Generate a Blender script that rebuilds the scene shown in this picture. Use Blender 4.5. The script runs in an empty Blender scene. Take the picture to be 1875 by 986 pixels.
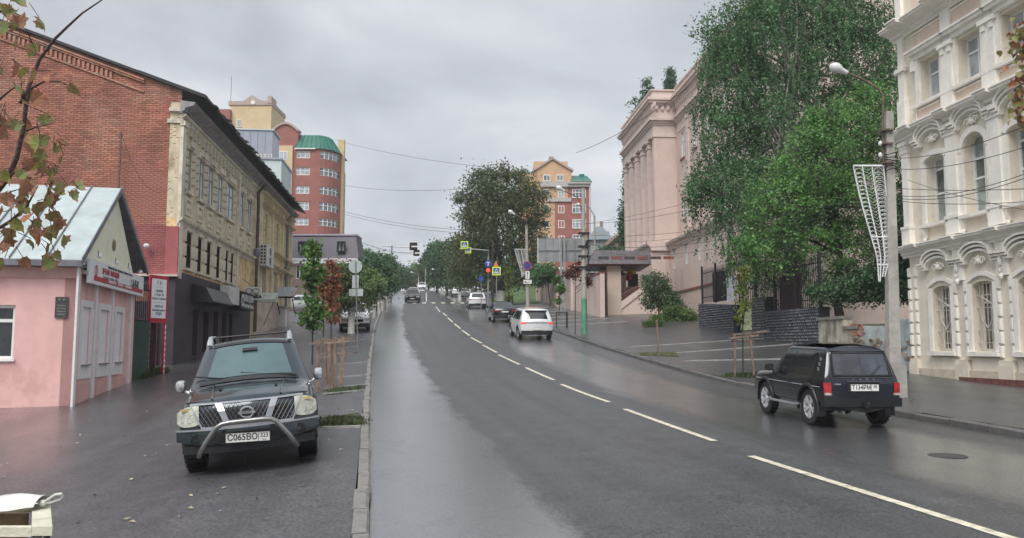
import bpy, bmesh, math, random
import numpy as np
from mathutils import Vector, Matrix, Euler
S = bpy.context.scene
COL = S.collection
R = math.radians
rnd = random.Random(7)
nr = np.random.RandomState(11)
EYE = 1.78
# ---------------------------------------------------------------- camera
cam_data = bpy.data.cameras.new('camera')
cam = bpy.data.objects.new('camera', cam_data)
COL.objects.link(cam)
cam.location = (0, 0, EYE)
cam.rotation_euler = (R(90 + 5.4), 0, 0)
cam_data.sensor_width = 36
cam_data.lens = 36 * 1500 / 1875
cam_data.clip_start = .05
cam_data.clip_end = 5000
S.camera = cam
# ---------------------------------------------------------------- world: overcast sky
SUN_EL, SUN_AZ = 52, 200          # azimuth measured clockwise from +Y
W = bpy.data.worlds.new('World')
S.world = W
W.use_nodes = True
nt = W.node_tree
for n in list(nt.nodes): nt.nodes.remove(n)
def wn(t, **k):
    n = nt.nodes.new(t)
    for a, b in k.items(): setattr(n, a, b)
    return n
out = wn('ShaderNodeOutputWorld'); bg = wn('ShaderNodeBackground')
sky = wn('ShaderNodeTexSky', sky_type='NISHITA', sun_disc=False)
sky.sun_elevation = R(SUN_EL); sky.sun_rotation = R(SUN_AZ)
sky.air_density = 1.0; sky.dust_density = 2.0
tc = wn('ShaderNodeTexCoord'); sep = wn('ShaderNodeSeparateXYZ'); nt.links.new(tc.outputs['Generated'], sep.inputs[0])
def wm(op, a, b=None, c=None):
    n = wn('ShaderNodeMath', operation=op)
    for i, v in enumerate((a, b, c)):
        if v is None: continue
        if isinstance(v, (int, float)): n.inputs[i].default_value = v
        else: nt.links.new(v, n.inputs[i])
    return n.outputs[0]
zz = wm('ADD', wm('MAXIMUM', sep.outputs[2], 0.0), 0.30)
cx = wm('DIVIDE', sep.outputs[0], zz); cy = wm('DIVIDE', sep.outputs[1], zz)
comb = wn('ShaderNodeCombineXYZ'); nt.links.new(cx, comb.inputs[0]); nt.links.new(cy, comb.inputs[1])
n1 = wn('ShaderNodeTexNoise'); n1.inputs['Scale'].default_value = 1.5; n1.inputs['Detail'].default_value = 6; n1.inputs['Roughness'].default_value = .5
n1.inputs['Distortion'].default_value = .35
nt.links.new(comb.outputs[0], n1.inputs['Vector'])
n2 = wn('ShaderNodeTexNoise'); n2.inputs['Scale'].default_value = .55; n2.inputs['Detail'].default_value = 3
nt.links.new(comb.outputs[0], n2.inputs['Vector'])
cl = wm('ADD', wm('MULTIPLY', n1.outputs[0], .6), wm('MULTIPLY', n2.outputs[0], .4))
ramp = wn('ShaderNodeValToRGB'); nt.links.new(cl, ramp.inputs[0])
e = ramp.color_ramp.elements
e[0].position = .40; e[0].color = (.305, .322, .350, 1)
e[1].position = .61; e[1].color = (.600, .612, .625, 1)
m = e.new(.5); m.color = (.418, .437, .468, 1)
sc = wn('ShaderNodeVectorMath', operation='SCALE'); nt.links.new(sky.outputs[0], sc.inputs[0]); sc.inputs['Scale'].default_value = .07
mix = wn('ShaderNodeMix', data_type='RGBA'); mix.inputs['Factor'].default_value = .93
nt.links.new(sc.outputs[0], mix.inputs['A']); nt.links.new(ramp.outputs[0], mix.inputs['B'])
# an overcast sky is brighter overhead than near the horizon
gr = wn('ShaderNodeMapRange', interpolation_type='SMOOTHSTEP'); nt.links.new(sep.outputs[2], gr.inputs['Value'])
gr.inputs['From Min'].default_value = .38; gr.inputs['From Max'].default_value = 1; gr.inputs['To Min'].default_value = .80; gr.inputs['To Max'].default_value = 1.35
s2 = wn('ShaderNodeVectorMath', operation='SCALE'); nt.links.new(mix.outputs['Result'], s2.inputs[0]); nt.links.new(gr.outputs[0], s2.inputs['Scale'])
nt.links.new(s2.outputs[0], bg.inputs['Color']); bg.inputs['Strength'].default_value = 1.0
nt.links.new(bg.outputs[0], out.inputs[0])
sd = bpy.data.lights.new('sun', 'SUN'); sd.energy = 1.5; sd.angle = R(35); sd.color = (1, .97, .93)
sun = bpy.data.objects.new('sun', sd); COL.objects.link(sun)
az = R(SUN_AZ); el = R(SUN_EL)
sv = Vector((math.sin(az) * math.cos(el), math.cos(az) * math.cos(el), math.sin(el)))
sun.rotation_euler = sv.to_track_quat('Z', 'Y').to_euler(); sun.location = sv * 50
S.view_settings.view_transform = 'Standard'; S.view_settings.look = 'None'
S.view_settings.exposure = 1.03; S.view_settings.gamma = 1; S.view_settings.use_curve_mapping = False
S.cycles.max_bounces = 6; S.cycles.transparent_max_bounces = 8; S.cycles.use_denoising = True
# ---------------------------------------------------------------- image rays, used once to read real positions off the photograph
FL, TH = 1500.0, R(5.4)
def ray(px, py):
    u = px - 937.5; v = 493 - py
    f = FL * math.cos(TH) - v * math.sin(TH)
    return u / f, (v * math.cos(TH) + FL * math.sin(TH)) / f
HY = np.array([-60, -10, 0, 7, 14, 17.3, 23.5, 27.2, 31.4, 37.8, 42, 49.3, 56, 65, 86, 107, 130, 150, 165, 180, 220, 300, 600, 3000.])
HZ = np.array([-2.2, -1.85, -1.78, -1.69, -1.57, -1.48, -1.30, -1.08, -.78, -.28, .07, .76, 1.35, 2.15, 4.05, 5.95, 8.2, 10.1, 11.2, 11.9, 12.6, 12.8, 12, 8]) + EYE
_hy = np.arange(-60, 3000, .5); _hz = np.interp(_hy, HY, HZ)
_k = np.ones(13) / 13; _s = np.convolve(np.pad(_hz, 6, mode='edge'), _k, 'valid')
def h(y): return float(np.interp(y, _hy, _s))
LY = np.array([-60, 0, 7.5, 16.6, 20, 31, 36, 42, 55, 70, 97, 107, 150, 200, 400, 3000.])
LR = np.array([.169, .169, .169, .1714, .1713, .1704, .1694, .1678, .1655, .1604, .1511, .148, .140, .135, .12, .1])
def xl(y): return -float(np.interp(y, LY, LR)) * y
def xr(y): return xl(y) + 11.15
def sstep(a, b, x):
    t = min(1, max(0, (x - a) / (b - a))); return t * t * (3 - 2 * t)
CO_Y = [0, 20, 28, 36, 45, 60, 80, 120]; CO_C = [.035, .03, .012, .045, .05, .045, .03, .02]
def Z(x, y):
    a, b = xl(y), xr(y)
    if x < a - .15:
        d = a - x
        z = h(y) + .12 - .085 * min(max(0, d - .6), 3.2) * (1 - sstep(15, 23, y))
        if y > 50: z += .055 * max(0, min(d, 30) - 7.5) * sstep(50, 75, y)
        return z
    if x > b + .15:
        d = x - b
        return h(y) + .13 + float(np.interp(y, CO_Y, CO_C)) * min(d, 9) 
    return h(y)
def G(px, py, lift=0):
    r, s = ray(px, py); lo = 2.0
    y = 3.0; f0 = Z(r * y, y) - (EYE + s * y)
    while y < 400:
        y2 = y + .1; f1 = Z(r * y2, y2) - (EYE + s * y2)
        if f0 < 0 <= f1: break
        y, f0 = y2, f1
    return Vector((r * y, y, Z(r * y, y) + lift))
def P(px, py, y):
    r, s = ray(px, py); return Vector((r * y, y, EYE + s * y))
def zat(py, y, px=937): return EYE + ray(px, py)[1] * y
# ---------------------------------------------------------------- materials
MATS = {}
def mat(name, col, rough=.6, var=.12, scale=4, bump=0, bscale=None, metal=0, spec=.5, coat=0, tint=None, island=0, detail=5, emit=0, stain=None, sscale=1.2, samt=.5, streak=0):
    """procedural material: base colour with noise variation, optional relief, optional stains, optional per-piece variation"""
    if name in MATS: return MATS[name]
    m = bpy.data.materials.new(name); m.use_nodes = True
    t = m.node_tree; b = t.nodes['Principled BSDF']; L = t.links.new
    def N(k): return t.nodes.new(k)
    b.inputs['Roughness'].default_value = rough; b.inputs['Metallic'].default_value = metal
    b.inputs['Specular IOR Level'].default_value = spec
    if coat: b.inputs['Coat Weight'].default_value = coat; b.inputs['Coat Roughness'].default_value = .06
    co = N('ShaderNodeTexCoord')
    nz = N('ShaderNodeTexNoise'); nz.inputs['Scale'].default_value = scale; nz.inputs['Detail'].default_value = detail; nz.inputs['Roughness'].default_value = .6
    L(co.outputs['Object'], nz.inputs['Vector'])
    rp = N('ShaderNodeValToRGB'); L(nz.outputs[0], rp.inputs[0])
    c = Vector(col[:3]); c2 = Vector(tint) if tint else c * (1 + var * 1.6)
    c1 = c * (1 - var * 1.6)
    rp.color_ramp.elements[0].position = .3; rp.color_ramp.elements[0].color = (*c1, 1)
    rp.color_ramp.elements[1].position = .7; rp.color_ramp.elements[1].color = (*[min(1, v) for v in c2], 1)
    o = rp.outputs[0]
    if stain:
        mp = N('ShaderNodeMapping'); L(co.outputs['Object'], mp.inputs[0])
        if streak: mp.inputs['Scale'].default_value = (1, 1, streak)
        n2 = N('ShaderNodeTexNoise'); n2.inputs['Scale'].default_value = sscale; n2.inputs['Detail'].default_value = 8; n2.inputs['Roughness'].default_value = .65
        L(mp.outputs[0], n2.inputs['Vector'])
        r2 = N('ShaderNodeValToRGB'); L(n2.outputs[0], r2.inputs[0])
        r2.color_ramp.elements[0].position = .5; r2.color_ramp.elements[0].color = (0, 0, 0, 1)
        r2.color_ramp.elements[1].position = .62; r2.color_ramp.elements[1].color = (samt, samt, samt, 1)
        mx = N('ShaderNodeMix'); mx.data_type = 'RGBA'; L(r2.outputs[0], mx.inputs['Factor']); L(o, mx.inputs['A']); mx.inputs['B'].default_value = (*stain, 1)
        o = mx.outputs['Result']
    if island:
        g = N('ShaderNodeNewGeometry'); hs = N('ShaderNodeHueSaturation')
        mr = N('ShaderNodeMapRange'); L(g.outputs['Random Per Island'], mr.inputs['Value'])
        mr.inputs['To Min'].default_value = 1 - island; mr.inputs['To Max'].default_value = 1 + island
        L(mr.outputs[0], hs.inputs['Value'])
        m2 = N('ShaderNodeMath'); m2.operation = 'MULTIPLY_ADD'; L(g.outputs['Random Per Island'], m2.inputs[0]); m2.inputs[1].default_value = 7.3; m2.inputs[2].default_value = 0
        m3 = N('ShaderNodeMath'); m3.operation = 'FRACT'; L(m2.outputs[0], m3.inputs[0])
        mh = N('ShaderNodeMapRange'); L(m3.outputs[0], mh.inputs['Value']); mh.inputs['To Min'].default_value = .5 - island * .035; mh.inputs['To Max'].default_value = .5 + island * .035
        L(mh.outputs[0], hs.inputs['Hue'])
        L(o, hs.inputs['Color']); o = hs.outputs[0]
    L(o, b.inputs['Base Color'])
    if bump:
        nb = N('ShaderNodeTexNoise'); nb.inputs['Scale'].default_value = bscale or scale * 4; nb.inputs['Detail'].default_value = 6
        L(co.outputs['Object'], nb.inputs['Vector'])
        bp = N('ShaderNodeBump'); bp.inputs['Strength'].default_value = min(1, bump); bp.inputs['Distance'].default_value = .02
        L(nb.outputs[0], bp.inputs['Height']); L(bp.outputs[0], b.inputs['Normal'])
    if emit:
        b.inputs['Emission Color'].default_value = (*col, 1); b.inputs['Emission Strength'].default_value = emit
    MATS[name] = m
    return m
def leafmat(name, col, island=.35, trans=.35, var=.25, scale=.45):
    m = mat(name, col, rough=.5, var=var, scale=scale, island=island, spec=.3)
    b = m.node_tree.nodes['Principled BSDF']
    b.inputs['Transmission Weight'].default_value = 0
    if trans:
        t = m.node_tree; tr = t.nodes.new('ShaderNodeBsdfTranslucent'); ms = t.nodes.new('ShaderNodeMixShader'); ms.inputs[0].default_value = trans
        src = b.inputs['Base Color'].links[0].from_socket
        t.links.new(src, tr.inputs[0]); o = t.nodes['Material Output']
        t.links.new(b.outputs[0], ms.inputs[1]); t.links.new(tr.outputs[0], ms.inputs[2]); t.links.new(ms.outputs[0], o.inputs[0])
    return m
# ---------------------------------------------------------------- mesh building
class MB:
    def __init__(s): s.v = []; s.f = []; s.mi = []; s.cur = 0
    def add(s, vs, fs):
        n = len(s.v); s.v.extend([tuple(p) for p in vs]); s.f.extend([tuple(i + n for i in f) for f in fs]); s.mi.extend([s.cur] * len(fs)); return s
    def box(s, x0, x1, y0, y1, z0, z1):
        if x0 > x1: x0, x1 = x1, x0
        if y0 > y1: y0, y1 = y1, y0
        if z0 > z1: z0, z1 = z1, z0
        return s.add([(x0, y0, z0), (x1, y0, z0), (x1, y1, z0), (x0, y1, z0), (x0, y0, z1), (x1, y0, z1), (x1, y1, z1), (x0, y1, z1)],
                     [(0, 3, 2, 1), (4, 5, 6, 7), (0, 1, 5, 4), (1, 2, 6, 5), (2, 3, 7, 6), (3, 0, 4, 7)])
    def obox(s, c, sx, sy, sz, rot=None):
        """box centred at c with optional rotation matrix"""
        M = rot if rot is not None else Matrix.Identity(3); c = Vector(c)
        vs = [c + M @ Vector((a * sx / 2, b * sy / 2, d * sz / 2)) for d in (-1, 1) for a, b in ((-1, -1), (1, -1), (1, 1), (-1, 1))]
        return s.add(vs, [(0, 3, 2, 1), (4, 5, 6, 7), (0, 1, 5, 4), (1, 2, 6, 5), (2, 3, 7, 6), (3, 0, 4, 7)])
    def bar(s, a, b, w, hgt=None, up=(0, 0, 1)):
        a = Vector(a); b = Vector(b); d = b - a; L = d.length
        if L < 1e-6: return s
        d.normalize(); u = Vector(up)
        if abs(d.dot(u)) > .95: u = Vector((0, 1, 0))
        x = d.cross(u).normalized(); z = x.cross(d)
        return s.obox((a + b) / 2, w, L, hgt or w, Matrix((x, d, z)).transposed())
    def prism(s, prof, x0, x1, axis='x'):
        """profile of (y,z) points extruded along x (or (x,z) along y, or (x,y) along z)"""
        n = len(prof)
        def m(p, t): return (t, p[0], p[1]) if axis == 'x' else ((p[0], t, p[1]) if axis == 'y' else (p[0], p[1], t))
        vs = [m(p, x0) for p in prof] + [m(p, x1) for p in prof]
        fs = [(i, (i + 1) % n, n + (i + 1) % n, n + i) for i in range(n)] + [tuple(range(n))[::-1], tuple(range(n, 2 * n))]
        return s.add(vs, fs)
    def tube(s, pts, r, n=8, cap=True):
        pts = [Vector(p) for p in pts]; k = len(pts)
        rs = r if hasattr(r, '__len__') else [r] * k
        ref = Vector((0, 0, 1)); vs = []; prev = None
        for i, p in enumerate(pts):
            d = (pts[min(i + 1, k - 1)] - pts[max(i - 1, 0)])
            d = d.normalized() if d.length > 1e-9 else Vector((0, 0, 1))
            if prev is None:
                u = d.cross(ref if abs(d.z) < .9 else Vector((1, 0, 0))).normalized()
            else:
                u = (prev - d * prev.dot(d)); u = u.normalized() if u.length > 1e-6 else d.orthogonal().normalized()
            prev = u; w = d.cross(u)
            for j in range(n):
                a = 2 * math.pi * j / n; vs.append(p + (u * math.cos(a) + w * math.sin(a)) * rs[i])
        fs = [(i * n + j, i * n + (j + 1) % n, (i + 1) * n + (j + 1) % n, (i + 1) * n + j) for i in range(k - 1) for j in range(n)]
        if cap: fs += [tuple(range(n))[::-1], tuple(range((k - 1) * n, k * n))]
        return s.add(vs, fs)
    def lathe(s, prof, n=16, c=(0, 0, 0), axis='z'):
        """prof (r, h) revolved"""
        vs = []; c = Vector(c); k = len(prof)
        for r, hh in prof:
            for j in range(n):
                a = 2 * math.pi * j / n; x, y = r * math.cos(a), r * math.sin(a)
                vs.append(c + (Vector((x, y, hh)) if axis == 'z' else (Vector((x, hh, y)) if axis == 'y' else Vector((hh, x, y)))))
        fs = [(i * n + j, i * n + (j + 1) % n, (i + 1) * n + (j + 1) % n, (i + 1) * n + j) for i in range(k - 1) for j in range(n)]
        return s.add(vs, fs)
    def ball(s, c, r, sz=1, n=8, m=5):
        pr = [(max(.001, r * math.sin(math.pi * i / m)), -r * sz * math.cos(math.pi * i / m)) for i in range(m + 1)]
        return s.lathe(pr, n, c)
    def poly(s, pts, off):
        """closed planar polygon extruded by vector off"""
        n = len(pts); off = Vector(off); vs = [Vector(p) for p in pts]; vs += [p + off for p in vs]
        return s.add(vs, [tuple(range(n))[::-1], tuple(range(n, 2 * n))] + [(i, (i + 1) % n, n + (i + 1) % n, n + i) for i in range(n)])
    def grid(s, fn, nu, nv):
        vs = [fn(i / nu, j / nv) for i in range(nu + 1) for j in range(nv + 1)]
        return s.add(vs, [(i * (nv + 1) + j, (i + 1) * (nv + 1) + j, (i + 1) * (nv + 1) + j + 1, i * (nv + 1) + j + 1) for i in range(nu) for j in range(nv)])
    def mesh(s, name, mats=None, smooth=None, recalc=True):
        me = bpy.data.meshes.new(name); me.from_pydata(s.v, [], s.f)
        if mats is not None:
            for m in (mats if isinstance(mats, (list, tuple)) else [mats]): me.materials.append(m)
            if any(s.mi): me.polygons.foreach_set('material_index', s.mi)
        if recalc:
            bm = bmesh.new(); bm.from_mesh(me); bmesh.ops.recalc_face_normals(bm, faces=bm.faces); bm.to_mesh(me); bm.free()
        if smooth is not None:
            me.shade_smooth(); me.set_sharp_from_angle(angle=R(smooth))
        me.update(); return me
    def build(s, name, mats, parent=None, smooth=None, **k):
        o = bpy.data.objects.new(name, s.mesh(name, mats, smooth)); COL.objects.link(o)
        if parent is not None: o.parent = parent
        for a, b in k.items():
            if b is not None: o[a] = b
        return o
def inst(name, me, parent=None, loc=(0, 0, 0), rot=(0, 0, 0), sc=(1, 1, 1), **k):
    o = bpy.data.objects.new(name, me); COL.objects.link(o); o.location = loc; o.rotation_euler = rot; o.scale = sc
    if parent is not None: o.parent = parent
    for a, b in k.items():
        if b is not None: o[a] = b
    return o
def thing(name, label, cat, loc=(0, 0, 0), rot=(0, 0, 0), group=None, kind=None):
    o = bpy.data.objects.new(name, None); COL.objects.link(o); o.location = loc
    o.rotation_euler = rot if hasattr(rot, '__len__') else (0, 0, rot)
    o['label'] = label; o['category'] = cat
    if group: o['group'] = group
    if kind: o['kind'] = kind
    o.empty_display_size = .2
    return o
def copy_tree(o, parent=None):
    c = o.copy(); COL.objects.link(c)
    if parent is not None: c.parent = parent
    for ch in list(o.children): copy_tree(ch, c)
    return c
def text(name, s, size, m, parent=None, loc=(0, 0, 0), rot=(0, 0, 0), ext=.003, align='CENTER', xs=1.0, bold=0):
    c = bpy.data.curves.new(name, 'FONT'); c.body = s; c.size = size; c.align_x = align; c.align_y = 'CENTER'; c.extrude = ext; c.offset = bold; c.resolution_u = 3
    tmp = bpy.data.objects.new('tmp', c); me = bpy.data.meshes.new_from_object(tmp); me.name = name
    bpy.data.objects.remove(tmp); bpy.data.curves.remove(c)
    me.materials.clear(); me.materials.append(m)
    o = bpy.data.objects.new(name, me); COL.objects.link(o); o.location = loc; o.rotation_euler = rot; o.scale = (xs, 1, 1)
    if parent is not None: o.parent = parent
    return o
def npmesh(name, V, F, m, smooth=False):
    """mesh from numpy arrays; F is (n,k)"""
    me = bpy.data.meshes.new(name); k = F.shape[1]
    me.vertices.add(len(V)); me.vertices.foreach_set('co', V.astype(np.float32).ravel())
    me.loops.add(F.size); me.loops.foreach_set('vertex_index', F.astype(np.int32).ravel())
    me.polygons.add(len(F)); me.polygons.foreach_set('loop_start', np.arange(0, F.size, k, dtype=np.int32)); me.polygons.foreach_set('loop_total', np.full(len(F), k, dtype=np.int32))
    for q in (m if isinstance(m, (list, tuple)) else [m]): me.materials.append(q)
    me.update(calc_edges=True)
    return me
# ---------------------------------------------------------------- ground, road, pavements
def sheet(name, xs_fn, ys, nx, zf, m, kind='structure', uv=False):
    V = []; U = []
    for y in ys:
        a, b = xs_fn(y)
        for i in range(nx + 1):
            x = a + (b - a) * i / nx; V.append((x, y, zf(x, y))); U.append((x - xl(y), y))
    F = [(j * (nx + 1) + i, j * (nx + 1) + i + 1, (j + 1) * (nx + 1) + i + 1, (j + 1) * (nx + 1) + i) for j in range(len(ys) - 1) for i in range(nx)]
    me = npmesh(name, np.array(V), np.array(F), m)
    ul = me.uv_layers.new(name='UVMap'); li = np.zeros(len(me.loops), dtype=np.int32); me.loops.foreach_get('vertex_index', li)
    ul.data.foreach_set('uv', np.array(U)[li].astype(np.float32).ravel())
    me.shade_smooth()
    o = inst(name, me); o['kind'] = kind; return o
def asphalt(name, base, wetbands, rough_dry=.55, rough_wet=.16, speck=.95, wetnoise=1.0, patch=.5, coatr=.29, cior=2.2):
    """wet asphalt: UV.x = metres across from the left kerb, UV.y = metres up the street; wetbands = [(u, wetness)]"""
    m = bpy.data.materials.new(name); m.use_nodes = True; t = m.node_tree; b = t.nodes['Principled BSDF']; L = t.links.new
    def N(k, **a):
        n = t.nodes.new(k)
        for q, w in a.items(): setattr(n, q, w)
        return n
    def Mt(op, a, b_=None, c=None):
        n = N('ShaderNodeMath', operation=op)
        for i, v in enumerate((a, b_, c)):
            if v is None: continue
            if isinstance(v, (int, float)): n.inputs[i].default_value = v
            else: L(v, n.inputs[i])
        return n.outputs[0]
    uv = N('ShaderNodeUVMap'); sp = N('ShaderNodeSeparateXYZ'); L(uv.outputs[0], sp.inputs[0])
    co = N('ShaderNodeTexCoord')
    def noise(sc, det=5, stretch=None, src=None):
        n = N('ShaderNodeTexNoise'); n.inputs['Scale'].default_value = sc; n.inputs['Detail'].default_value = det; n.inputs['Roughness'].default_value = .6
        s = src or co.outputs['Object']
        if stretch:
            mp = N('ShaderNodeMapping'); mp.inputs['Scale'].default_value = stretch; L(s, mp.inputs[0]); s = mp.outputs[0]
        L(s, n.inputs['Vector']); return n.outputs[0]
    wob = noise(.35, 4, (1, .35, 1), uv.outputs[0])
    wob2 = noise(1.6, 5, (1, .25, 1), uv.outputs[0])
    u = Mt('ADD', sp.outputs[0], Mt('ADD', Mt('MULTIPLY_ADD', wob, 1.2 * wetnoise, -.6 * wetnoise), Mt('MULTIPLY_ADD', wob2, .7 * wetnoise, -.35 * wetnoise)))
    un = Mt('DIVIDE', Mt('ADD', u, 14.0), 40.0)
    rp = N('ShaderNodeValToRGB'); L(un, rp.inputs[0]); el_ = rp.color_ramp.elements
    pts = wetbands
    el_[0].position = (pts[0][0] + 14) / 40; el_[0].color = (pts[0][1],) * 3 + (1,)
    el_[1].position = (pts[-1][0] + 14) / 40; el_[1].color = (pts[-1][1],) * 3 + (1,)
    for a, w in pts[1:-1]:
        q = el_.new((a + 14) / 40); q.color = (w, w, w, 1)
    wet = rp.outputs[0]
    big = noise(.8, 6, (1, .5, 1), uv.outputs[0])
    wet2 = Mt('MULTIPLY', wet, Mt('MULTIPLY_ADD', big, patch * 2, 1 - patch))
    wc = N('ShaderNodeClamp'); L(wet2, wc.inputs[0]); wet = wc.outputs[0]
    grain = noise(30, 6)
    gm = N('ShaderNodeMapRange'); L(grain, gm.inputs['Value']); gm.inputs['From Min'].default_value = .40; gm.inputs['From Max'].default_value = .60; gm.inputs['To Min'].default_value = .25; gm.inputs['To Max'].default_value = 1.0
    wet_s = wet; wet = Mt('MINIMUM', Mt('MULTIPLY', wet, Mt('MULTIPLY_ADD', wet, Mt('SUBTRACT', .85, gm.outputs[0]), Mt('MULTIPLY', gm.outputs[0], 1.25))), 1.0)
    med = noise(2.2, 6)
    mr = N('ShaderNodeMapRange'); L(wet, mr.inputs['Value']); mr.inputs['To Min'].default_value = rough_dry; mr.inputs['To Max'].default_value = rough_wet
    rr = Mt('ADD', mr.outputs[0], Mt('MULTIPLY_ADD', grain, .5, -.25))
    L(rr, b.inputs['Roughness'])
    gc = Mt('MAXIMUM', Mt('MULTIPLY_ADD', grain, 4.5 * speck, 1 - 2.25 * speck), .25)
    trk = noise(1.4, 3, (1, .02, 1), uv.outputs[0]); vo = N('ShaderNodeTexVoronoi', feature='DISTANCE_TO_EDGE'); vo.inputs['Scale'].default_value = .55
    wv = N('ShaderNodeVectorMath', operation='ADD'); nzv = N('ShaderNodeTexNoise'); nzv.inputs['Scale'].default_value = 1.5; nzv.inputs['Detail'].default_value = 5; L(co.outputs['Object'], nzv.inputs['Vector']); L(co.outputs['Object'], wv.inputs[0]); L(nzv.outputs['Color'], wv.inputs[1]); L(wv.outputs[0], vo.inputs['Vector'])
    crk = N('ShaderNodeMapRange'); L(vo.outputs['Distance'], crk.inputs['Value']); crk.inputs['From Max'].default_value = .010; crk.inputs['To Min'].default_value = .86
    v = Mt('MULTIPLY', Mt('MULTIPLY', gc, Mt('MULTIPLY_ADD', med, 1.1, .45)), Mt('MULTIPLY', crk.outputs[0], Mt('MULTIPLY_ADD', trk, 1.2, .4)))
    v2 = Mt('MULTIPLY', v, Mt('MULTIPLY_ADD', wet, -.28, 1.0))
    L(Mt('MULTIPLY', crk.outputs[0], .6), b.inputs['Specular IOR Level']); wet = Mt('MULTIPLY', wet, crk.outputs[0])
    sc_ = N('ShaderNodeVectorMath', operation='SCALE'); sc_.inputs[0].default_value = base; L(v2, sc_.inputs['Scale'])
    L(sc_.outputs[0], b.inputs['Base Color'])
    # a thin water film on the wet parts
    L(Mt('MULTIPLY', wet, 1.0), b.inputs['Coat Weight']); b.inputs['Coat Roughness'].default_value = coatr; b.inputs['Coat IOR'].default_value = cior
    bp = N('ShaderNodeBump'); bp.inputs['Distance'].default_value = .012; L(Mt('MULTIPLY_ADD', wet, -.28, .45), bp.inputs['Strength'])
    hgt = Mt('ADD', Mt('MULTIPLY', noise(60, 3), .6), Mt('MULTIPLY', noise(7, 5), .5)); L(hgt, bp.inputs['Height']); L(bp.outputs[0], b.inputs['Normal'])
    bc = N('ShaderNodeBump'); bc.inputs['Distance'].default_value = .010; bc.inputs['Strength'].default_value = .40; L(noise(34, 4), bc.inputs['Height']); L(bc.outputs[0], b.inputs['Coat Normal'])
    return m
M_road = asphalt('wet_road_asphalt', (.050, .051, .054), [(0, 1), (1.7, 1), (1.95, .06), (4.5, .06), (6.4, .12), (7.1, .9), (9.3, .95), (10.0, .3), (11.2, .4)], cior=3.3, patch=.3)
M_lpav = asphalt('left_pavement_asphalt', (.060, .058, .064), [(-14, .8), (-9, .85), (-5.2, .8), (-4.2, .35), (-3.4, .16), (0, .2)], wetnoise=.8, rough_wet=.26)
M_rpav = asphalt('right_pavement_asphalt', (.056, .055, .058), [(11, .3), (14, .25), (18, .4), (25, .35)], rough_dry=.45)
M_dirt = mat('earth_and_grass', (.07, .085, .04), rough=.9, var=.3, scale=.8, bump=.5, bscale=6)
ysR = list(np.concatenate([np.arange(-12, 60, 1.0), np.arange(60, 240, 2.0), np.arange(240, 640, 20)]))
sheet('road', lambda y: (xl(y), xr(y)), ysR, 10, lambda x, y: h(y) + .03 * math.sin(math.pi * min(1, max(0, (x - xl(y)) / 11.15))) , M_road)
def Zr(x, y): return h(y) + .03 * math.sin(math.pi * min(1, max(0, (x - xl(y)) / 11.15)))
sheet('left_pavement', lambda y: (xl(y) - (17 if y < 50 else 17 + .3 * (y - 50)), xl(y) - .16), ysR, 16, lambda x, y: Z(min(x, xl(y) - .16), y), M_lpav)
sheet('right_pavement', lambda y: (xr(y) + .16, xr(y) + 10), ysR, 12, lambda x, y: Z(max(x, xr(y) + .161), y), M_rpav)
ysG = list(np.concatenate([np.arange(-60, 260, 6.0), np.arange(260, 3000, 90)]))
def Zg(x, y):
    a, b = xl(y) - 17, xr(y) + 10
    if x < a: return Z(a, y) - .08 + .05 * max(0, min(60, a - x)) * sstep(40, 80, y)
    if x > b: return Z(b, y) - .08 + .02 * min(60, x - b)
    return h(y) - .25
def xsG(y): return (-900, 900)
V = []; XS = [-1200, -600, -300, -150, -100, -70, -50, -40, -34, -30, -27, -24, -21, -19, -16, 0, 8, 14, 18, 20, 22, 25, 30, 40, 60, 90, 150, 300, 600, 1200]
for y in ysG:
    for x in XS: V.append((x, y, Zg(x, y) - .04))
nx = len(XS)
F = [(j * nx + i, j * nx + i + 1, (j + 1) * nx + i + 1, (j + 1) * nx + i) for j in range(len(ysG) - 1) for i in range(nx - 1)]
gme = npmesh('ground', np.array(V), np.array(F), M_dirt); gme.shade_smooth(); g = inst('ground', gme); g['kind'] = 'structure'
# kerbs: one stone per metre
M_kerb = mat('kerb_concrete', (.20, .19, .175), rough=.6, var=.2, scale=3, bump=.5, bscale=25, stain=(.09, .085, .08), sscale=2.5, samt=.6)
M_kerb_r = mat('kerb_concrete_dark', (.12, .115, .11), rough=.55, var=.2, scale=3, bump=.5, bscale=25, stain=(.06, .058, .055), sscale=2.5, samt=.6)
def kerb(name, fx, side, mt):
    root = thing(name, 'concrete kerb', 'kerb'); del root['label']; del root['category']; root['kind'] = 'structure'
    y = -6.0; k = 0
    mes = []
    for q in range(4):
        b = MB(); w = .155; z1 = .132
        rr = random.Random(q); j = lambda: rr.uniform(-.006, .006)
        prof = [(-w / 2, -.25), (w / 2, -.25), (w / 2, z1 - .03), (w / 2 - .03, z1), (-w / 2 + .01, z1), (-w / 2, z1 - .01)]
        if side < 0: prof = [(-a, c) for a, c in prof]
        vs = [(a + j(), -.4925, c + j()) for a, c in prof] + [(a + j(), .4925, c + j()) for a, c in prof]; n = 6
        b.add(vs, [(i, (i + 1) % n, n + (i + 1) % n, n + i) for i in range(n)] + [tuple(range(n))[::-1], tuple(range(n, 2 * n))])
        mes.append(b.mesh('kerb_stone', mt))
    while y < 130:
        y1 = y + 1.0; x0, x1 = fx(y), fx(y1)
        dz = h(y1) - h(y)
        o = inst('kerb_stone', mes[k % 4], root, ((x0 + x1) / 2 + rnd.uniform(-.016, .016), (y + y1) / 2, (h(y) + h(y1)) / 2 + rnd.uniform(-.012, .012)), (math.atan(dz) + rnd.uniform(-.01, .01), 0, -math.atan(x1 - x0) + rnd.uniform(-.006, .006)))
        y = y1; k += 1
    return root
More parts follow.
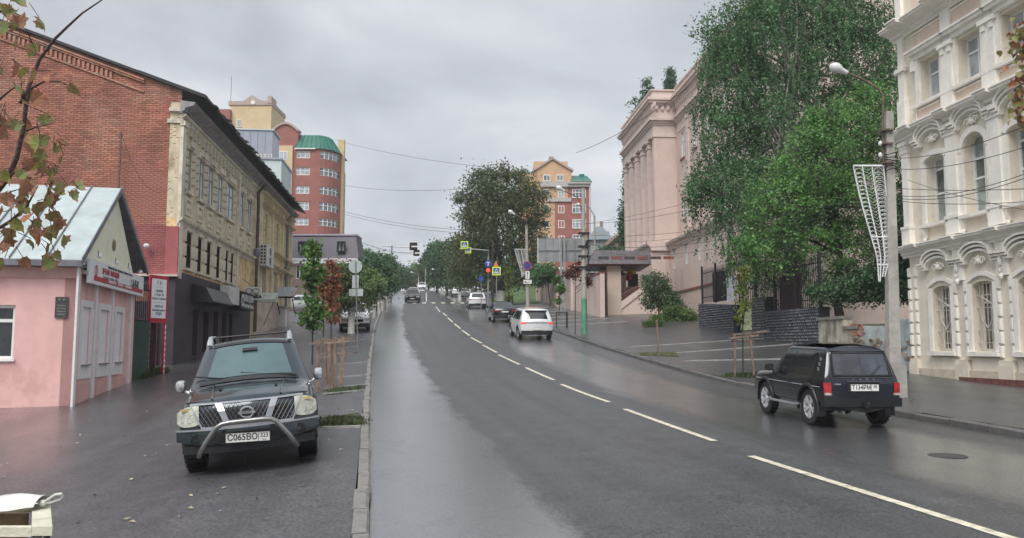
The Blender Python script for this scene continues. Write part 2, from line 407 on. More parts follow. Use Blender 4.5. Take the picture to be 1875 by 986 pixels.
kerb('left_kerb', lambda y: xl(y) - .08, 1, M_kerb)
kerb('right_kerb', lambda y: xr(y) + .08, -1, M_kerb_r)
# road markings
M_paint = mat('road_marking_paint', (.66, .61, .47), rough=.4, var=.15, scale=8, stain=(.2, .2, .19), sscale=9, samt=.6)
dash = [((1375, 838), (1935, 1015)), ((1144, 752), (1308, 810)), ((1028, 706), (1116, 739)), ((963, 675), (1014, 698)), ((913, 651), (951, 669)),
        ((884, 633), (910, 647)), ((862, 619), (882, 630)), ((846, 606), (860, 616)), ((832, 594), (843, 603)), ((820, 583), (829, 591)), ((811, 574), (818, 580))]
def strip_between(a, b, w, m, name='road_marking', lift=.006, parent=None):
    n = max(2, int((b - a).length / 1.0)); vs = []
    d = (b - a); pz = Vector((-d.y, d.x, 0)).normalized() * w / 2
    for i in range(n + 1):
        p = a + d * (i / n)
        for sg in (-1, 1):
            q = p + pz * sg; vs.append((q.x, q.y, Zr(q.x, q.y) + lift))
    bld = MB().add(vs, [(2 * i, 2 * i + 1, 2 * i + 3, 2 * i + 2) for i in range(n)])
    o = bld.build(name, m, parent); 
    if parent is None: o['kind'] = 'structure'
    return o
mk = bpy.data.objects.new('road_marking', None); COL.objects.link(mk); mk['kind'] = 'structure'
for a, b in dash:
    strip_between(G(*b), G(*a), .13, M_paint, 'dash', parent=mk)
strip_between(Vector((xl(88) + 5.4, 88, 0)), Vector((xl(76) + 5.35, 76, 0)), .12, M_paint, 'line', parent=mk)
strip_between(Vector((xl(140) + 7.6, 140, 0)), Vector((xl(103) + 8.3, 103, 0)), .14, M_paint, 'line', parent=mk)
strip_between(Vector((xl(140) + 5.2, 140, 0)), Vector((xl(103) + 4.6, 103, 0)), .14, M_paint, 'line', parent=mk)
for i in range(9):
    u = .8 + i * 1.15; y = 97.0
    strip_between(Vector((xl(y) + u, y, 0)), Vector((xl(y + 3.2) + u, y + 3.2, 0)), .45, M_paint, 'stripe', parent=mk)
# ================================================================ buildings
M_glass = mat('window_glass', (.16, .19, .21), rough=.06, var=.5, scale=.9, spec=.8)
M_glass_l = mat('window_glass_curtain_sky', (.34, .38, .40), rough=.08, var=.35, scale=1.1, spec=.8)  # mid grey base colour stands for curtains and reflected sky
M_glass_d = mat('dark_window_glass', (.025, .028, .032), rough=.05, var=.5, scale=1, spec=.8)
M_white = mat('white_window_frame', (.72, .72, .70), rough=.4, var=.06, scale=3)
M_black = mat('black_painted_metal', (.012, .012, .013), rough=.45, var=.2, scale=5)
class Fac:
    """a facade: corner A, direction d, local x along it, local y into the building, z up"""
    def __init__(s, name, label, cat, A, d, group=None):
        s.A = Vector(A); s.d = Vector((d[0], d[1], 0)).normalized()
        s.root = thing(name, label, cat, s.A, math.atan2(s.d.y, s.d.x), group)
    def tz(s, px, py):
        r, q = ray(px, py); t = (r * s.A.y - s.A.x) / (s.d.x - r * s.d.y)
        return t, EYE + q * (s.A.y + s.d.y * t) - s.A.z
    def t(s, px, py): return s.tz(px, py)[0]
    def z(s, px, py): return s.tz(px, py)[1]
def wall(mb, x0, x1, z0, z1, ops=(), th=.3, rev=.25):
    """wall slab with its front on y=0 and openings (xa,xb,za,zb)"""
    xs = sorted({x0, x1, *[min(max(v, x0), x1) for o in ops for v in o[:2]]}); zs = sorted({z0, z1, *[min(max(v, z0), z1) for o in ops for v in o[2:4]]})
    for i in range(len(xs) - 1):
        for j in range(len(zs) - 1):
            cx, cz = (xs[i] + xs[i + 1]) / 2, (zs[j] + zs[j + 1]) / 2
            if any(o[0] < cx < o[1] and o[2] < cz < o[3] for o in ops): continue
            mb.add([(xs[i], 0, zs[j]), (xs[i + 1], 0, zs[j]), (xs[i + 1], 0, zs[j + 1]), (xs[i], 0, zs[j + 1])], [(0, 1, 2, 3)])
    for o in ops:
        a, b, c, e = o[:4]
        for q in ([(a, 0, c), (a, rev, c), (a, rev, e), (a, 0, e)], [(b, 0, c), (b, 0, e), (b, rev, e), (b, rev, c)], [(a, 0, c), (b, 0, c), (b, rev, c), (a, rev, c)], [(a, 0, e), (a, rev, e), (b, rev, e), (b, 0, e)]):
            mb.add(q, [(0, 1, 2, 3)])
    mb.add([(x0, 0, z0), (x0, th, z0), (x0, th, z1), (x0, 0, z1)], [(0, 1, 2, 3)]); mb.add([(x1, 0, z0), (x1, 0, z1), (x1, th, z1), (x1, th, z0)], [(0, 1, 2, 3)])
    mb.add([(x0, 0, z1), (x0, th, z1), (x1, th, z1), (x1, 0, z1)], [(0, 1, 2, 3)])
    return mb
def arch_fill(mb, a, b, zs, zt, y0, y1, n=10):
    """spandrel that turns the top of opening (a,b) into an arch springing at zs and cresting at zt"""
    c = (a + b) / 2; hw = (b - a) / 2; hh = zt - zs
    arc = [(c - hw * math.cos(math.pi * i / n), zs + hh * math.sin(math.pi * i / n)) for i in range(n + 1)]
    for i in range(n):
        p, q = arc[i], arc[i + 1]
        mb.add([(p[0], y0, p[1]), (q[0], y0, q[1]), (q[0], y0, zt + .002), (p[0], y0, zt + .002)], [(0, 1, 2, 3)])
        mb.add([(p[0], y0, p[1]), (p[0], y1, p[1]), (q[0], y1, q[1]), (q[0], y0, q[1])], [(0, 1, 2, 3)])
    return mb
def window(root, x0, x1, z0, z1, y=.16, cols=(.5,), rows=(), fw=.06, m=None, g=None, arch=0, split=False, parent_m=Matrix.Identity(4), name='window', depth=.05):
    """window part (the frame) with its panes as sub-parts"""
    b = MB(); m = m or M_white
    b.box(x0, x0 + fw, y - depth, y + .02, z0, z1); b.box(x1 - fw, x1, y - depth, y + .02, z0, z1)
    b.box(x0 + fw, x1 - fw, y - depth, y + .02, z0, z0 + fw); b.box(x0 + fw, x1 - fw, y - depth, y + .02, z1 - fw, z1)
    X = [x0 + (x1 - x0) * c for c in cols]; Zr_ = [z0 + (z1 - z0) * c for c in rows]
    for x in X: b.box(x - fw * .45, x + fw * .45, y - depth * .9, y + .019, z0 + fw, z1 - fw)
    for z in Zr_:
        e_ = [x0 + fw] + [v for x in X for v in (x - fw * .45, x + fw * .45)] + [x1 - fw]
        for i in range(0, len(e_), 2): b.box(e_[i], e_[i + 1], y - depth * .9, y + .019, z - fw * .45, z + fw * .45)
    if arch:
        arch_fill(b, x0, x1, z1 - arch, z1, y - depth - .003, y + .02)
    f = b.build(name, m, root); f.matrix_local = parent_m
    g = g or (M_glass if rnd.random() < .5 else M_glass_l)
    if split:
        xs = [x0 + fw] + X + [x1 - fw]; zz_ = [z0 + fw] + Zr_ + [z1 - fw]
        for i in range(len(xs) - 1):
            for j in range(len(zz_) - 1):
                MB().box(xs[i], xs[i + 1], y, y + .012, zz_[j], zz_[j + 1]).build('pane', g, f)
    else:
        MB().box(x0 + fw * .5, x1 - fw * .5, y, y + .012, z0 + fw * .5, z1 - fw * .5).build('pane', g, f)
    return f
def ribbon(mb, pts, th, y0, y1):
    """band of thickness th following an x-z polyline, from y0 to y1"""
    n = len(pts); P_ = [Vector((p[0], p[1])) for p in pts]; off = []
    for i in range(n):
        d = (P_[min(i + 1, n - 1)] - P_[max(i - 1, 0)]).normalized(); off.append(P_[i] + Vector((-d.y, d.x)) * th)
    for i in range(n - 1):
        a, b, c, d = P_[i], P_[i + 1], off[i + 1], off[i]
        mb.add([(a.x, y0, a.y), (b.x, y0, b.y), (c.x, y0, c.y), (d.x, y0, d.y), (a.x, y1, a.y), (b.x, y1, b.y), (c.x, y1, c.y), (d.x, y1, d.y)],
               [(0, 1, 2, 3), (0, 4, 5, 1), (3, 2, 6, 7), (0, 3, 7, 4), (1, 5, 6, 2)])
    return mb
def eyebrow(cx, w, z, hh, n=10, flat=.28):
    """x-z polyline: flat shoulders and an arched middle"""
    fw = w * flat / 2; pts = [(cx - w / 2, z), (cx - w / 2 + fw, z)]
    hw = w / 2 - fw
    pts += [(cx - hw * math.cos(math.pi * i / n), z + hh * math.sin(math.pi * i / n) ** .8) for i in range(1, n)]
    return pts + [(cx + w / 2 - fw, z), (cx + w / 2, z)]
CORN = [(0, 0), (-.06, 0), (-.06, .10), (-.14, .16), (-.14, .26), (-.30, .36), (-.42, .42), (-.42, .52), (-.46, .52), (-.46, .58), (0, .66)]
def cornice(mb, x0, x1, z, s=1.0, depth=1.0, y=0):
    mb.prism([(y + a * depth, z + b * s) for a, b in CORN], x0, x1)

# ---------------------------------------------------------------- low pink house with a metal roof
M_pink = mat('pink_stucco', (.70, .42, .40), rough=.8, var=.07, scale=1.2, bump=.3, bscale=40, stain=(.45, .24, .22), sscale=.9, samt=.5)
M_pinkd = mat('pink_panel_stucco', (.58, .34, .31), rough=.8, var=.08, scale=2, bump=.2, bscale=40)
M_trim = mat('white_painted_trim', (.70, .68, .68), rough=.6, var=.06, scale=3, stain=(.45, .42, .40), sscale=3, samt=.4)
M_cream = mat('cream_gable_stucco', (.78, .76, .60), rough=.8, var=.07, scale=1.5, bump=.2, bscale=30, stain=(.5, .45, .35), sscale=1.5, samt=.35)
M_tin = mat('pale_galvanised_roof', (.42, .48, .48), rough=.38, var=.1, scale=1.2, metal=.25, stain=(.33, .35, .34), sscale=1.4, samt=.5)
M_tind = mat('grey_eaves_metal', (.15, .15, .17), rough=.5, var=.2, scale=3)
M_sign_w = mat('white_sign_board', (.74, .75, .77), rough=.35, var=.03, scale=2)
M_red = mat('red_sign_paint', (.42, .03, .055), rough=.4, var=.1, scale=4)
M_dgrey = mat('dark_grey_lettering', (.03, .03, .035), rough=.5)
A1 = G(133, 743); B1 = G(240, 699)
f = Fac('pink_house', 'low pink stucco house with pale metal roof and cream gable beside the driveway', 'house', A1, (B1 - A1)[:2])
r = f.root; LN = (B1 - A1).xy.length + .05
zt = f.z(140, 506); zband = f.z(150, 478)
wz0, wz1 = f.z(147, 668), f.z(147, 561)
wins = []
for a, b in ((147, 163), (180, 196), (209, 222)):
    wins.append((f.t(a, 615), f.t(b, 615), wz0, wz1))
zw = f.z(133, 478)
mb = MB(); wall(mb, 0, LN, -.6, zw, [(a, b, c, d) for a, b, c, d in wins], th=.3, rev=.2)
mb.build('wall', M_pink, r)
# side wall that faces the camera (runs off to the left): local -x face at x=0 going +y
sw0, sw1 = .0, 9.0
sz0, sz1 = .05 + (A1.z * 0) + (EYE + ray(20, 663)[1] * 18.6 - A1.z), EYE + ray(20, 556)[1] * 18.6 - A1.z
mside = Matrix.Rotation(math.pi / 2, 4, 'Z')   # local x -> +y, y -> -x : outward is +x ... flipped below
mb = MB()
# window in the side wall, between 1.75 and 3.0 m from the corner
yw0, yw1 = 1.34, 2.6
for (ya, yb, za, zb) in ((0, yw0, -.6, zw), (yw1, sw1, -.6, zw), (yw0, yw1, -.6, sz0), (yw0, yw1, sz1, zw)):
    mb.add([(0, ya, za), (0, yb, za), (0, yb, zb), (0, ya, zb)], [(0, 1, 2, 3)])
mb.box(.002, .16, yw0 - .01, yw0, sz0, sz1); mb.box(.002, .16, yw1, yw1 + .01, sz0, sz1)
mb.build('wall', M_pink, r)
wf = MB(); 
for (ya, yb, za, zb) in ((yw0, yw0 + .07, sz0, sz1), (yw1 - .07, yw1, sz0, sz1), (yw0 + .07, yw1 - .07, sz0, sz0 + .07), (yw0 + .07, yw1 - .07, sz1 - .07, sz1), (yw0 + .07, yw1 - .07, sz0 + (sz1 - sz0) * .68, sz0 + (sz1 - sz0) * .74)):
    wf.box(.08, .13, ya, yb, za, zb)
wf.box(-.06, .1, yw0 - .05, yw1 + .05, sz0 - .05, sz0 - .002)
wfo = wf.build('window', M_white, r); MB().box(.11, .12, yw0 + .03, yw1 - .03, sz0 + .03, sz1 - .03).build('pane', M_glass_d, wfo)
# trim on the gable front: band, pilasters, window surrounds
tr = MB()
tr.box(-.07, LN + .03, -.07, 0, zband - .10, zband + .12)
for px in (138, 172, 203, 237):
    t0 = f.t(px, 600); tr.box(t0 - .10, t0 + .08, -.05, 0, -.6, zband - .10)
tr.build('pilaster_trim', M_trim, r)
tr = MB(); tr.box(-.075, -.002, -.07, sw1, zband - .16, zband + .14); tr.box(-.12, -.076, -.12, sw1, zband + .06, zband + .14)
tr.build('cornice_band', M_trim, r)
for a, b, c, d in wins:
    s_ = MB(); w_ = .16
    s_.box(a - w_, a, -.04, .0, c - .35, d + w_); s_.box(b, b + w_, -.04, .0, c - .35, d + w_); s_.box(a, b, -.04, 0, d, d + w_); s_.box(a, b, -.04, 0, c - .35, c)
    s_.build('window_surround', M_trim, r)
    wn_ = MB(); wn_.box(a, b, .03, .05, c, d).build('window', mat('white_window_film', (.74, .74, .76), rough=.3, var=.06, scale=1), r)
    MB().box(a + .02, b - .02, -.10, -.041, c - .03, c).build('sill', M_tind, r)
for a, b in ((.12, f.t(168, 650)), (f.t(176, 650), f.t(199, 650)), (f.t(207, 650), f.t(233, 650))):
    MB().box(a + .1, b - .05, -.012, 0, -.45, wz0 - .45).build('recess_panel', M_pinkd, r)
# gable and roof
ax, azp = LN / 2 + .1, f.z(213, 345)
xl_, xr_ = -.38, LN + .95; ze = zw + .05; zer = f.z(266, 498)
slope = (azp - ze) / (ax - xl_)
gm = MB(); gm.poly([(-.02, -.003, ze - .25), (LN + .02, -.003, ze - .25), (ax, -.003, azp - .06)], (0, .2, 0)); gm.build('gable', M_cream, r)
ov = -.16
def rp(x, y, z): return (x, y, z)
# left slope panels (facing the camera) with standing seams
npan = 12
for i in range(npan):
    ya, yb = ov + i * .78, ov + (i + 1) * .78
    for k, (u0, u1) in enumerate(((0, .34), (.34, .72), (.72, 1))):
        j_ = rnd.uniform(-.004, .004)
        x0_, x1_ = xl_ + (ax - xl_) * u0, xl_ + (ax - xl_) * u1; z0_, z1_ = ze + (azp - ze) * u0, ze + (azp - ze) * u1
        p = MB(); g_ = .012
        p.add([(x0_, ya + g_, z0_ + j_), (x1_ - .01, ya + g_, z1_ + j_), (x1_ - .01, yb - g_, z1_ + j_ + .004), (x0_, yb - g_, z0_ + j_ + .004), (x0_, ya + g_, z0_ - .03), (x1_, ya + g_, z1_ - .03), (x1_, yb - g_, z1_ - .03), (x0_, yb - g_, z0_ - .03)],
              [(0, 1, 2, 3), (4, 7, 6, 5), (0, 4, 5, 1), (1, 5, 6, 2), (2, 6, 7, 3), (3, 7, 4, 0)]).build('roof_panel', M_tin, r)
sm = MB()
for i in range(npan + 1):
    y_ = ov + i * .78
    sm.bar((xl_, y_, ze + .02), (ax, y_, azp + .02), .025, .06)
sm.build('roof_seams', M_tind, r)
ro = MB(); ro.poly([(ax, ov, azp), (xr_, ov, zer - .0), (xr_, ov, zer - .07), (ax, ov, azp - .07)], (0, npan * .78, 0)); 
ro.poly([(xl_, ov - .003, ze - .03), (ax, ov - .003, azp - .03), (ax, ov - .003, azp - .14), (xl_, ov - .003, ze - .14)], (0, .04, 0))
ro.poly([(xr_, ov - .003, zer + .02), (ax, ov - .003, azp + .02), (ax, ov - .003, azp - .14), (xr_, ov - .003, zer - .14)], (0, .04, 0))
ro.build('roof', M_tind, r)
ea = MB(); ea.box(xl_, xl_ + .03, ov, npan * .78 + ov, ze - .16, ze - .02); ea.box(xl_ + .03, 0, ov, npan * .78 + ov, ze - .16, ze - .13); ea.build('eaves', M_tind, r)
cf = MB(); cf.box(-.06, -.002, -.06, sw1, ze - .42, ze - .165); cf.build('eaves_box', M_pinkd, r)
cf = MB(); cf.box(0, LN + .1, ov, -.0035, ze - .3, ze - .22); cf.build('gable_ledge', mat('gable_ledge_paint', (.35, .34, .33), rough=.6), r)
ln = MB(); ln.lathe([(.001, -.012), (.13, -.012), (.16, 0)], 14, (ax, -.02, ze + .75), 'y'); lo = ln.build('louvre', mat('brown_louvre', (.22, .16, .10), rough=.7), r); lo.scale = (1, 1, 1)
# sign board on the gable front (a thing of its own) with brackets
s0, s1 = f.t(149, 500), f.t(249, 520); sz_t = f.z(149, 473); sz_b = f.z(149, 518); sw = s1 - s0; sh = sz_t - sz_b
sb = thing('sign_board', 'long white clinic sign board with red lettering on the pink house gable', 'sign', f.root.matrix_basis @ Vector((s0, -.22, sz_b)), f.root.rotation_euler)
MB().box(0, sw, 0, .10, 0, sh).build('board', M_sign_w, sb)
MB().box(.25, sw - .12, -.008, 0, .08, .20).build('red_band', M_red, sb)
rx = (R(90), 0, 0)
text('lettering', 'ЛЕЧЕНИЕ ИНФЕКЦИЙ', .20, M_red, sb, (.72 + sw * .19, -.006, sh * .62), rx, xs=.78, bold=.003)
text('lettering', 'т. 56-95-82', .30, M_dgrey, sb, (sw * .79, -.006, sh * .50), rx, xs=.72, bold=.008)
text('lettering', 'Медицинский центр · Консультация · Диагностика · Анализы', .09, M_dgrey, sb, (sw * .5, -.006, sh * .88), rx, xs=1.0)
text('lettering', 'диагностика · лечение · приём', .10, mat('grey_lettering', (.25, .25, .27)), sb, (.72 + sw * .19, -.006, sh * .40), rx)
text('lettering', 'ГИНЕКОЛОГИЯ        УРОЛОГИЯ        ПРИЁМ ВРАЧЕЙ', .10, M_sign_w, sb, (sw * .5, -.014, .14), rx, xs=1.0)
em = MB(); em.lathe([(.10, -.004), (.145, -.004), (.145, -.001)], 20, (.42, 0, sh * .55), 'y'); em.bar((.42, -.005, sh * .55 - .09), (.42, -.005, sh * .55 + .09), .04, .004); em.build('emblem', M_red, sb)
br = MB()
for t_ in (.6, sw * .4, sw * .65, sw * .9):
    br.tube([(t_, .0, sh + .12), (t_ - .55, -.12, sh + .20)], .012, 5)
br.build('bracket', M_tind, sb)
for t_ in (.6, sw * .4, sw * .65, sw * .9):
    MB().ball((t_ - .03, -.02, sh + .12), .06, 1, 8, 5).build('lamp', M_sign_w, sb)
pq = thing('plaque', 'small dark plaque on the pink wall beside the house corner', 'plaque', f.root.matrix_basis @ Vector((-.20, -.06, f.z(122, 562) - .05)), f.root.rotation_euler)
pq.location = f.root.matrix_basis @ Vector((-.022, .20, EYE + ray(121, 583)[1] * A1.y - A1.z))
MB().box(-.02, 0, 0, .28, 0, .50).build('board', mat('dark_plaque', (.05, .045, .05), rough=.4, var=.3, scale=20), pq)
b_ = MB()
for k in range(4): b_.box(-.026, -.021, .05, .23, .08 + k * .07, .10 + k * .07)
b_.ball((-.02, .09, .43), .03); b_.ball((-.02, .19, .43), .03); b_.build('lettering', mat('plaque_grey', (.2, .2, .19)), pq)

# ---------------------------------------------------------------- gap between: green gate, red framed notice board
A1b = f.root.matrix_basis @ Vector((LN + .05, .1, 0))
C2 = G(314, 668)
M_green = mat('dark_green_gate_paint', (.012, .05, .035), rough=.5, var=.2, scale=3)
g0, g1 = P(241, 690, A1b.y + .2), G(271, 690)
g0.z = Z(g0.x, g0.y); dg = (g1 - g0); dgl = dg.xy.length; ang = math.atan2(dg.y, dg.x)
gt = thing('gate', 'dark green metal gate beside the pink house under black fence bars', 'gate', g0, (0, 0, ang))
zg1 = EYE + ray(255, 588)[1] * g0.y - g0.z; zg2 = EYE + ray(255, 535)[1] * g0.y - g0.z
for i in range(7):
    MB().box(dgl * i / 7 + .004, dgl * (i + 1) / 7 - .004, 0, .03 + .012 * (i % 2), -.1, zg1 + .02 * (i % 2)).build('panel', M_green, gt)
b_ = MB()
for i in range(9): b_.box(dgl * i / 8 - .012, dgl * i / 8 + .012, .03, .055, zg1, zg2 + .3)
b_.box(0, dgl, .06, .09, zg1, zg1 + .05); b_.box(0, dgl, .06, .09, zg2 + .1, zg2 + .15); b_.build('railing', M_black, gt)
nb0 = G(270, 689); nb0 = Vector((P(268, 680, nb0.y).x, nb0.y, nb0.z)); yb_ = nb0.y + .9
nb1 = Vector((P(302, 680, yb_).x, yb_, 0)); dn = nb1 - nb0; dl = dn.xy.length
nbd = thing('notice_board', 'tall white notice board in a red frame on two red ornamental posts', 'sign', nb0, (0, 0, math.atan2(dn.y, dn.x)))
zA = EYE + ray(285, 590)[1] * nb0.y - nb0.z; zB = EYE + ray(285, 503)[1] * nb0.y - nb0.z
MB().box(.0, dl, .0, .05, zA, zB).build('frame', M_red, nbd)
MB().box(.10, dl - .1, -.012, 0, zA + .14, zB - .12).build('board', M_sign_w, nbd)
for k, (s_, sz_) in enumerate((('Г.К', .16), ('— — —', .10), ('приём', .12), ('с 8 до 20', .11), ('вход со двора', .10), ('— — — —', .09), ('суббота', .11), ('воскресенье', .10), ('УЗИ', .15))):
    text('lettering', s_, sz_, M_dgrey, nbd, (dl / 2, -.015, zB - .25 - k * (zB - zA - .45) / 8.6), rx)
for x_ in (.06, dl - .06):
    p_ = MB(); p_.box(x_ - .05, x_ + .05, 0, .06, -.2, zA); po = p_.build('post', M_red, nbd)
    q = MB()
    for k in range(9):
        zc = .12 + k * (zA - .15) / 8.6; q.poly([(x_, -.006, zc - .09), (x_ + .035, -.006, zc), (x_, -.006, zc + .09), (x_ - .035, -.006, zc)], (0, .005, 0))
    q.build('diamond_ornament', M_sign_w, po)
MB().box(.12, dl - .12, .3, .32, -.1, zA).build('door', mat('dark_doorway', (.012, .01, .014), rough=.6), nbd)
M_bush = leafmat('weed_leaves', (.05, .09, .03))

# ---------------------------------------------------------------- old two-storey brick and plaster building
M_brick = mat('weathered_red_brick', (.36, .145, .10), rough=.85, var=.18, scale=.6, island=.22, bump=.4, bscale=60, stain=(.40, .27, .20), sscale=.55, samt=.35)
M_brick_p = mat('pink_painted_brick', (.33, .095, .10), rough=.7, var=.1, scale=1, island=.08, bump=.3, bscale=40)
M_mortar = mat('brick_mortar', (.27, .18, .14), rough=.9, var=.2, scale=2, bump=.3, bscale=30)
M_plas = mat('old_cream_plaster', (.58, .50, .36), rough=.85, var=.15, scale=1.5, bump=.5, bscale=14, stain=(.26, .20, .13), sscale=1.5, samt=.8, streak=.5)
M_plas2 = mat('old_pale_plaster', (.64, .59, .48), rough=.8, var=.12, scale=2, bump=.3, bscale=20, stain=(.30, .26, .20), sscale=2.4, samt=.6, streak=.35)
M_ochre = mat('old_ochre_plaster', (.66, .48, .26), rough=.85, var=.2, scale=1.6, bump=.5, bscale=16, stain=(.26, .18, .10), sscale=2.2, samt=.8, streak=.4)
M_yell = mat('yellow_plaster', (.62, .54, .36), rough=.8, var=.1, scale=1.5, bump=.3, bscale=18, stain=(.36, .27, .15), sscale=1.8, samt=.6, streak=.4)
M_dkfl = mat('dark_purple_ground_floor_paint', (.045, .033, .045), rough=.7, var=.2, scale=2, bump=.3, bscale=20)
M_plum = mat('plum_painted_plinth', (.13, .035, .045), rough=.7, var=.25, scale=2, bump=.4, bscale=12, stain=(.2, .1, .09), sscale=3, samt=.5)
M_roofd = mat('dark_old_roof_sheet', (.022, .021, .026), rough=.6, var=.3, scale=2, bump=.5, bscale=8)
f2 = Fac('brick_building', 'old two storey brick building with crumbling cream street front and dark sagging roof', 'building', C2, (-.113, 1))
r2 = f2.root; ROT2 = f2.root.rotation_euler
L1 = f2.t(470, 560); LY_ = f2.t(529, 560)
zg = f2.z(331, 503); zm = f2.z(327, 400); zcap = f2.z(316, 207); ztop = f2.z(313, 168)
upx = [(343, 350), (363, 373), (380, 390), (397, 407), (414, 427), (437, 445), (452, 459)]
ut = [(f2.t(a, 300 + i * 16), f2.t(b, 300 + i * 16)) for i, (a, b) in enumerate(upx)]
uz0, uz1 = f2.z(347, 352), f2.z(347, 276)
ltx = [(338, 349), (359, 368), (376, 385), (394, 402), (411, 417), (421, 427)]
lt = [(f2.t(a, 470), f2.t(b, 470)) for a, b in ltx]; lz0, lz1 = f2.z(343, 492), f2.z(343, 425)
dpx = [(348, 357), (367, 377), (386, 394), (402, 409), (415, 421)]
dt = [(f2.t(a, 610), f2.t(b, 610)) for a, b in dpx]
dzt = f2.z(352, 568)
ops1 = [(a, b, uz0, uz1) for a, b in ut]; ops2 = [(a, b, lz0, lz1) for a, b in lt]; ops3 = [(a, b, .05 + .05 * a if a < 5 else .1 * a * .3, dzt) for a, b in dt]
ops3 = [(a, b, max(.1, (Z(*(r2.matrix_basis @ Vector((a, -1, 0))).xy) - C2.z) + .12), dzt + (0 if i < 2 else .1)) for i, (a, b) in enumerate(dt)]
mb = MB(); wall(mb, 0, L1, zm, ztop, ops1, th=.4, rev=.22); mb.build('wall', M_plas, r2)
mb = MB(); wall(mb, 0, L1, zg, zm, ops2, th=.4, rev=.3); mb.build('wall', M_ochre, r2)
mb = MB(); 
wall(mb, -.0, L1 * .86, -1, zg, ops3, th=.4, rev=.3); o_ = mb.build('ground_floor_wall', M_dkfl, r2); o_.location.y = -.10
mb = MB(); mb.box(L1 * .86, L1, -.06, .3, -1, zg); mb.build('ground_floor_wall', M_plas, r2)
MB().box(0, L1 * .86, -.099, -.001, zg, zg + .06).build('ledge', M_dkfl, r2)
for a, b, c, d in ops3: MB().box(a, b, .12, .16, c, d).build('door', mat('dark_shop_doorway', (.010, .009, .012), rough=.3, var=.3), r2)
for i, (a, b, c, d) in enumerate(ops1):
    window(r2, a, b, c, d, .05, (.5,), (.68,), .06, mat('grey_old_window_frame', (.30, .29, .26)), mat('plastic_sheet_over_window', (.66, .78, .80), rough=.35, var=.12, scale=2.5), split=False)
for i, (a, b, c, d) in enumerate(ops2):
    window(r2, a, b, c, d, .06, (.5,), (.66,), .05, M_black, M_glass_d)
# ornament: each quoin block, surround, panel
def blocks(x0, x1, z0, z1, hgt, m, proud=.07, alt=.08, nm='quoin_block'):
    n = max(1, round((z1 - z0) / hgt)); hh = (z1 - z0) / n
    me = []
    for k in range(2):
        b = MB(); w = (x1 - x0) / 2 + (alt if k else 0)
        p = proud
        b.add([(-w, 0, .02), (w, 0, .02), (w, 0, hh - .02), (-w, 0, hh - .02), (-w + .03, -p, .05), (w - .03, -p, .05), (w - .03, -p, hh - .05), (-w + .03, -p, hh - .05)],
              [(4, 5, 6, 7), (0, 1, 5, 4), (1, 2, 6, 5), (2, 3, 7, 6), (3, 0, 4, 7)])
        me.append(b.mesh(nm, m))
    for i in range(n): yield me[i % 2], ((x0 + x1) / 2, 0, z0 + i * hh)
for (a, b) in ut[:5]:
    for x in (a - .22, b + .22):
        for me, l in blocks(x - .12, x + .12, uz0 - .05, uz1 + .25, .34, M_plas2, .09, .05): inst('quoin_block', me, r2, l)
for (a, b) in ut:
    MB().box(a - .1, b + .1, -.14, 0, uz0 - .16, uz0 - .04).build('sill', M_plas2, r2)
    sur = MB(); sur.box(a - .16, b + .16, -.10, 0, uz1 + .02, uz1 + .22); sur.box(a - .02, b + .02, -.16, -.10, uz1 + .10, uz1 + .34)
    sur.build('window_surround', M_plas2, r2)
for (a, b) in lt:
    for x in (a - .2, b + .2):
        for me, l in blocks(x - .12, x + .12, lz0 - .15, lz1 + .1, .55, M_plas2, .09, .03): inst('quoin_block', me, r2, l)
for (a, b) in lt:
    MB().box(a - .06, b + .06, -.12, 0, lz0 - .1, lz0 - .01).build('sill', M_plas2, r2); sur = MB(); sur.box(a - .08, b + .08, -.08, 0, lz1 + .02, lz1 + .22)
    sur.build('lintel', M_plas2, r2)
# sub-sill panels, frieze tablets
pm_ = MB().box(-.42, .42, -.06, 0, 0, .12).box(-.42, .42, -.06, 0, .6, .72).box(-.42, -.32, -.06, 0, .12, .6).box(.32, .42, -.06, 0, .12, .6).box(-.2, .2, -.05, 0, .28, .44).mesh('sill_panel', M_plas2)
for (a, b) in ut: inst('sill_panel', pm_, r2, ((a + b) / 2, 0, uz0 - 1.0))
zf0 = uz1 + .55; tb = MB().box(-.13, .13, -.09, 0, 0, max(.3, zcap - zf0 - .25)).box(-.17, .17, -.12, 0, max(.3, zcap - zf0 - .25), max(.3, zcap - zf0 - .25) + .12).mesh('frieze_block', M_plas2)
x = .7
while x < L1 - .2: inst('frieze_block', tb, r2, (x, 0, zf0)); x += .62
b = MB(); b.box(-.004, .42, -.12, 0, -.2 + zg, zcap); b.box(-.05, .5, -.18, 0, zcap - .18, zcap); b.build('corner_pilaster', M_plas2, r2)
for tt in (f2.t(434, 400), L1 - .25): MB().box(tt - .18, tt + .18, -.12, 0, zg, zcap).build('pilaster', M_plas2, r2)
b = MB(); cornice(b, -.05, L1, zm - .30, .55, .5); b.build('string_course', M_plas2, r2)
b = MB(); cornice(b, -.06, L1 * 1.0, zcap + .0, .45, .45); b.build('lower_cornice', M_plas2, r2)
b = MB(); cornice(b, -.16, LY_, ztop - .45, .75, 1.2); b.build('upper_cornice', mat('grey_cornice', (.30, .29, .29), rough=.8, var=.2, scale=3, bump=.4, bscale=12), r2)
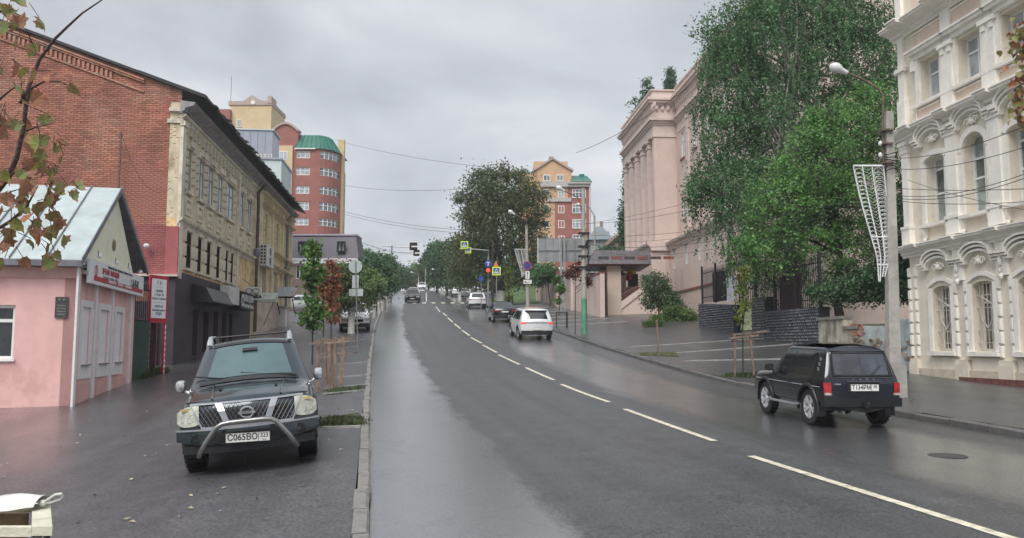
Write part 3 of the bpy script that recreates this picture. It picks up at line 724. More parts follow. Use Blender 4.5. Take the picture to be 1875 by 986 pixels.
# roof overhang, ragged sheets
zrt = ztop + .33
uL = Vector((-f2.d.y, f2.d.x, 0))   # direction of local +y in world
def gal(px, py):
    r_, q = ray(px, py); t = (r_ * C2.y - C2.x) / (uL.x - r_ * uL.y); return t, EYE + q * (C2.y + uL.y * t) - C2.z
ya_, za_ = gal(75, 66); s_slope = (za_ - (zrt - .10)) / (ya_ + .95)
def gtop(y): return zrt - .17 + (y + .95) * s_slope
zra, zrb = gtop(-.95), gtop(1.6) + .14
ov_ = MB()
k = 0; x = -.1
while x < LY_ + .4:
    w_ = rnd.uniform(.28, .5); dz = rnd.uniform(-.06, .05); dy = rnd.uniform(-.12, .08)
    MB().add([(x, -.95 + dy, zra + .12 + dz), (x + w_ + .03, -.95 + dy, zra + .14 + dz), (x + w_ + .03, 1.6, zrb), (x, 1.6, zrb), (x, -.95 + dy, zra + .05 + dz), (x + w_ + .03, -.95 + dy, zra + .07 + dz), (x + w_ + .03, 1.6, zrb - .04), (x, 1.6, zrb - .04)],
             [(0, 1, 2, 3), (4, 7, 6, 5), (0, 4, 5, 1), (1, 5, 6, 2), (2, 6, 7, 3), (3, 7, 4, 0)]).build('roof_sheet', M_roofd, r2)
    x += w_
# gable wall that faces the camera: local plane x=0, running +y (to the left in the picture)
gy = 15.0
def slope_z(y): # roof line read from the photograph along the gable
    return zrt - .35 + min(y, 12) * s_slope
pA = P(345, 168, C2.y)
print('brick wall', 'ztop', ztop, 'slope', s_slope, 'zt at', ya_, za_)
mb = MB(); mb.add([(.02, 0, -1.5), (.02, gy, -1.5), (.02, gy, gtop(gy)), (.02, 0, gtop(0))], [(0, 1, 2, 3)]); 
mb.add([(.02, gy, -1.5), (8, gy, -1.5), (8, gy, gtop(gy)), (.02, gy, gtop(gy))], [(0, 1, 2, 3)]); mb.build('wall', M_mortar, r2)
# roof slab above the gable wall
rf = MB(); rf.poly([(-.16, -.95, gtop(-.95) + .0), (-.16, gy, gtop(gy)), (-.16, gy, gtop(gy) + .11), (-.16, -.95, gtop(-.95) + .11)], (LY_ + .5, 0, 0))
rf.build('roof', M_roofd, r2)
# bricks: real blocks, the largest 300 as parts of their own, the rest joined
BW, BH = .262, .0785
zpaint = f2.z(313, 405)
bv = []; bricks = []; row = 0; z = -.7
def brick_mesh(m):
    return MB().add([(0, -.125, -.033), (0, .125, -.033), (0, .125, .033), (0, -.125, .033), (-.014, -.12, -.028), (-.014, .12, -.028), (-.014, .12, .028), (-.014, -.12, .028)],
                    [(4, 7, 6, 5), (0, 4, 5, 1), (1, 5, 6, 2), (2, 6, 7, 3), (3, 7, 4, 0)]).mesh('brick', m)
bm1, bm2 = brick_mesh(M_brick), brick_mesh(M_brick_p)
zlim0 = gal(200, 520)[1]
while z < gtop(gy):
    y = .02 + (BW / 2 if row % 2 else 0) + .125
    while y < 8.4:
        if z < gtop(y - .12) - .05: bricks.append((y, z))
        y += BW
    z += BH; row += 1
bricks = [q for q in bricks if q[1] > -.8]
print('bricks', len(bricks))
bricks.sort(key=lambda q: (abs(q[0] - 1.6) + abs(q[1] - 6.4)))
js, jsp = MB(), MB()
for i, (y, z) in enumerate(bricks):
    pnt = z < zpaint and y < 2.2 or z < zpaint - 1.3 and y < 3.5
    if i < 295:
        inst('brick', bm2 if pnt else bm1, r2, (.018 + rnd.uniform(-.004, .003), y, z), (rnd.uniform(-.01, .01), 0, rnd.uniform(-.01, .01)))
    else:
        (jsp if pnt else js).add([(a + .018 + .0, b + y, c + z) for a, b, c in ((0, -.125, -.033), (0, .125, -.033), (0, .125, .033), (0, -.125, .033), (-.014 - .004 * (i % 3), -.12, -.028), (-.014, .12, -.028), (-.014, .12, .028), (-.014, -.12, .028))],
                                 [(4, 7, 6, 5), (0, 4, 5, 1), (1, 5, 6, 2), (2, 6, 7, 3), (3, 7, 4, 0)])
o_ = js.build('brickwork', M_brick, r2); o_['kind'] = 'stuff'
o_ = jsp.build('painted_brickwork', M_brick_p, r2); o_['kind'] = 'stuff'
# corbelled brick frieze just below the roof line
cb = MB(); y = 2.6
while y < 7.0:
    zc = gtop(y) - .40
    cb.box(-.06, .02, y, y + .09, zc - .18, zc + .10); y += .17
for k, (dz, pr) in enumerate(((.12, .07), (.20, .11), (-.26, .05))):
    cb.poly([(-pr, 1.4, gtop(1.4) - .40 + dz), (-pr, 8.3, gtop(8.3) - .40 + dz), (-pr, 8.3, gtop(8.3) - .33 + dz), (-pr, 1.4, gtop(1.4) - .33 + dz)], (pr + .01, 0, 0))
cb.build('brick_frieze', mat('bare_tan_brick', (.36, .17, .12), rough=.85, var=.25, scale=4, bump=.4, bscale=20, stain=(.42, .34, .26), sscale=1.2, samt=.5), r2)
MB().box(-.06, -.004, -.1, .5, zcap - .1, zcap + .06).box(-.12, -.004, -.12, .42, zcap + .35, zcap + .5).build('cornice_return', M_plas2, r2)
# painted corner pier and plum plinth facing the camera
MB().box(-.09, -.002, -.09, .38, 1.0, zpaint - .1).build('corner_pier', M_brick_p, r2)
MB().box(-.25, -.005, -.10, 2.6, -1, gal(330, 508)[1]).build('plinth_wall', M_dkfl, r2)
MB().box(-.42, -.253, .45, 1.6, -1, gal(300, 585)[1]).build('plum_annexe', M_plum, r2)
MB().box(-.40, .02, -.2, 2.7, gal(330, 508)[1], gal(330, 508)[1] + .08).build('canopy_board', mat('pale_board', (.5, .42, .36), rough=.6), r2)
MB().box(-.262, -.252, .85, 1.5, gal(300, 553)[1], gal(300, 533)[1]).build('paper_notice', mat('brown_notice', (.26, .13, .10), rough=.7, var=.4, scale=20), r2)
# shop signs and awning along the dark ground floor, each a thing
def sign_on(fac, name, label, cat, t0, t1, z0, z1, y, m, th=.1):
    o = thing(name, label, cat, fac.root.matrix_basis @ Vector((t0, y, z0)), fac.root.rotation_euler)
    MB().box(0, t1 - t0, 0, th, 0, z1 - z0).build('board', m, o); return o
sa, sbz = f2.z(360, 530), f2.z(360, 556)
aw = thing('shop_awning', 'black box awning over the first dark shop door', 'awning', f2.root.matrix_basis @ Vector((f2.t(346, 540), -.1, sbz)), ROT2)
w_ = f2.t(387, 545) - f2.t(346, 540)
MB().prism([(-.02, .75), (-.55, .60), (-.85, .05), (-.85, 0), (-.02, 0)], 0, w_).build('canopy', M_black, aw)
MB().tube([(.1, -.8, 0), (.1, 0, -.5)], .02, 5).build('bracket', M_black, aw)
o_ = sign_on(f2, 'shop_sign', 'pale grey blank shop sign beside the black awning', 'sign', f2.t(388, 545), f2.t(408, 555), sbz + .15, sbz + .95, -.75, mat('pale_grey_sign', (.55, .54, .53), rough=.5, var=.1), .4)
o_ = sign_on(f2, 'shop_sign', 'dark shop sign with white round emblem and letters over the last dark doors', 'sign', f2.t(409, 560), f2.t(434, 570), sbz + .0, sbz + .85, -.8, M_black, .5)
w_ = f2.t(434, 570) - f2.t(409, 560)
text('lettering', 'ВАШ ДОМ', .42, M_sign_w, o_, (w_ * .62, -.004, .55), rx); text('lettering', 'магазин обуви', .30, M_sign_w, o_, (w_ * .62, -.004, .2), rx)
MB().lathe([(.18, -.004), (.30, -.004), (.30, 0)], 16, (.45, 0, .42), 'y').build('emblem', M_sign_w, o_)
# optician's sign hung square to the wall
t_ = f2.t(441, 550); pos = f2.root.matrix_basis @ Vector((t_, -.15, f2.z(441, 549)))
so = thing('optician_sign', 'white projecting sign with black spectacles drawing above black lettering', 'sign', pos, (0, 0, 0))
sc_ = pos.y / 1500; wS = 32 * sc_; hS = 23 * sc_
MB().box(0, wS, -.06, .06, 0, hS).build('board', mat('white_projecting_sign', (.70, .71, .68), rough=.4), so)
sp_ = MB()
for cx_ in (wS * .30, wS * .70):
    ribbon(sp_, [(cx_ + wS * .155 * math.cos(a_) * (1 + .1 * math.sin(a_)), hS * .68 + hS * .2 * math.sin(a_) * (1 if math.sin(a_) < 0 else .8)) for a_ in np.linspace(0, -2 * math.pi, 17)], .035, -.064, -.061)
sp_.box(wS * .44, wS * .56, -.064, -.061, hS * .74, hS * .79); sp_.build('spectacles_drawing', M_dgrey, so)
text('lettering', 'ОПТИКА', hS * .36, M_dgrey, so, (wS / 2, -.064, hS * .24), rx, xs=.95, bold=.02)
MB().tube([(wS * .5, 0, hS), (-.2, 0, hS + .5)], .02, 5).build('bracket', M_tind, so)
# downpipe, air conditioner, cable
for tt, zt_ in ((f2.t(463, 470), ztop), (f2.t(521, 420), ztop)):
    p_ = thing('downpipe', 'rusty wide downpipe between the cream and yellow fronts' if tt < 20 and zt_ and tt < f2.t(500, 450) else 'grey downpipe at the far end of the yellow front', 'downpipe', f2.root.matrix_basis @ Vector((tt, -.22, 0)), ROT2)
    b_ = MB(); b_.tube([(0, 0, Z(p_.location.x, p_.location.y) - C2.z + .3), (0, 0, 2.5), (0, 0, zt_ - .8), (0, -.35, zt_ - .35)], .09, 8); b_.build('pipe', mat('rusty_pipe', (.10, .06, .05), rough=.7, var=.4) if tt < f2.t(500, 450) else M_tind, p_)
    MB().lathe([(.1, 0), (.18, .25), (.18, .5), (.1, .6)], 8, (0, 0, zt_ * .55)).build('hopper', M_tind, p_)
ac = thing('air_conditioner', 'white outdoor air conditioner unit high on the old facade', 'air conditioner', f2.root.matrix_basis @ Vector((f2.t(470, 480), -.55, f2.z(470, 486))), ROT2)
wA = f2.t(484, 480) - f2.t(470, 480); hA = f2.z(470, 446) - f2.z(470, 486)
MB().box(0, wA, 0, .4, 0, hA).build('casing', mat('aircon_white', (.62, .6, .57), rough=.5), ac)
for k in (.27, .73):
    b_ = MB(); b_.lathe([(.001, -.01), (hA * .2, -.01), (hA * .2, .0)], 14, (wA * .5, -.001, hA * k), 'y'); b_.build('fan_grille', M_dgrey, ac)
b_ = MB()
for k in range(2):
    for j in range(6): b_.box(-.012, -.002, .05 + k * .17, .17 + k * .17, .1 + j * hA * .15, .1 + j * hA * .15 + hA * .09)
b_.build('side_vent', M_dgrey, ac)
# ---------------------------------------------------------------- yellow front further along
f3 = Fac('yellow_building', 'narrow yellow plaster building with cornices joined to the old cream one', 'building', f2.root.matrix_basis @ Vector((L1, -.02, 0)), (-.113, 1))
r3 = f3.root; L3 = LY_ - L1
zz1 = ztop - .3; ops = []
bay = L3 / 3
for k in range(3):
    c_ = bay * (k + .5)
    ops += [(c_ - .55, c_ + .55, uz0 - .1, uz1 + .1), (c_ - .55, c_ + .55, lz0 + .0, lz1 + .3)]
    ops.append((c_ - .6, c_ + .6, 1.7, 3.0))
mb = MB(); wall(mb, 0, L3, zg, zz1 + .7, [o for o in ops if o[2] > zg], th=.4); mb.build('wall', M_yell, r3)
mb = MB(); wall(mb, 0, L3, -.5, zg, [], th=.4); mb.build('wall', mat('pink_cream_plaster', (.55, .45, .38), rough=.85, var=.15, scale=2, stain=(.3, .2, .16), sscale=3, samt=.6, streak=.4), r3)
for o in ops:
    if o[2] > zg: window(r3, *o[:4], .16, (.5,), (.66,), .07, M_plas2, M_glass)
b = MB()
for zc, s_ in ((zm - .2, .6), (lz1 + .35, .3), (uz1 + .3, .35), (uz0 - .5, .3), (zcap, .5)): cornice(b, -.02, L3 + .02, zc, s_, .8)
for k in range(4):
    x = min(max(k * bay, .2), L3 - .2); b.box(x - .2, x + .2, -.12, 0, zg, zz1)
b.build('cornice', M_yell, r3)
for k in range(3):
    c_ = bay * (k + .5)
    for x in (c_ - .78, c_ + .78):
        for me, l in blocks(x - .12, x + .12, uz0 - .1, uz1 + .1, .4, M_yell, .09, .05): inst('quoin_block', me, r3, l)
# canopy over the yellow building's door: corrugated
cp = thing('entrance_canopy', 'small grey corrugated canopy on struts at the end of the yellow building', 'canopy', P(503, 543, 52), (0, 0, 0)); cp.location.z = zat(543, 52)
for k in range(9):
    MB().add([(k * .13, 0, 0), (k * .13 + .065, 0, .035), (k * .13 + .13, 0, 0), (k * .13, 1.0, .65), (k * .13 + .065, 1.0, .685), (k * .13 + .13, 1.0, .65)], [(0, 1, 4, 3), (1, 2, 5, 4)]).build('sheet', mat('corrugated_grey', (.30, .32, .33), rough=.4, metal=.3), cp)
MB().box(0, 1.15, -.02, .02, -.12, -.005).box(1.1, 1.15, 0, 1, -.1, .0).bar((.1, 0, -.1), (.1, .9, -1.1), .05).bar((1.1, 0, -.1), (1.1, .9, -1.1), .05).build('bracket', M_black, cp)
aw2 = thing('window_awning', 'pale tilted awning box under the spectacles sign', 'awning', P(468, 553, 45.5), (0, 0, 0)); aw2.location.z = zat(553, 45.5)
MB().prism([(0, 0), (0, .15), (.7, .55), (.7, 0)], 0, 1.05).build('canopy', mat('pale_green_plastic', (.45, .5, .45), rough=.3), aw2)
MB().bar((.05, .0, 0), (-.4, .6, -1.0), .03).bar((1.0, 0, 0), (.3, .6, -1.3), .03).build('bracket', M_tind, aw2)

# ---------------------------------------------------------------- boxes further up the left side
WID = {}
def block(name, label, cat, pxl, pxr, pyb, pyt, y, depth, m, rot=0, group=None, base=None):
    a = P(pxl, pyb, y); b = P(pxr, pyb, y); zb = base if base is not None else min(Z(a.x, y), Z(b.x, y)) - .5
    t = thing(name, label, cat, (a.x, y, zb), (0, 0, R(rot)), group); WID[t.name] = (b.x - a.x) / math.cos(R(rot)); 
    top = zat(pyt, y) - zb
    MB().box(0, WID[t.name], 0, depth, 0, top).build('wall', m, t)
    return t
M_mint = mat('pale_mint_render', (.52, .60, .60), rough=.6, var=.04, scale=1, stain=(.42, .47, .47), sscale=.8, samt=.4)
M_panel = mat('blue_grey_cladding_panel', (.32, .34, .41), rough=.35, var=.05, scale=1)
t = block('mint_block', 'pale mint rendered block rising behind the old roof with red wall letters', 'building', 464, 507, 560, 292, 66, 5.2, M_mint, rot=6.3)
top = zat(292, 66) - t.location.z; MB().box(-.1, WID[t.name] + .1, -.1, 5.3, top, top + .15).build('parapet', M_panel, t)
for k, ch in enumerate('АПТЕКА'):
    text('lettering', ch, .95, mat('red_wall_letters', (.45, .02, .03), rough=.4), t, (WID[t.name] + .03, 3.2, top - 3.0 - k * 1.05), (R(90), 0, R(90)), ext=.05)
t = block('grey_clad_block', 'blue grey panel clad block with a window band behind the old roof', 'building', 421, 489, 560, 238, 78, 3.5, M_panel, rot=6.3)
top = zat(238, 78) - t.location.z; z1_ = top - (zat(285, 78) - zat(238, 78)) * -1; w_ = WID[t.name]
zb_ = zat(280, 78) - t.location.z
for k in range(5): MB().box(w_ * k / 5 + .02, w_ * (k + 1) / 5 - .02, -.05, -.002, zb_, top).build('panel', M_panel, t)
for k in range(5): window(t, w_ * k / 5 + .03, w_ * (k + 1) / 5 - .03, zb_ - 1.6, zb_ - .05, -.02, (.5,), (), .07, M_white, M_glass_l)
MB().box(-.1, w_ + .15, -.15, 3.6, top, top + .12).build('parapet', M_mint, t)
# apartment block: yellow tower, red facade, green roof
M_redb = mat('red_facing_brick', (.29, .105, .085), rough=.8, var=.08, scale=.6, bump=.3, bscale=8, stain=(.36, .13, .10), sscale=.4, samt=.4)
M_yelb = mat('yellow_facing_brick', (.58, .45, .27), rough=.8, var=.07, scale=.6, bump=.3, bscale=8)
M_orab = mat('orange_facing_brick', (.55, .34, .20), rough=.8, var=.06, scale=.5, bump=.3, bscale=8)
M_cop = mat('pale_brown_coping', (.40, .31, .27), rough=.7)
M_greenr = mat('green_metal_roof', (.01, .125, .085), rough=.4, var=.12, scale=.6)
t = thing('apartment_block', 'tall red and yellow brick apartment block with green roof and yellow tower', 'building', P(540, 600, 135), (0, 0, R(0)))
yA = 135; x0 = P(540, 420, yA).x; t.location = (x0, yA, Z(x0, yA) - 1)
def ax_(px, py=350, y=yA): return P(px, py, y).x - x0
def az_(py, y=yA): return zat(py, y) - t.location.z
ztopf = az_(273)
# flat red face with windows
rowsA = [(277, 290), (307, 321), (341, 355), (370, 385), (400, 413)]
ops = [(ax_(541), ax_(566), az_(b), az_(a)) for a, b in rowsA]
w1 = ax_(577)
mb = MB(); wall(mb, 0, w1, 0, ztopf, ops, th=.4, rev=.2); mb.build('wall', M_redb, t)
for o in ops:
    window(t, *o, .12, (.3, .66), (.6,), .12, M_white, M_glass_l)
    MB().box(o[0] - .1, o[1] + .1, -.06, -.001, o[3] + .05, o[3] + .3).build('brick_band', M_redb, t)
# curved corner bay
xc = ax_(577); rb = ax_(612) - xc; nseg = 7
def cyl(i): a = math.pi / 2 * i / nseg; return (xc + rb * math.sin(a), rb * 1.5 * (1 - math.cos(a)))
mb = MB(); rws = [az_(b) for a, b in rowsA][::-1]; tps = [az_(a) for a, b in rowsA][::-1]
zs = [0]
for a, b in zip(rws, tps): zs += [a, b]
zs.append(ztopf)
for i in range(nseg):
    p, q = cyl(i), cyl(i + 1)
    for j in range(len(zs) - 1):
        inset = .18 if j % 2 == 1 and 1 <= i < 6 else 0
        if inset:
            continue
        mb.add([(p[0], p[1], zs[j]), (q[0], q[1], zs[j]), (q[0], q[1], zs[j + 1]), (p[0], p[1], zs[j + 1])], [(0, 1, 2, 3)])
mb.build('corner_bay', M_redb, t)
for a, b in zip(rws, tps):
    fr = MB(); pn = MB()
    for i in range(1, 6):
        p, q = cyl(i), cyl(i + 1); P0 = Vector((p[0] - .1, p[1] + .1, a)); P1 = Vector((q[0] - .1, q[1] + .1, a)); H_ = Vector((0, 0, b - a))
        pn.add([P0, P1, P1 + H_, P0 + H_], [(0, 1, 2, 3)])
        for u, v in ((P0, P0 + H_), (P0 + H_, P1 + H_), (P0, P1), (P0 + H_ * .62, P1 + H_ * .62)): fr.bar(u + Vector((0, -.03, 0)), v + Vector((0, -.03, 0)), .13, .10)
    w_ = fr.build('window', M_white, t); pn.build('pane', M_glass, w_)
# side wing going away
mb = MB(); mb.box(xc + rb + .02, xc + rb + .4, rb * 1.5 + .1, rb * 1.5 + 1.0, 0, az_(276, 140)); mb.box(xc + rb - .8, xc + rb + .3, rb * 1.5 + 1.1, rb * 1.5 + 2, 0, az_(256, 141)); mb.build('side_wall', M_yelb, t)
mb = MB(); mb.box(xc + rb - 1.5, ax_(632, 350, 146), 9.5, 11, 0, az_(318, 146)); mb.box(ax_(615, 350, 142), ax_(623, 350, 142), 6.6, 7.2, 0, az_(292, 142)); mb.build('side_wing', M_redb, t)
for k in range(6):
    zc = az_(325 + k * 16, 146)
    window(t, ax_(624.5, 350, 144.5), ax_(629.5, 350, 144.5), zc - 1.3, zc, 9.48, (), (), .15, M_white, M_glass_l, depth=.1)
    window(t, ax_(616, 350, 141), ax_(620, 350, 141), zc - .9, zc + .3, 6.58, (), (), .15, M_yelb, M_glass_l, depth=.1)
# green mansard roof over the bay
zr0, zr1 = ztopf, az_(243)
mb = MB(); ring0 = [(-.3, -.3)] + [(cyl(i)[0] + .3 * math.sin(i / nseg * 1.5), cyl(i)[1] - .3) for i in range(nseg + 1)] + [(xc + rb + .3, 9), (-.3, 9)]
ring1 = [(.2, 1.8)] + [(cyl(i)[0] - .5 - 1.2 * i / nseg, cyl(i)[1] + 1.8 - .6 * i / nseg) for i in range(nseg + 1)] + [(xc + rb - 1.7, 9), (.2, 9)]
n = len(ring0); mb.add([(x, y, zr0) for x, y in ring0] + [(x, y, zr1) for x, y in ring1], [(i, (i + 1) % n, n + (i + 1) % n, n + i) for i in range(n)] + [tuple(range(n, 2 * n))])
mb.build('roof', M_greenr, t)
sm = MB()
for i in range(n - 3):
    for k in range(4 if i == 0 else 1):
        u = k / 4; a = Vector((*ring0[i], zr0)).lerp(Vector((*ring0[i + 1], zr0)), u); b = Vector((*ring1[i], zr1)).lerp(Vector((*ring1[i + 1], zr1)), u)
        sm.bar(a + Vector((0, -.05, .05)), b + Vector((0, -.05, .05)), .08, .1)
sm.build('roof_seams', M_greenr, t)
MB().box(-.35, xc, -.42, -.3, zr0 - .12, zr0 + .06).build('gutter', M_white, t)
# left part with arched top, yellow lower
xa = ax_(494); arc = [(xa, 0), (0 - .02, 0), (-.02, az_(240))] + [(-.02 + (xa + .02) * i / 8, az_(240) + 1.3 * math.sin(math.pi * i / 8)) for i in range(1, 8)] + [(xa, az_(240))]
mb = MB().prism([(x, z) for x, z in arc], .6, 8, 'y'); mb.build('arched_wing', M_redb, t)
ribb = MB(); ribbon(ribb, [(x, z) for x, z in arc[2:]][::-1], .35, .3, 2); ribb.build('coping', M_cop, t)
xb = ax_(533); MB().box(xa, xb, .3, .598, 0, az_(266)).build('yellow_wall', M_yelb, t)
window(t, ax_(503), ax_(524), az_(292), az_(277), .28, (.33, .66), (), .12, M_white, M_glass_l)
# tower
yT = 150; 
MB().box(ax_(421, 240, yT), ax_(496, 240, yT), 15, 24, 0, az_(193, yT)).build('tower', M_yelb, t)
xm, xa_, xb_ = ax_(461, 180, yT), ax_(421, 180, yT), ax_(497, 180, yT)
mb = MB().prism([(xa_ - .2, az_(193, yT)), (xb_ + .2, az_(193, yT)), (xb_ + .2, az_(186, yT)), (ax_(480, 185, yT), az_(185, yT)), (xm, az_(175, yT)), (ax_(446, 185, yT), az_(186, yT)), (xa_ - .2, az_(186, yT))], 14.8, 24.2, 'y'); mb.build('tower_pediment', M_cop, t)
MB().box(ax_(491, 180, yT), ax_(498, 180, yT), 14.7, 18, az_(190, yT), az_(177, yT)).build('chimney', M_cop, t)
MB().lathe([(.001, 0), (.42, 0), (.42, .1)], 14, (ax_(464, 188, yT), 14.7, az_(188.5, yT)), 'y').build('round_window', M_white, t)
window(t, ax_(434, 225, yT), ax_(442, 225, yT), az_(233, yT), az_(219, yT), 14.95, (.5,), (), .12, M_white, M_glass)
MB().box(ax_(392, 220, yT), ax_(424, 220, yT), 14, 22, 0, az_(203, yT)).build('red_wing', M_redb, t)
MB().tube([(xa_ + .1, 15.2, az_(186, yT)), (xa_ + .1, 15.2, az_(140, yT))], .05, 4).build('aerial', M_tind, t)
# mansard-roofed shop building
M_mans = mat('dark_purple_grey_mansard', (.095, .082, .105), rough=.6, var=.06, scale=1)
M_tan = mat('tan_brick_wall', (.27, .20, .16), rough=.85, var=.12, scale=2, bump=.4, bscale=6)
yM = 88; a = P(508, 500, yM); zb = Z(a.x, yM) - .8
t = thing('mansard_building', 'tan brick shop building with dark purple grey mansard roof and white fascia', 'building', (a.x, yM, zb), 0)
def mx(px): return P(px, 500, yM).x - a.x
def mz(py): return zat(py, yM) - zb
ops = [(mx(541), mx(556), mz(511), mz(484.5)), (mx(598), mx(613), mz(511), mz(484.5))]
mb = MB(); wall(mb, 0, mx(650), 0, mz(483), ops, th=.4); mb.box(0, mx(648), 1, 3.5, 0, mz(483)); mb.build('wall', M_tan, t)
for o in ops: window(t, *o, .15, (.5,), (), .1, M_white, M_glass_d)
MB().box(-.1, mx(655), -.25, -.01, mz(483), mz(474)).build('fascia', M_sign_w, t)
text('lettering', 'ДОМ          МАГАЗИН', .36, M_dgrey, t, (mx(534), -.26, mz(478.5)), rx)
text('lettering', 'МЕБЕЛЬ  КУХНИ', .42, mat('red_fascia_letters', (.4, .05, .04)), t, (mx(622), -.26, mz(478.5)), rx)
mb = MB(); zA_, zB_ = mz(474), mz(430)
mb.add([(-.2, -.25, zA_), (mx(657), -.25, zA_), (mx(657), 4, zA_), (-.2, 4, zA_), (.3, .9, zB_), (mx(648), .9, zB_), (mx(648), 4, zB_), (.3, 4, zB_)], [(0, 1, 5, 4), (1, 2, 6, 5), (2, 3, 7, 6), (3, 0, 4, 7), (4, 5, 6, 7), (0, 3, 2, 1)])
mb.build('mansard_roof', M_mans, t)
MB().box(.1, mx(649), .75, 4.1, zB_ + .0, zB_ + .18).build('roof_edge', mat('pale_roof_edge', (.4, .36, .42), rough=.5), t)
for px0, px1 in ((546, 561), (617, 632)):
    window(t, mx(px0), mx(px1), mz(462), mz(443), .0, (.5,), (), .12, M_black, M_glass_l, depth=.35, name='dormer_window')
# ================================================================ right side
M_cream2 = mat('cream_mansion_stucco', (.70, .64, .53), rough=.8, var=.05, scale=1, bump=.2, bscale=30, stain=(.52, .44, .36), sscale=1.2, samt=.4)
M_wst = mat('white_mansion_moulding', (.80, .765, .70), rough=.7, var=.05, scale=2, bump=.2, bscale=25, stain=(.58, .54, .49), sscale=2.6, samt=.35, streak=.4)
M_peach = mat('peach_stucco_panel', (.66, .54, .44), rough=.8, var=.05, scale=2)
M_grille = mat('white_window_grille', (.60, .55, .48), rough=.5, var=.2, scale=6)
A = G(1675, 684)
fm = Fac('white_mansion', 'ornate cream and white three storey mansion with arched pediments at the edge of the pavement', 'mansion', A, (.10, -1))
m_ = fm.root
ZL = {}
tc1, tc2 = fm.t(1727, 585), fm.t(1802.5, 585); PIT = tc2 - tc1
NB = 5; LEN = tc1 + PIT * (NB - .45)
gz0, gz1 = fm.z(1727, 643), fm.z(1727, 523)
c1a, c1b = fm.z(1671, 472), fm.z(1668, 449)
mz0, mz1 = fm.z(1700, 411), fm.z(1714, 285)
c2a, c2b = fm.z(1661, 262), fm.z(1656, 238)
tz0, tz1 = fm.z(1700, 184), fm.z(1712, 98)
c3a, c3b = fm.z(1655, 72), fm.z(1650, 50)
ztop_ = c3b + 2.2
print('mansion', 'pitch', PIT, 'tc1', tc1, 'g', gz0, gz1, 'c1', c1a, c1b, 'm', mz0, mz1, 'c2', c2a, c2b, 't', tz0, tz1, 'c3', c3a, c3b)
cs = [tc1 + PIT * k for k in range(NB)]
gw, mw, tw = .46, .50, .52
ops = [(c - gw, c + gw, gz0, gz1) for c in cs] + [(c - mw, c + mw, mz0, mz1 + (.25 if k % 2 else 0)) for k, c in enumerate(cs)] + [(c - tw, c + tw, tz0, tz1) for c in cs]
mb = MB(); wall(mb, 0, LEN, -1, ztop_, ops, th=6, rev=.38)
for c in cs: arch_fill(mb, c - gw, c + gw, gz1 - .16, gz1, -.001, .38)
for k, c in enumerate(cs):
    if k % 2: arch_fill(mb, c - mw, c + mw, mz1 + .25 - .5, mz1 + .25, -.001, .38)
    else: arch_fill(mb, c - mw, c + mw, mz1 - .14, mz1, -.001, .38)
mb.build('wall', M_cream2, m_)
for k, c in enumerate(cs):
    w_ = window(m_, c - gw, c + gw, gz0, gz1, .32, (.5,), (.70,), .07, M_wst, mat('dusty_grilled_glass', (.16, .15, .14), rough=.15, var=.4), split=True)
    g_ = MB()
    for i in range(1, 6): g_.bar((c - gw + 2 * gw * i / 6, .12, gz0 + .02), (c - gw + 2 * gw * i / 6, .12, gz1 - .05), .018)
    for q in (.12, .30, .62, .80): g_.bar((c - gw, .12, gz0 + (gz1 - gz0) * q), (c + gw, .12, gz0 + (gz1 - gz0) * q), .018)
    hm = (gz1 - gz0)
    ribbon(g_, [(c - .25, gz0 + hm * .60), (c - .25, gz0 + hm * .45), (c, gz0 + hm * .32), (c + .25, gz0 + hm * .45), (c + .25, gz0 + hm * .60)], .03, .09, .12)
    ribbon(g_, [(c - .3, gz0 + hm * .78), (c - .1, gz0 + hm * .74), (c + .22, gz0 + hm * .66), (c + .3, gz0 + hm * .6)], .03, .09, .12)
    g_.build('grille', M_grille, m_)
    window(m_, c - mw, c + mw, mz0, mz1 + (.25 if k % 2 else 0), .32, (.5,), (.70 if k % 2 else .82, .45), .07, M_white, mat('greenish_curtained_glass', (.30, .35, .34), rough=.08, var=.4, scale=1.2, spec=.8), split=True, arch=.5 if k % 2 else .14)
    window(m_, c - tw, c + tw, tz0, tz1, .32, (.5,), (.66,), .07, M_white, M_glass_l, split=True)
# string cornices: one continuous piece each
for za, zb, dp, nm in ((c1a, c1b, .8, 'lower_cornice'), (c2a, c2b, .9, 'middle_cornice'), (c3a, c3b, 1.3, 'upper_cornice')):
    b = MB(); sc_ = (zb - za) / .66
    cornice(b, -.3, LEN, za, sc_, dp)
    b.build(nm, M_wst, m_)
    # projecting breaks over the pilasters
    for k in range(NB):
        x = cs[k] - PIT / 2
        bb = MB(); cornice(bb, x - .28, x + .28, za + .004, sc_, dp * 1.3); bb.build('cornice_break', M_wst, m_)
def scroll(mb, c, z, s, y=-.1):
    for sg in (-1, 1):
        pts = []
        for i in range(12):
            a = i / 11 * 1.6 * math.pi; r_ = s * (.30 - .19 * i / 11)
            pts.append((c + sg * (s * .38 + r_ * math.cos(a)), y, z + r_ * math.sin(a)))
        mb.tube(pts, s * .055, 5)
def cart(mb, c, z, s, y=-.09):
    """carved cartouche: shield with scrolls and leaves"""
    mb.ball((c, y + .02, z), s * .20, 1.25, 8, 6); mb.ball((c, y, z + s * .32), s * .09, 1, 6, 4); scroll(mb, c, z - s * .02, s, y)
    for a in range(7):
        t_ = math.pi * (a / 6); mb.ball((c + s * .42 * math.cos(t_), y + .02, z + s * .30 * math.sin(t_)), s * .07, 1.3, 6, 4)
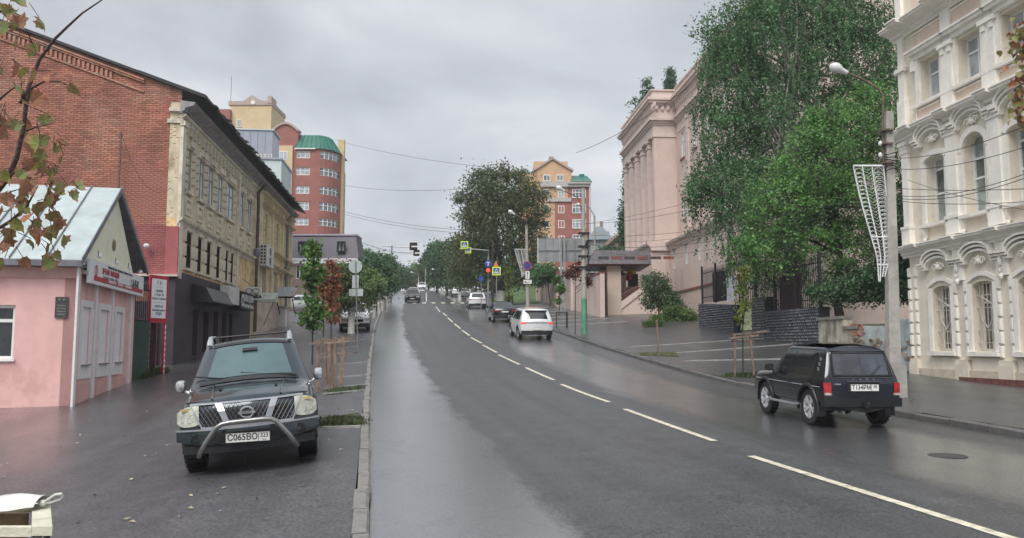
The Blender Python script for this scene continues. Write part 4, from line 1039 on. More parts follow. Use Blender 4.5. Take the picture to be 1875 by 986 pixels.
# per-bay moulding
for k, c in enumerate(cs):
    W2 = .86
    # ground floor
    b = MB(); hh = gz1 - gz0
    for sg in (-1, 1): b.box(c + sg * (gw + .02), c + sg * (gw + .17), -.07, -.002, gz0 - .02, gz1 - .05)
    ribbon(b, [(c - gw - .17, gz1 - .05), (c - gw, gz1 + .03)] + [(c - gw + 2 * gw * i / 6, gz1 + .05 + .10 * math.sin(math.pi * i / 6)) for i in range(1, 6)] + [(c + gw, gz1 + .03), (c + gw + .17, gz1 - .05)], .12, -.07, -.002)
    b.build('window_surround', M_wst, m_)
    zp = gz1 + .52
    b = MB()
    for i, (th, o) in enumerate(((.06, 0), (.06, .09), (.05, .17))): ribbon(b, eyebrow(c, 1.62 + o, zp + o, .34 + o * .3), th, -.16 - .05 * i, -.002)
    b.build('pediment', M_wst, m_)
    b = MB(); cart(b, c, zp + .05, .42); b.build('cartouche', M_wst, m_)
    MB().box(c - gw - .2, c + gw + .2, -.16, -.002, gz0 - .14, gz0 - .03).build('sill', M_wst, m_)
    MB().box(c - gw - .1, c + gw + .1, -.05, -.002, -.5 + .6, gz0 - .2).build('plinth_panel', M_cream2, m_)
    # middle floor
    zt2 = mz1 + (.25 if k % 2 else 0)
    b = MB()
    for sg in (-1, 1): b.box(c + sg * (mw + .02), c + sg * (mw + .20), -.07, -.002, mz0, zt2 - (.5 if k % 2 else .14))
    n_ = 10; hh = .5 if k % 2 else .14
    ribbon(b, [(c - (mw + .02) * math.cos(math.pi * i / n_), zt2 - hh + (hh + .02) * math.sin(math.pi * i / n_)) for i in range(n_ + 1)], .18, -.08, -.002)
    b.build('window_surround', M_wst, m_)
    zp = zt2 + (.22 if k % 2 else .42)
    b = MB()
    for i, (th, o) in enumerate(((.06, 0), (.06, .10), (.06, .19))): ribbon(b, eyebrow(c, 1.66 + o, zp + o, .40 + o * .3), th, -.18 - .05 * i, -.002)
    b.build('pediment', M_wst, m_)
    b = MB(); cart(b, c, zp + .12, .46); b.build('cartouche', M_wst, m_)
    MB().box(c - mw - .25, c + mw + .25, -.20, -.002, mz0 - .12, mz0 - .02).build('sill', M_wst, m_)
    for sg in (-1, 1):
        q = MB(); q.prism([(-.002, mz0 - .13), (-.18, mz0 - .13), (-.14, mz0 - .28), (-.05, mz0 - .45), (-.002, mz0 - .45)], c + sg * (mw + .1) - .06, c + sg * (mw + .1) + .06); q.ball((c + sg * (mw + .1), -.07, mz0 - .48), .07, 1, 6, 4); q.build('bracket', M_wst, m_)
    # top floor
    b = MB()
    for sg in (-1, 1): b.box(c + sg * (tw + .03), c + sg * (tw + .22), -.08, -.002, tz0, tz1 + .1)
    b.box(c - tw - .3, c + tw + .3, -.12, -.002, tz1 + .1, tz1 + .26); b.box(c - tw - .4, c + tw + .4, -.24, -.002, tz1 + .26, tz1 + .36); b.box(c - tw - .46, c + tw + .46, -.30, -.002, tz1 + .36, tz1 + .42)
    for sg in (-1, 1): b.box(c + sg * (tw + .26) - .08, c + sg * (tw + .26) + .08, -.16, -.002, tz1 - .25, tz1 + .10)
    b.build('window_surround', M_wst, m_)
    MB().box(c - tw - .4, c + tw + .4, -.18, -.002, tz0 - .12, tz0 - .02).build('sill', M_wst, m_)
    z0p, z1p = c2b + .12, tz0 - .22
    q = MB().box(c - tw - .22, c + tw + .22, -.03, -.002, z0p, z1p).build('peach_panel', M_peach, m_)
    fr = MB(); w_ = .05
    fr.box(c - tw - .27, c + tw + .27, -.07, -.03, z1p, z1p + w_); fr.box(c - tw - .27, c + tw + .27, -.07, -.03, z0p - w_, z0p); fr.box(c - tw - .27, c - tw - .22, -.07, -.03, z0p, z1p); fr.box(c + tw + .22, c + tw + .27, -.07, -.03, z0p, z1p); fr.build('panel_moulding', M_wst, m_)
    z0p, z1p = tz1 + .52, c3a - .12
    if z1p - z0p > .2:
        MB().box(c - tw - .3, c + tw + .3, -.03, -.002, z0p, z1p).build('peach_panel', M_peach, m_)
        fr = MB(); fr.box(c - tw - .35, c + tw + .35, -.07, -.03, z1p, z1p + .05); fr.box(c - tw - .35, c + tw + .35, -.07, -.03, z0p - .05, z0p); fr.build('panel_moulding', M_wst, m_)
    MB().box(c - tw - .3, c + tw + .3, -.03, -.002, c3b + .25, c3b + 1.6).build('peach_panel', M_peach, m_)
# pilasters between bays
for k in range(-1, NB):
    x = (cs[k] + PIT / 2) if k >= 0 else .16
    hw = .24 if k >= 0 else .16
    b = MB(); b.box(x - hw - .06, x + hw + .06, -.14, -.002, -1, gz0 - .25 - .12); b.box(x - hw - .03, x + hw + .03, -.12, -.002, gz0 - .25 - .12, gz0 - .25); b.build('pilaster_base', M_cream2, m_)
    for sg in (-1, 1):
        xx = x + sg * (hw + .0)
        for me, l in blocks(xx - .06, xx + .06, gz0 - .2, c1a - .95 if k >= 0 else c1a - .3, .36, M_wst, .08, .02, 'rusticated_block'):
            o_ = inst('rusticated_block', me, m_, (l[0], -.001, l[2]))
    if k >= 0:
        b = MB(); b.box(x - .22, x + .22, -.10, -.002, c1a - .95, c1a - .02); b.build('console', M_wst, m_)
        b = MB(); scroll(b, x, c1a - .28, .30, -.14); b.ball((x, -.13, c1a - .55), .07, 2.2, 8, 5); b.ball((x, -.12, c1a - .98), .07, 1.3, 6, 4)
        b.tube([(x - .05, -.13, c1a - .75), (x, -.13, c1a - .85), (x + .05, -.13, c1a - .75)], .02, 4); b.build('carved_scroll', M_wst, m_)
    b = MB(); b.box(x - hw, x + hw, -.14, -.002, c1b + .55, c2a - .35); b.box(x - hw - .06, x + hw + .06, -.20, -.002, c1b + .02, c1b + .55); b.box(x - hw - .08, x + hw + .08, -.22, -.002, c1b + .50, c1b + .60); b.build('pilaster', M_wst, m_)
    b = MB(); b.box(x - hw - .08, x + hw + .08, -.22, -.002, c2a - .12, c2a - .005); b.box(x - hw - .03, x + hw + .03, -.17, -.002, c2a - .38, c2a - .12)
    scroll(b, x, c2a - .22, .26, -.2); b.build('capital', M_wst, m_)
    b = MB(); b.box(x - hw, x + hw, -.12, -.002, c2b + .95, tz1 - .05); b.box(x - hw - .05, x + hw + .05, -.17, -.002, c2b + .02, c2b + .95); b.box(x - hw - .10, x + hw + .10, -.2, -.002, tz1 - .05, tz1 + .08); b.box(x - hw + .02, x + hw - .02, -.12, -.002, tz1 + .08, c3a)
    b.build('pilaster', M_wst, m_)
    b = MB(); b.box(x - hw, x + hw, -.12, -.002, c3b, ztop_); b.build('attic_pilaster', M_wst, m_)
MB().box(-.02, LEN, -.10, -.0021, -1, .18).build('plinth', mat('worn_cream_plinth', (.56, .50, .40), rough=.85, var=.15, scale=3, stain=(.35, .28, .22), sscale=3, samt=.6), m_)
MB().box(PIT * .95 + tc1 - PIT / 2, LEN, -.16, -.1001, -1, -.02).build('brick_red_plinth', mat('red_brown_plinth', (.16, .06, .05), rough=.7, var=.3, scale=6), m_)

# ---------------------------------------------------------------- pink columned public building
M_pk = mat('pale_pink_stucco', (.58, .46, .41), rough=.8, var=.05, scale=.6, bump=.15, bscale=20, stain=(.44, .34, .30), sscale=.8, samt=.5, streak=.25)
M_pk2 = mat('pale_pink_moulding', (.62, .51, .46), rough=.75, var=.05, scale=1, stain=(.42, .32, .29), sscale=1.5, samt=.35)
M_oxide = mat('oxide_red_ledge', (.22, .07, .05), rough=.6, var=.2, scale=3)
Yp = 69.4; a = P(1200, 430, Yp); A = Vector((a.x, Yp, Z(a.x, Yp) - .6))
fp = Fac('columned_building', 'tall pale pink classical building with square columned portico behind the trees', 'building', A, (.07, -1))
p_ = fp.root
def pz(py, y=Yp): return zat(py, y) - A.z
za = pz(445); zc0 = pz(247); zen = pz(222); zfr = pz(186); zpar = pz(165)
Lp = 12.4; RE = 1.95
b = MB()
wt = [fp.t(1250, 265) + 0, fp.t(1271.5, 250), fp.t(1297.5, 235)]
# main facade is set back RE in local y: recompute t on that line
n_ = Vector((-fp.d.y, fp.d.x, 0)); A2 = A + n_ * RE
def t2(px, py):
    r_, q = ray(px, py); return (r_ * A2.y - A2.x) / (fp.d.x - r_ * fp.d.y)
wt = [t2(1250, 265), t2(1271.5, 250), t2(1297.5, 235)]; pt = (wt[2] - wt[0]) / 2
print('columned pitch', wt, pt)
cols_ = [wt[0] + pt * k for k in range(int(24 / pt))]
yA_ = A2.y - wt[0]
w3 = (zat(289, yA_) - A.z, zat(241, yA_) - A.z); w2_ = (zat(398, yA_) - A.z, zat(362, yA_) - A.z); w1_ = (zat(492, yA_) - A.z, zat(455, yA_) - A.z)
LM = 21
ops = []
for c in cols_:
    if c < LM - 1: ops += [(c - .5, c + .5, *w3), (c - .5, c + .5, *w2_)]
b = MB(); wall(b, 0, LM, za, zfr + .3, ops, th=9, rev=.2); o_ = b.build('wall', M_pk, p_); o_.location.y = RE
off = Matrix.Translation((0, RE, 0))
for o in ops: window(p_, *o, .12, (.5,), (.66,), .08, M_white, M_glass_l, parent_m=off)
for o in ops: MB().box(o[0] - .1, o[1] + .1, RE - .12, RE - .002, o[2] - .16, o[2] - .03).build('sill', M_oxide if o[2] > 12 else M_pk2, p_)
for c in cols_:
    if c + pt / 2 < LM: MB().box(c + pt / 2 - .3, c + pt / 2 + .3, RE - .16, RE - .002, za + .8, zen - .35).box(c + pt / 2 - .36, c + pt / 2 + .36, RE - .24, RE - .002, zen - .8, zen - .5).build('pilaster', M_pk2, p_)
# base storey, projecting
opb = [(c - .4, c + .4, *w1_) for c in cols_ if c < LM - 1]
b = MB(); wall(b, 0.55, LM, -2.5, za, opb, th=9.9, rev=.2); o_ = b.build('base_wall', M_pk, p_); o_.location.y = RE - .9
offb = Matrix.Translation((0, RE - .9, 0))
for o in opb: window(p_, *o, .12, (.5,), (), .08, M_white, M_glass_l if rnd.random() < .5 else M_glass, parent_m=offb)
MB().box(-Lp, .55, -.5, RE + .5, 0, za).build('portico_base', M_pk, p_)
for x0_, x1_, y_ in ((.555, LM, RE - .9), (-Lp - .2, .75, -.5)):
    b = MB(); cornice(b, x0_, x1_, za - .75, 1.15, .9, y_); b.build('base_cornice', M_pk2, p_)
b = MB(); b.prism([(-.5, za - .75), (-.7, za - .4), (-.95, za), (-.95, za + .1), (RE, za + .1), (RE, za - .75)], .55, .76); b.build('base_cornice_return', M_pk2, p_)
MB().box(.6, LM, RE - .98, RE - .901, 1.9, 2.05).build('oxide_string', M_oxide, p_)
# portico: end pier, columns, back wall
MB().box(-.62, 0, 0, RE, za, zc0).build('end_pier', M_pk, p_)
MB().box(-Lp, -.62, RE, RE + 1, za, zfr).build('portico_wall', M_pk, p_)
pc = Lp / 5
cm = MB().box(-.30, .30, 0, .72, 0, zc0 - za - .25).box(-.36, .36, -.06, .78, 0, .35).box(-.37, .37, -.07, .79, zc0 - za - .75, zc0 - za - .6).box(-.40, .40, -.10, .82, zc0 - za - .25, zc0 - za).mesh('column', M_pk2)
for k in range(1, 6): inst('column', cm, p_, (-pc * k + .1, 0, za))
b = MB(); b.box(-.70, .08, -.1, RE, zc0 - .2, zc0 + .02); b.build('pier_capital', M_pk2, p_)
def ent(x0, x1, y0, y1):
    """entablature block with stepped mouldings on all outer sides"""
    for o_, za_, zb_ in ((.0, zc0, zen - .35), (.10, zen - .35, zen - .2), (.2, zen - .2, zen), (.38, zen, zen + .18), (.05, zen + .18, zfr - .4), (.2, zfr - .4, zfr - .2), (.42, zfr - .2, zfr), (.55, zfr, zfr + .22), (.1, zfr + .22, zpar - .12), (.22, zpar - .12, zpar)):
        yield (x0 - o_, x1 + o_, y0 - o_, y1, za_, zb_)
for q, (x0_, x1_, y0_, y1_) in enumerate(((-Lp, 0.02, -.05, RE), (0.60, LM, RE - .05, RE + 6))):
    b = MB()
    for a_ in ent(x0_, x1_, y0_, y1_):
        b.box(max(a_[0], .58) if q else a_[0], *a_[1:])
    b.build('entablature', M_pk2, p_)
dm = MB().box(-.13, .13, -.16, 0, 0, .34).ball((0, -.05, -.05), .11, 1, 6, 4).mesh('dentil', M_pk2)
for k in range(26): inst('dentil', dm, p_, (-Lp + .3 + k * .53, -.10, zfr - .76))
for k in range(4): inst('dentil', dm, p_, (.07, .25 + k * .5, zfr - .76), (0, 0, R(90)))
for k in range(44): inst('dentil', dm, p_, (.9 + k * .55, RE - .10, zfr - .76))
MB().box(-Lp, 10, RE + .5, 8, zpar - .05, zpar + .05).build('roof', M_tind, p_)
# porch canopy with square piers and stair
M_can = mat('dark_slate_canopy', (.055, .05, .06), rough=.45, var=.25, scale=2, stain=(.14, .07, .06), sscale=2, samt=.5)
yc = 63.0
q0 = P(1063, 470, yc); q1 = P(1190, 470, yc)
pr = thing('entrance_porch', 'dark flat porch canopy on thick beige piers above a side staircase', 'porch', (q0.x, yc, Z(P(1125, 583, yc).x, yc) - .15), 0)
def cx_(px, y=yc): return P(px, 500, y).x - q0.x
def cz_(py, y=yc): return zat(py, y) - pr.location.z
b = MB(); b.prism([(0, cz_(487)), (0, cz_(478)), (.0, cz_(462)), (5, cz_(462)), (5, cz_(487))], cx_(1087), cx_(1189)); b.build('fascia', M_can, pr)
b = MB(); b.poly([(cx_(1076), -.6, cz_(485)), (cx_(1190), -.6, cz_(485)), (cx_(1190), 0, cz_(461)), (cx_(1088), 0, cz_(459))], (0, .08, .05)); 
b.build('canopy_skirt', M_can, pr)
for k in range(6): MB().box(cx_(1095) + k * 1.0, cx_(1095) + k * 1.0 + .8, -.42, -.35, cz_(476), cz_(471)).build('fascia_panel', M_oxide if k % 2 else M_can, pr)
MB().box(cx_(1076), cx_(1190), -.55, 5, cz_(486), cz_(484)).build('soffit', M_oxide, pr)
MB().box(cx_(1112), cx_(1137), 0, 1.0, -.5, cz_(485)).build('pier', mat('beige_porch_stucco', (.50, .40, .34), rough=.8, var=.06, scale=1), pr)
MB().box(cx_(1098, yc + 3.5), cx_(1110, yc + 3.5), 3.5, 4.3, -.5, cz_(485)).build('pier', M_pk, pr)
b = MB(); b.poly([(cx_(1137) + .002, .1, -.5), (cx_(1205), .1, -.5), (cx_(1205), .1, cz_(527)), (cx_(1188), .1, cz_(527)), (cx_(1137) + .002, .1, cz_(566))], (0, .35, 0)); b.build('stair_wall', M_pk, pr)
b = MB(); b.poly([(cx_(1137), .0, cz_(566)), (cx_(1188), .0, cz_(527)), (cx_(1205), .0, cz_(527)), (cx_(1205), .0, cz_(518)), (cx_(1186), .0, cz_(518)), (cx_(1137), .0, cz_(553))], (0, .5, 0)); b.build('stair_parapet', M_pk2, pr)
b = MB()
for k in range(9): b.bar((cx_(1139) + k * .32, .3, cz_(553) + k * .17), (cx_(1139) + k * .32, .3, cz_(553) + k * .17 + .6), .04)
b.bar((cx_(1139), .3, cz_(553) + .6), (cx_(1139) + 2.56, .3, cz_(553) + 8 * .17 + .6), .06)
b.build('handrail', M_oxide, pr)
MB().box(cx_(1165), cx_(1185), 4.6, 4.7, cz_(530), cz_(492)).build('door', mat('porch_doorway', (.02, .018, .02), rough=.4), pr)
MB().box(cx_(1137), cx_(1205), 4.0, 4.5, 0, cz_(519)).box(cx_(1137), cx_(1150), 4.0, 4.5, cz_(519), cz_(486)).build('landing_wall', M_pk, pr)
pb = P(1162, 512, yc + 1.5)
pm = thing('globe_pier', 'stepped pink gate pier with white globe lamp seen under the porch canopy', 'gate pier', (P(1136, 512, yc + 3).x, yc + 3, Z(7, yc) + .2), 0)
def gpier(t, hgt, w=.8):
    MB().box(-w / 2, w / 2, -w / 2, w / 2, -.6, hgt).build('pier', M_pk, t)
    MB().box(-w * .62, w * .62, -w * .62, w * .62, hgt, hgt + .12).box(-w * .5, w * .5, -w * .5, w * .5, hgt + .12, hgt + .22).box(-w * .3, w * .3, -w * .3, w * .3, hgt + .22, hgt + .34).build('cap', M_oxide, t)
    MB().ball((0, 0, hgt + .50), .19, 1, 12, 8).build('globe', mat('white_glass_globe', (.8, .8, .78), rough=.25), t)
hh_ = zat(505, yc + 3) - pm.location.z; gpier(pm, hh_)
fl = thing('flag', 'red and yellow flag hanging beside the porch pier', 'flag', P(1145, 515, yc + 3.4), 0)
MB().grid(lambda u, v: (u * .6, .08 * math.sin(u * 9), v * .6 + .15 * u), 8, 4).build('red_cloth', mat('red_flag_cloth', (.45, .03, .02), rough=.8), fl)
MB().grid(lambda u, v: (.1 + u * .8, .08 * math.sin(u * 8) - .02, .65 + v * .4 - .1 * u), 8, 3).build('yellow_cloth', mat('yellow_flag_cloth', (.55, .36, .03), rough=.8), fl)
MB().tube([(0, .05, -1.0), (0, .05, 1.5)], .025, 5).build('pole', M_tind, fl)
# ---------------------------------------------------------------- pink boundary wall with piers running up the street
w0 = G(1108, 581); w1 = Vector((P(990, 540, 98).x, 98, 0)); 
dW = (w1 - w0); LW = dW.xy.length; angW = math.atan2(dW.y, dW.x)
bw = thing('boundary_wall', 'pale pink stepped boundary wall climbing the pavement beyond the porch', 'wall', w0, (0, 0, angW))
nW = 9
for k in range(nW):
    x0_, x1_ = LW * k / nW, LW * (k + 1) / nW
    pw = bw.matrix_basis @ Vector(((x0_ + x1_) / 2, 0, 0)); zg_ = Z(pw.x, pw.y) - w0.z
    ht = zat(519 + 0 * k, pw.y) - w0.z if k > 6 else zat(505 + k * 1.2, pw.y) - w0.z
    MB().box(x0_ + .03, x1_ - .03, 0, .35, zg_ - 1.2, ht).build('panel', M_pk, bw)
    MB().box(x0_, x1_, -.08, .43, ht, ht + .1).build('coping', M_oxide, bw)
for k in (3, 5, 8, 9):
    pw = bw.matrix_basis @ Vector((LW * k / nW, .1, 0)); zz_ = Z(pw.x, pw.y)
    g_ = thing('globe_pier', {3: 'pink wall pier with white globe lamp nearest the porch', 5: 'second pink wall pier with globe lamp up from the porch', 8: 'small globe topped pier near the far end of the pink wall', 9: 'last globe topped pier where the pink wall meets the grass bank'}[k], 'gate pier', (pw.x, pw.y, zz_), (0, 0, angW), 'globe topped piers along the pink wall')
    gpier(g_, zat(497 + k, pw.y) - zz_, .9)
# ---------------------------------------------------------------- orange and red apartment block at the top of the street
yO = 150; x0 = P(978, 450, yO).x; zb = Z(x0, yO) - 2
t = thing('apartment_house', 'six storey orange and red apartment house with pedimented gable and green roof', 'building', (x0, yO, zb), 0)
def ox(px): return P(px, 400, yO).x - x0
def oz(py): return zat(py, yO) - zb
wy = [(345, 353, 'n'), (348, 360, 0), (375, 390, 0), (403, 417, 0), (430, 440, 0), (458, 473, 0)]
opsO = [(ox(1022), ox(1033.5), oz(b_), oz(a_)) for a_, b_ in ((350, 362), (377, 391), (404, 418), (432, 446), (461, 475), (490, 505))] + [(ox(995), ox(1006), oz(b_), oz(a_)) for a_, b_ in ((347, 359), (375, 389), (404, 418), (432, 446), (461, 475), (490, 505))]
opsR = [(ox(1048), ox(1073), oz(b_), oz(a_)) for a_, b_ in ((346.5, 363), (374, 391), (402, 419), (430, 447), (459, 477), (490, 505))]
b = MB(); wall(b, 0, ox(1040), 0, oz(296), [o for o in opsO], th=8); o_ = b.build('wall', M_orab, t)
# gable above
gx = ox(1012)
b = MB(); b.poly([(ox(979), .001, oz(334)), (ox(1047), .001, oz(334)), (ox(1047), .001, oz(314)), (gx, .001, oz(292)), (ox(979), .001, oz(314))], (0, 1, 0)); b.bm = None
o_ = b.build('gable', M_orab, t); o_.location.y = -.25
ribbon_b = MB(); ribbon(ribbon_b, [(ox(977), oz(315)), (gx, oz(293)), (ox(1049), oz(315))], .35, -.6, 1); ribbon_b.build('gable_coping', M_cop, t)
MB().box(ox(1006), ox(1015), .5, 2, oz(300), oz(286)).build('chimney', M_tan, t)
for a_, b_ in ((995, 1008), (1019, 1032)):
    window(t, ox(a_), ox(b_), oz(333), oz(321), -.30, (.5,), (), .15, M_white, M_glass, arch=.55, depth=.1)
b = MB(); wall(b, ox(1040), ox(1079), 0, oz(338), [o for o in opsR], th=8); o_ = b.build('red_wall', M_redb, t)
MB().box(ox(1020) - .4, ox(1040) - .01, -.05, -.003, 0, oz(368)).build('red_strip', M_redb, t)
for o in opsO: window(t, *o, .02, (.5,), (), .13, M_white, M_glass if o[0] < 3 else M_glass_l, depth=.12)
for o in opsR: window(t, *o, .02, (.25, .5, .75), (.62,), .13, M_white, M_glass_l if rnd.random() < .6 else M_glass, depth=.12)
M_greyb = mat('pale_grey_band', (.42, .40, .38), rough=.7, var=.05)
MB().box(ox(990), ox(1081), -.5, -.26, oz(343), oz(334)).box(ox(1040), ox(1082), -.8, 0, oz(338), oz(333)).build('cornice', M_greyb, t)
MB().box(ox(1000), ox(1046), -.3, -.055, oz(370), oz(363)).build('string_course', M_greyb, t)
b = MB(); b.add([(ox(1045), -.9, oz(334)), (ox(1084), -.9, oz(334)), (ox(1084), 8, oz(334)), (ox(1045), 8, oz(334)), (ox(1045), 2, oz(318)), (ox(1077), 2, oz(318)), (ox(1077), 8, oz(318)), (ox(1045), 8, oz(318))], [(0, 1, 5, 4), (1, 2, 6, 5), (4, 5, 6, 7), (0, 3, 2, 1), (3, 0, 4, 7)])
b.box(ox(1063), ox(1072), 1.5, 3, oz(325), oz(316)); b.add([(ox(978), 1, oz(315)), (ox(979), 8, oz(315)), (ox(950), 8, oz(312)), (ox(950), 1, oz(315)), (ox(960), 4, oz(306)), (ox(978), 4, oz(306))], [(0, 5, 4, 3), (0, 1, 5)])
b.build('roof', M_greenr, t)
MB().box(ox(950), -.02, 1, 8, 0, oz(315)).build('side_wing', M_orab, t)
MB().box(ox(1080), ox(1080) + .15, -.3, -.05, 0, oz(336)).build('downpipe', M_cop, t)
# distant roofs between the apartment house and the columned building
for (pl, pr_, pb_, pt_, y_, lb, nm, cat, mm) in ((1082, 1118, 520, 440, 135, 'distant grey house with blue grey hipped roof and dormers', 'grey_house', 'house', mat('distant_grey_wall', (.28, .30, .30))),
                                        (1112, 1152, 520, 442, 110, 'old ochre house with steep dark roof half hidden by the columned building', 'gabled_house', 'house', mat('distant_ochre_wall', (.34, .27, .20), var=.2))):
    a_ = P(pl, pb_, y_); b_ = P(pr_, pb_, y_); zb_ = Z(a_.x, y_) - 2; t = thing(nm, lb, cat, (a_.x, y_, zb_), 0)
    w_ = b_.x - a_.x; zt_ = zat(pt_, y_) - zb_
    MB().box(0, w_, 0, 8, 0, zt_).build('wall', mm, t)
    b = MB()
    if nm == 'grey_house': b.add([(-.6, -.6, zt_), (w_ + .6, -.6, zt_), (w_ + .6, 8, zt_), (-.6, 8, zt_), (1.2, 2.4, zt_ + 2.6), (w_ - 1, 2.4, zt_ + 2.6), (w_ - 1, 6, zt_ + 2.6), (1.2, 6, zt_ + 2.6)], [(0, 1, 5, 4), (1, 2, 6, 5), (2, 3, 7, 6), (3, 0, 4, 7), (4, 5, 6, 7)])
    else: b.poly([(-.8, -.5, zt_ - 1.6), (w_ + .6, -.5, zt_ + 2.2), (w_ + .6, -.5, zt_ + 2.5), (-.8, -.5, zt_ - 1.3)], (0, 9, 0)); 
    b.build('roof', mat('blue_grey_sheet_roof', (.15, .19, .20), rough=.5) if nm == 'grey_house' else M_roofd, t)
    if nm != 'grey_house':
        MB().poly([(0, .0, zt_), (w_, 0, zt_), (w_, 0, zt_ + 2.2)], (0, 1, 0)).build('gable', mm, t)
    else:
        for k in (.25, .7): MB().box(w_ * k, w_ * k + .9, .3, 2, zt_ + .5, zt_ + 1.5).build('dormer', mm, t)
        MB().box(w_ * .6, w_ * .6 + .5, 3, 3.5, zt_ + 2, zt_ + 3.6).build('chimney', M_tan, t)
    for k in range(3): window(t, w_ * (.12 + .3 * k), w_ * (.12 + .3 * k) + .9, zt_ - 3.4, zt_ - 2.0, -.03, (.5,), (), .1, M_white, M_glass)
# ---------------------------------------------------------------- back of a big billboard
yB = 74; 
M_galv = mat('weathered_galvanised_sheet', (.25, .27, .275), rough=.5, var=.12, scale=1, metal=.2, stain=(.17, .15, .13), sscale=1, samt=.5, streak=.3)
a_ = P(985, 480, yB); bb = thing('billboard', 'large grey billboard seen from behind on twin posts', 'billboard', (a_.x, yB, Z(a_.x, yB)), (0, 0, R(-4)))
w_ = P(1066, 480, yB).x - a_.x; z0_, z1_ = zat(480, yB) - bb.location.z, zat(437, yB) - bb.location.z
for k in range(6):
    for j in range(2): MB().box(w_ * k / 6 + .02, w_ * (k + 1) / 6 - .02, 0, .05, z0_ + (z1_ - z0_) * j / 2 + .02, z0_ + (z1_ - z0_) * (j + 1) / 2 - .02).build('panel', M_galv, bb)
for k in range(7): MB().box(w_ * k / 6 - .03, w_ * k / 6 + .03, -.09, -.002, z0_ - .05, z1_ + .05).build('rib', M_sign_w if k in (0, 3, 6) else M_galv, bb)
MB().box(0, w_, -.12, -.092, z0_ + (z1_ - z0_) * .48, z0_ + (z1_ - z0_) * .54).build('rail', M_galv, bb)
for x_ in (w_ * .52, w_ * .60): MB().box(x_ - .09, x_ + .09, -.4, -.13, -.6, z1_).build('post', M_galv, bb)
# ---------------------------------------------------------------- dark clad wall with railings
M_slate = mat('dark_blue_grey_stone_cladding', (.036, .038, .052), rough=.42, var=.2, scale=3, island=.25, bump=.4, bscale=15)
M_slateb = mat('dark_cladding_backing', (.018, .019, .026), rough=.7)
FA = G(1279, 596); FB = G(1500, 640)
ff = Fac('clad_wall', 'long dark blue grey stone clad wall with iron railings and a gateway gap', 'wall', FA, (FB - FA)[:2])
w_r = ff.root; LF = (FB - FA).xy.length
g0_, g1_ = ff.t(1343, 600), ff.t(1376, 600)
def gz_(t):
    p = w_r.matrix_basis @ Vector((t, 0, 0)); return Z(p.x, p.y) - FA.z
def clad(x0, x1, ztl, ztr, th=.5, nm='cladding_panel'):
    b = MB(); b.poly([(x0, .03, gz_(x0) - .5), (x1, .03, gz_(x1) - .5), (x1, .03, ztr), (x0, .03, ztl)], (0, th, 0)); b.build('wall_body', M_slateb, w_r)
    st = MB(); s_ = .30; k = 0; x = x0 + .01
    # diamond-cut stones in leaning rows
    row = 0; z = min(gz_(x0), gz_(x1)) - .3
    while z < max(ztl, ztr):
        x = x0 - .4 + (row * .085) % .17
        while x < x1 - .02:
            xs_, xe = max(x, x0), min(x + .17, x1); xm = (xs_ + xe) / 2; zt_ = ztl + (ztr - ztl) * (xm - x0) / (x1 - x0)
            if xe - xs_ > .04 and z + .1 < zt_ and z > gz_(xm) - .3:
                j = rnd.uniform(.02, .05); z2 = min(z + .25, zt_); zm_ = (z + z2) / 2
                st.add([(xm, .029, z - .04), (xe - .006, .029, zm_), (xm, .029, z2 + .0), (xs_ + .006, .029, zm_), (xm + .01, -j, zm_ + .02)], [(0, 1, 4), (1, 2, 4), (2, 3, 4), (3, 0, 4)])
            x += .17
        z += .135; row += 1
    o_ = st.build('stone_cladding', M_slate, w_r); o_['kind'] = 'stuff'
zt1 = ff.z(1300, 552); zt1b = ff.z(1342, 562); 
clad(0, g0_, ff.z(1282, 556), zt1b + .1); 
clad(g1_, ff.t(1400, 580), ff.z(1390, 545), ff.z(1390, 545))
clad(ff.t(1400, 580) + .001, LF, ff.z(1420, 568), ff.z(1495, 562))
zrt_ = [(0, g0_, ff.z(1300, 490)), (g1_, LF, ff.z(1440, 483))]
M_iron = mat('dark_iron_railing', (.02, .018, .022), rough=.5, var=.2)
for x0_, x1_, zt_ in zrt_:
    zb_ = zt1 if x0_ == 0 else ff.z(1420, 568)
    n = int((x1_ - x0_) / .17)
    for k in range(n):
        x = x0_ + .08 + k * .17
        if x1_ == LF and x < ff.t(1400, 580): zb2 = ff.z(1390, 545)
        else: zb2 = zb_
        big = k % 13 == 0
        b = MB()
        if big: b.box(x - .05, x + .05, .2, .3, zb2 - .1, zt_ + .25)
        else: b.box(x - .012, x + .012, .238, .262, zb2, zt_ - .05).add([(x - .03, .25, zt_ - .05), (x + .03, .25, zt_ - .05), (x, .25, zt_ + .15), (x, .27, zt_ - .05)], [(0, 1, 2), (0, 2, 3), (1, 3, 2)])
        b.build('railing_post' if big else 'railing_bar', M_iron, w_r)
    for zq in (zt_ - .22, zb_ + .28): MB().box(x0_, x1_, .265, .285, zq, zq + .05).build('railing_rail', M_iron, w_r)
MB().box(ff.t(1296, 530), ff.t(1322, 530), .3, .33, zt1 - .05, zrt_[0][2] - .25).build('sheet_screen', mat('navy_sheet', (.02, .02, .03), rough=.5), w_r)
MB().box(ff.t(1415, 530), ff.t(1455, 530), .32, .35, ff.z(1420, 568), zrt_[1][2] - .5).build('sheet_screen', mat('maroon_sheet', (.05, .015, .02), rough=.5), w_r)
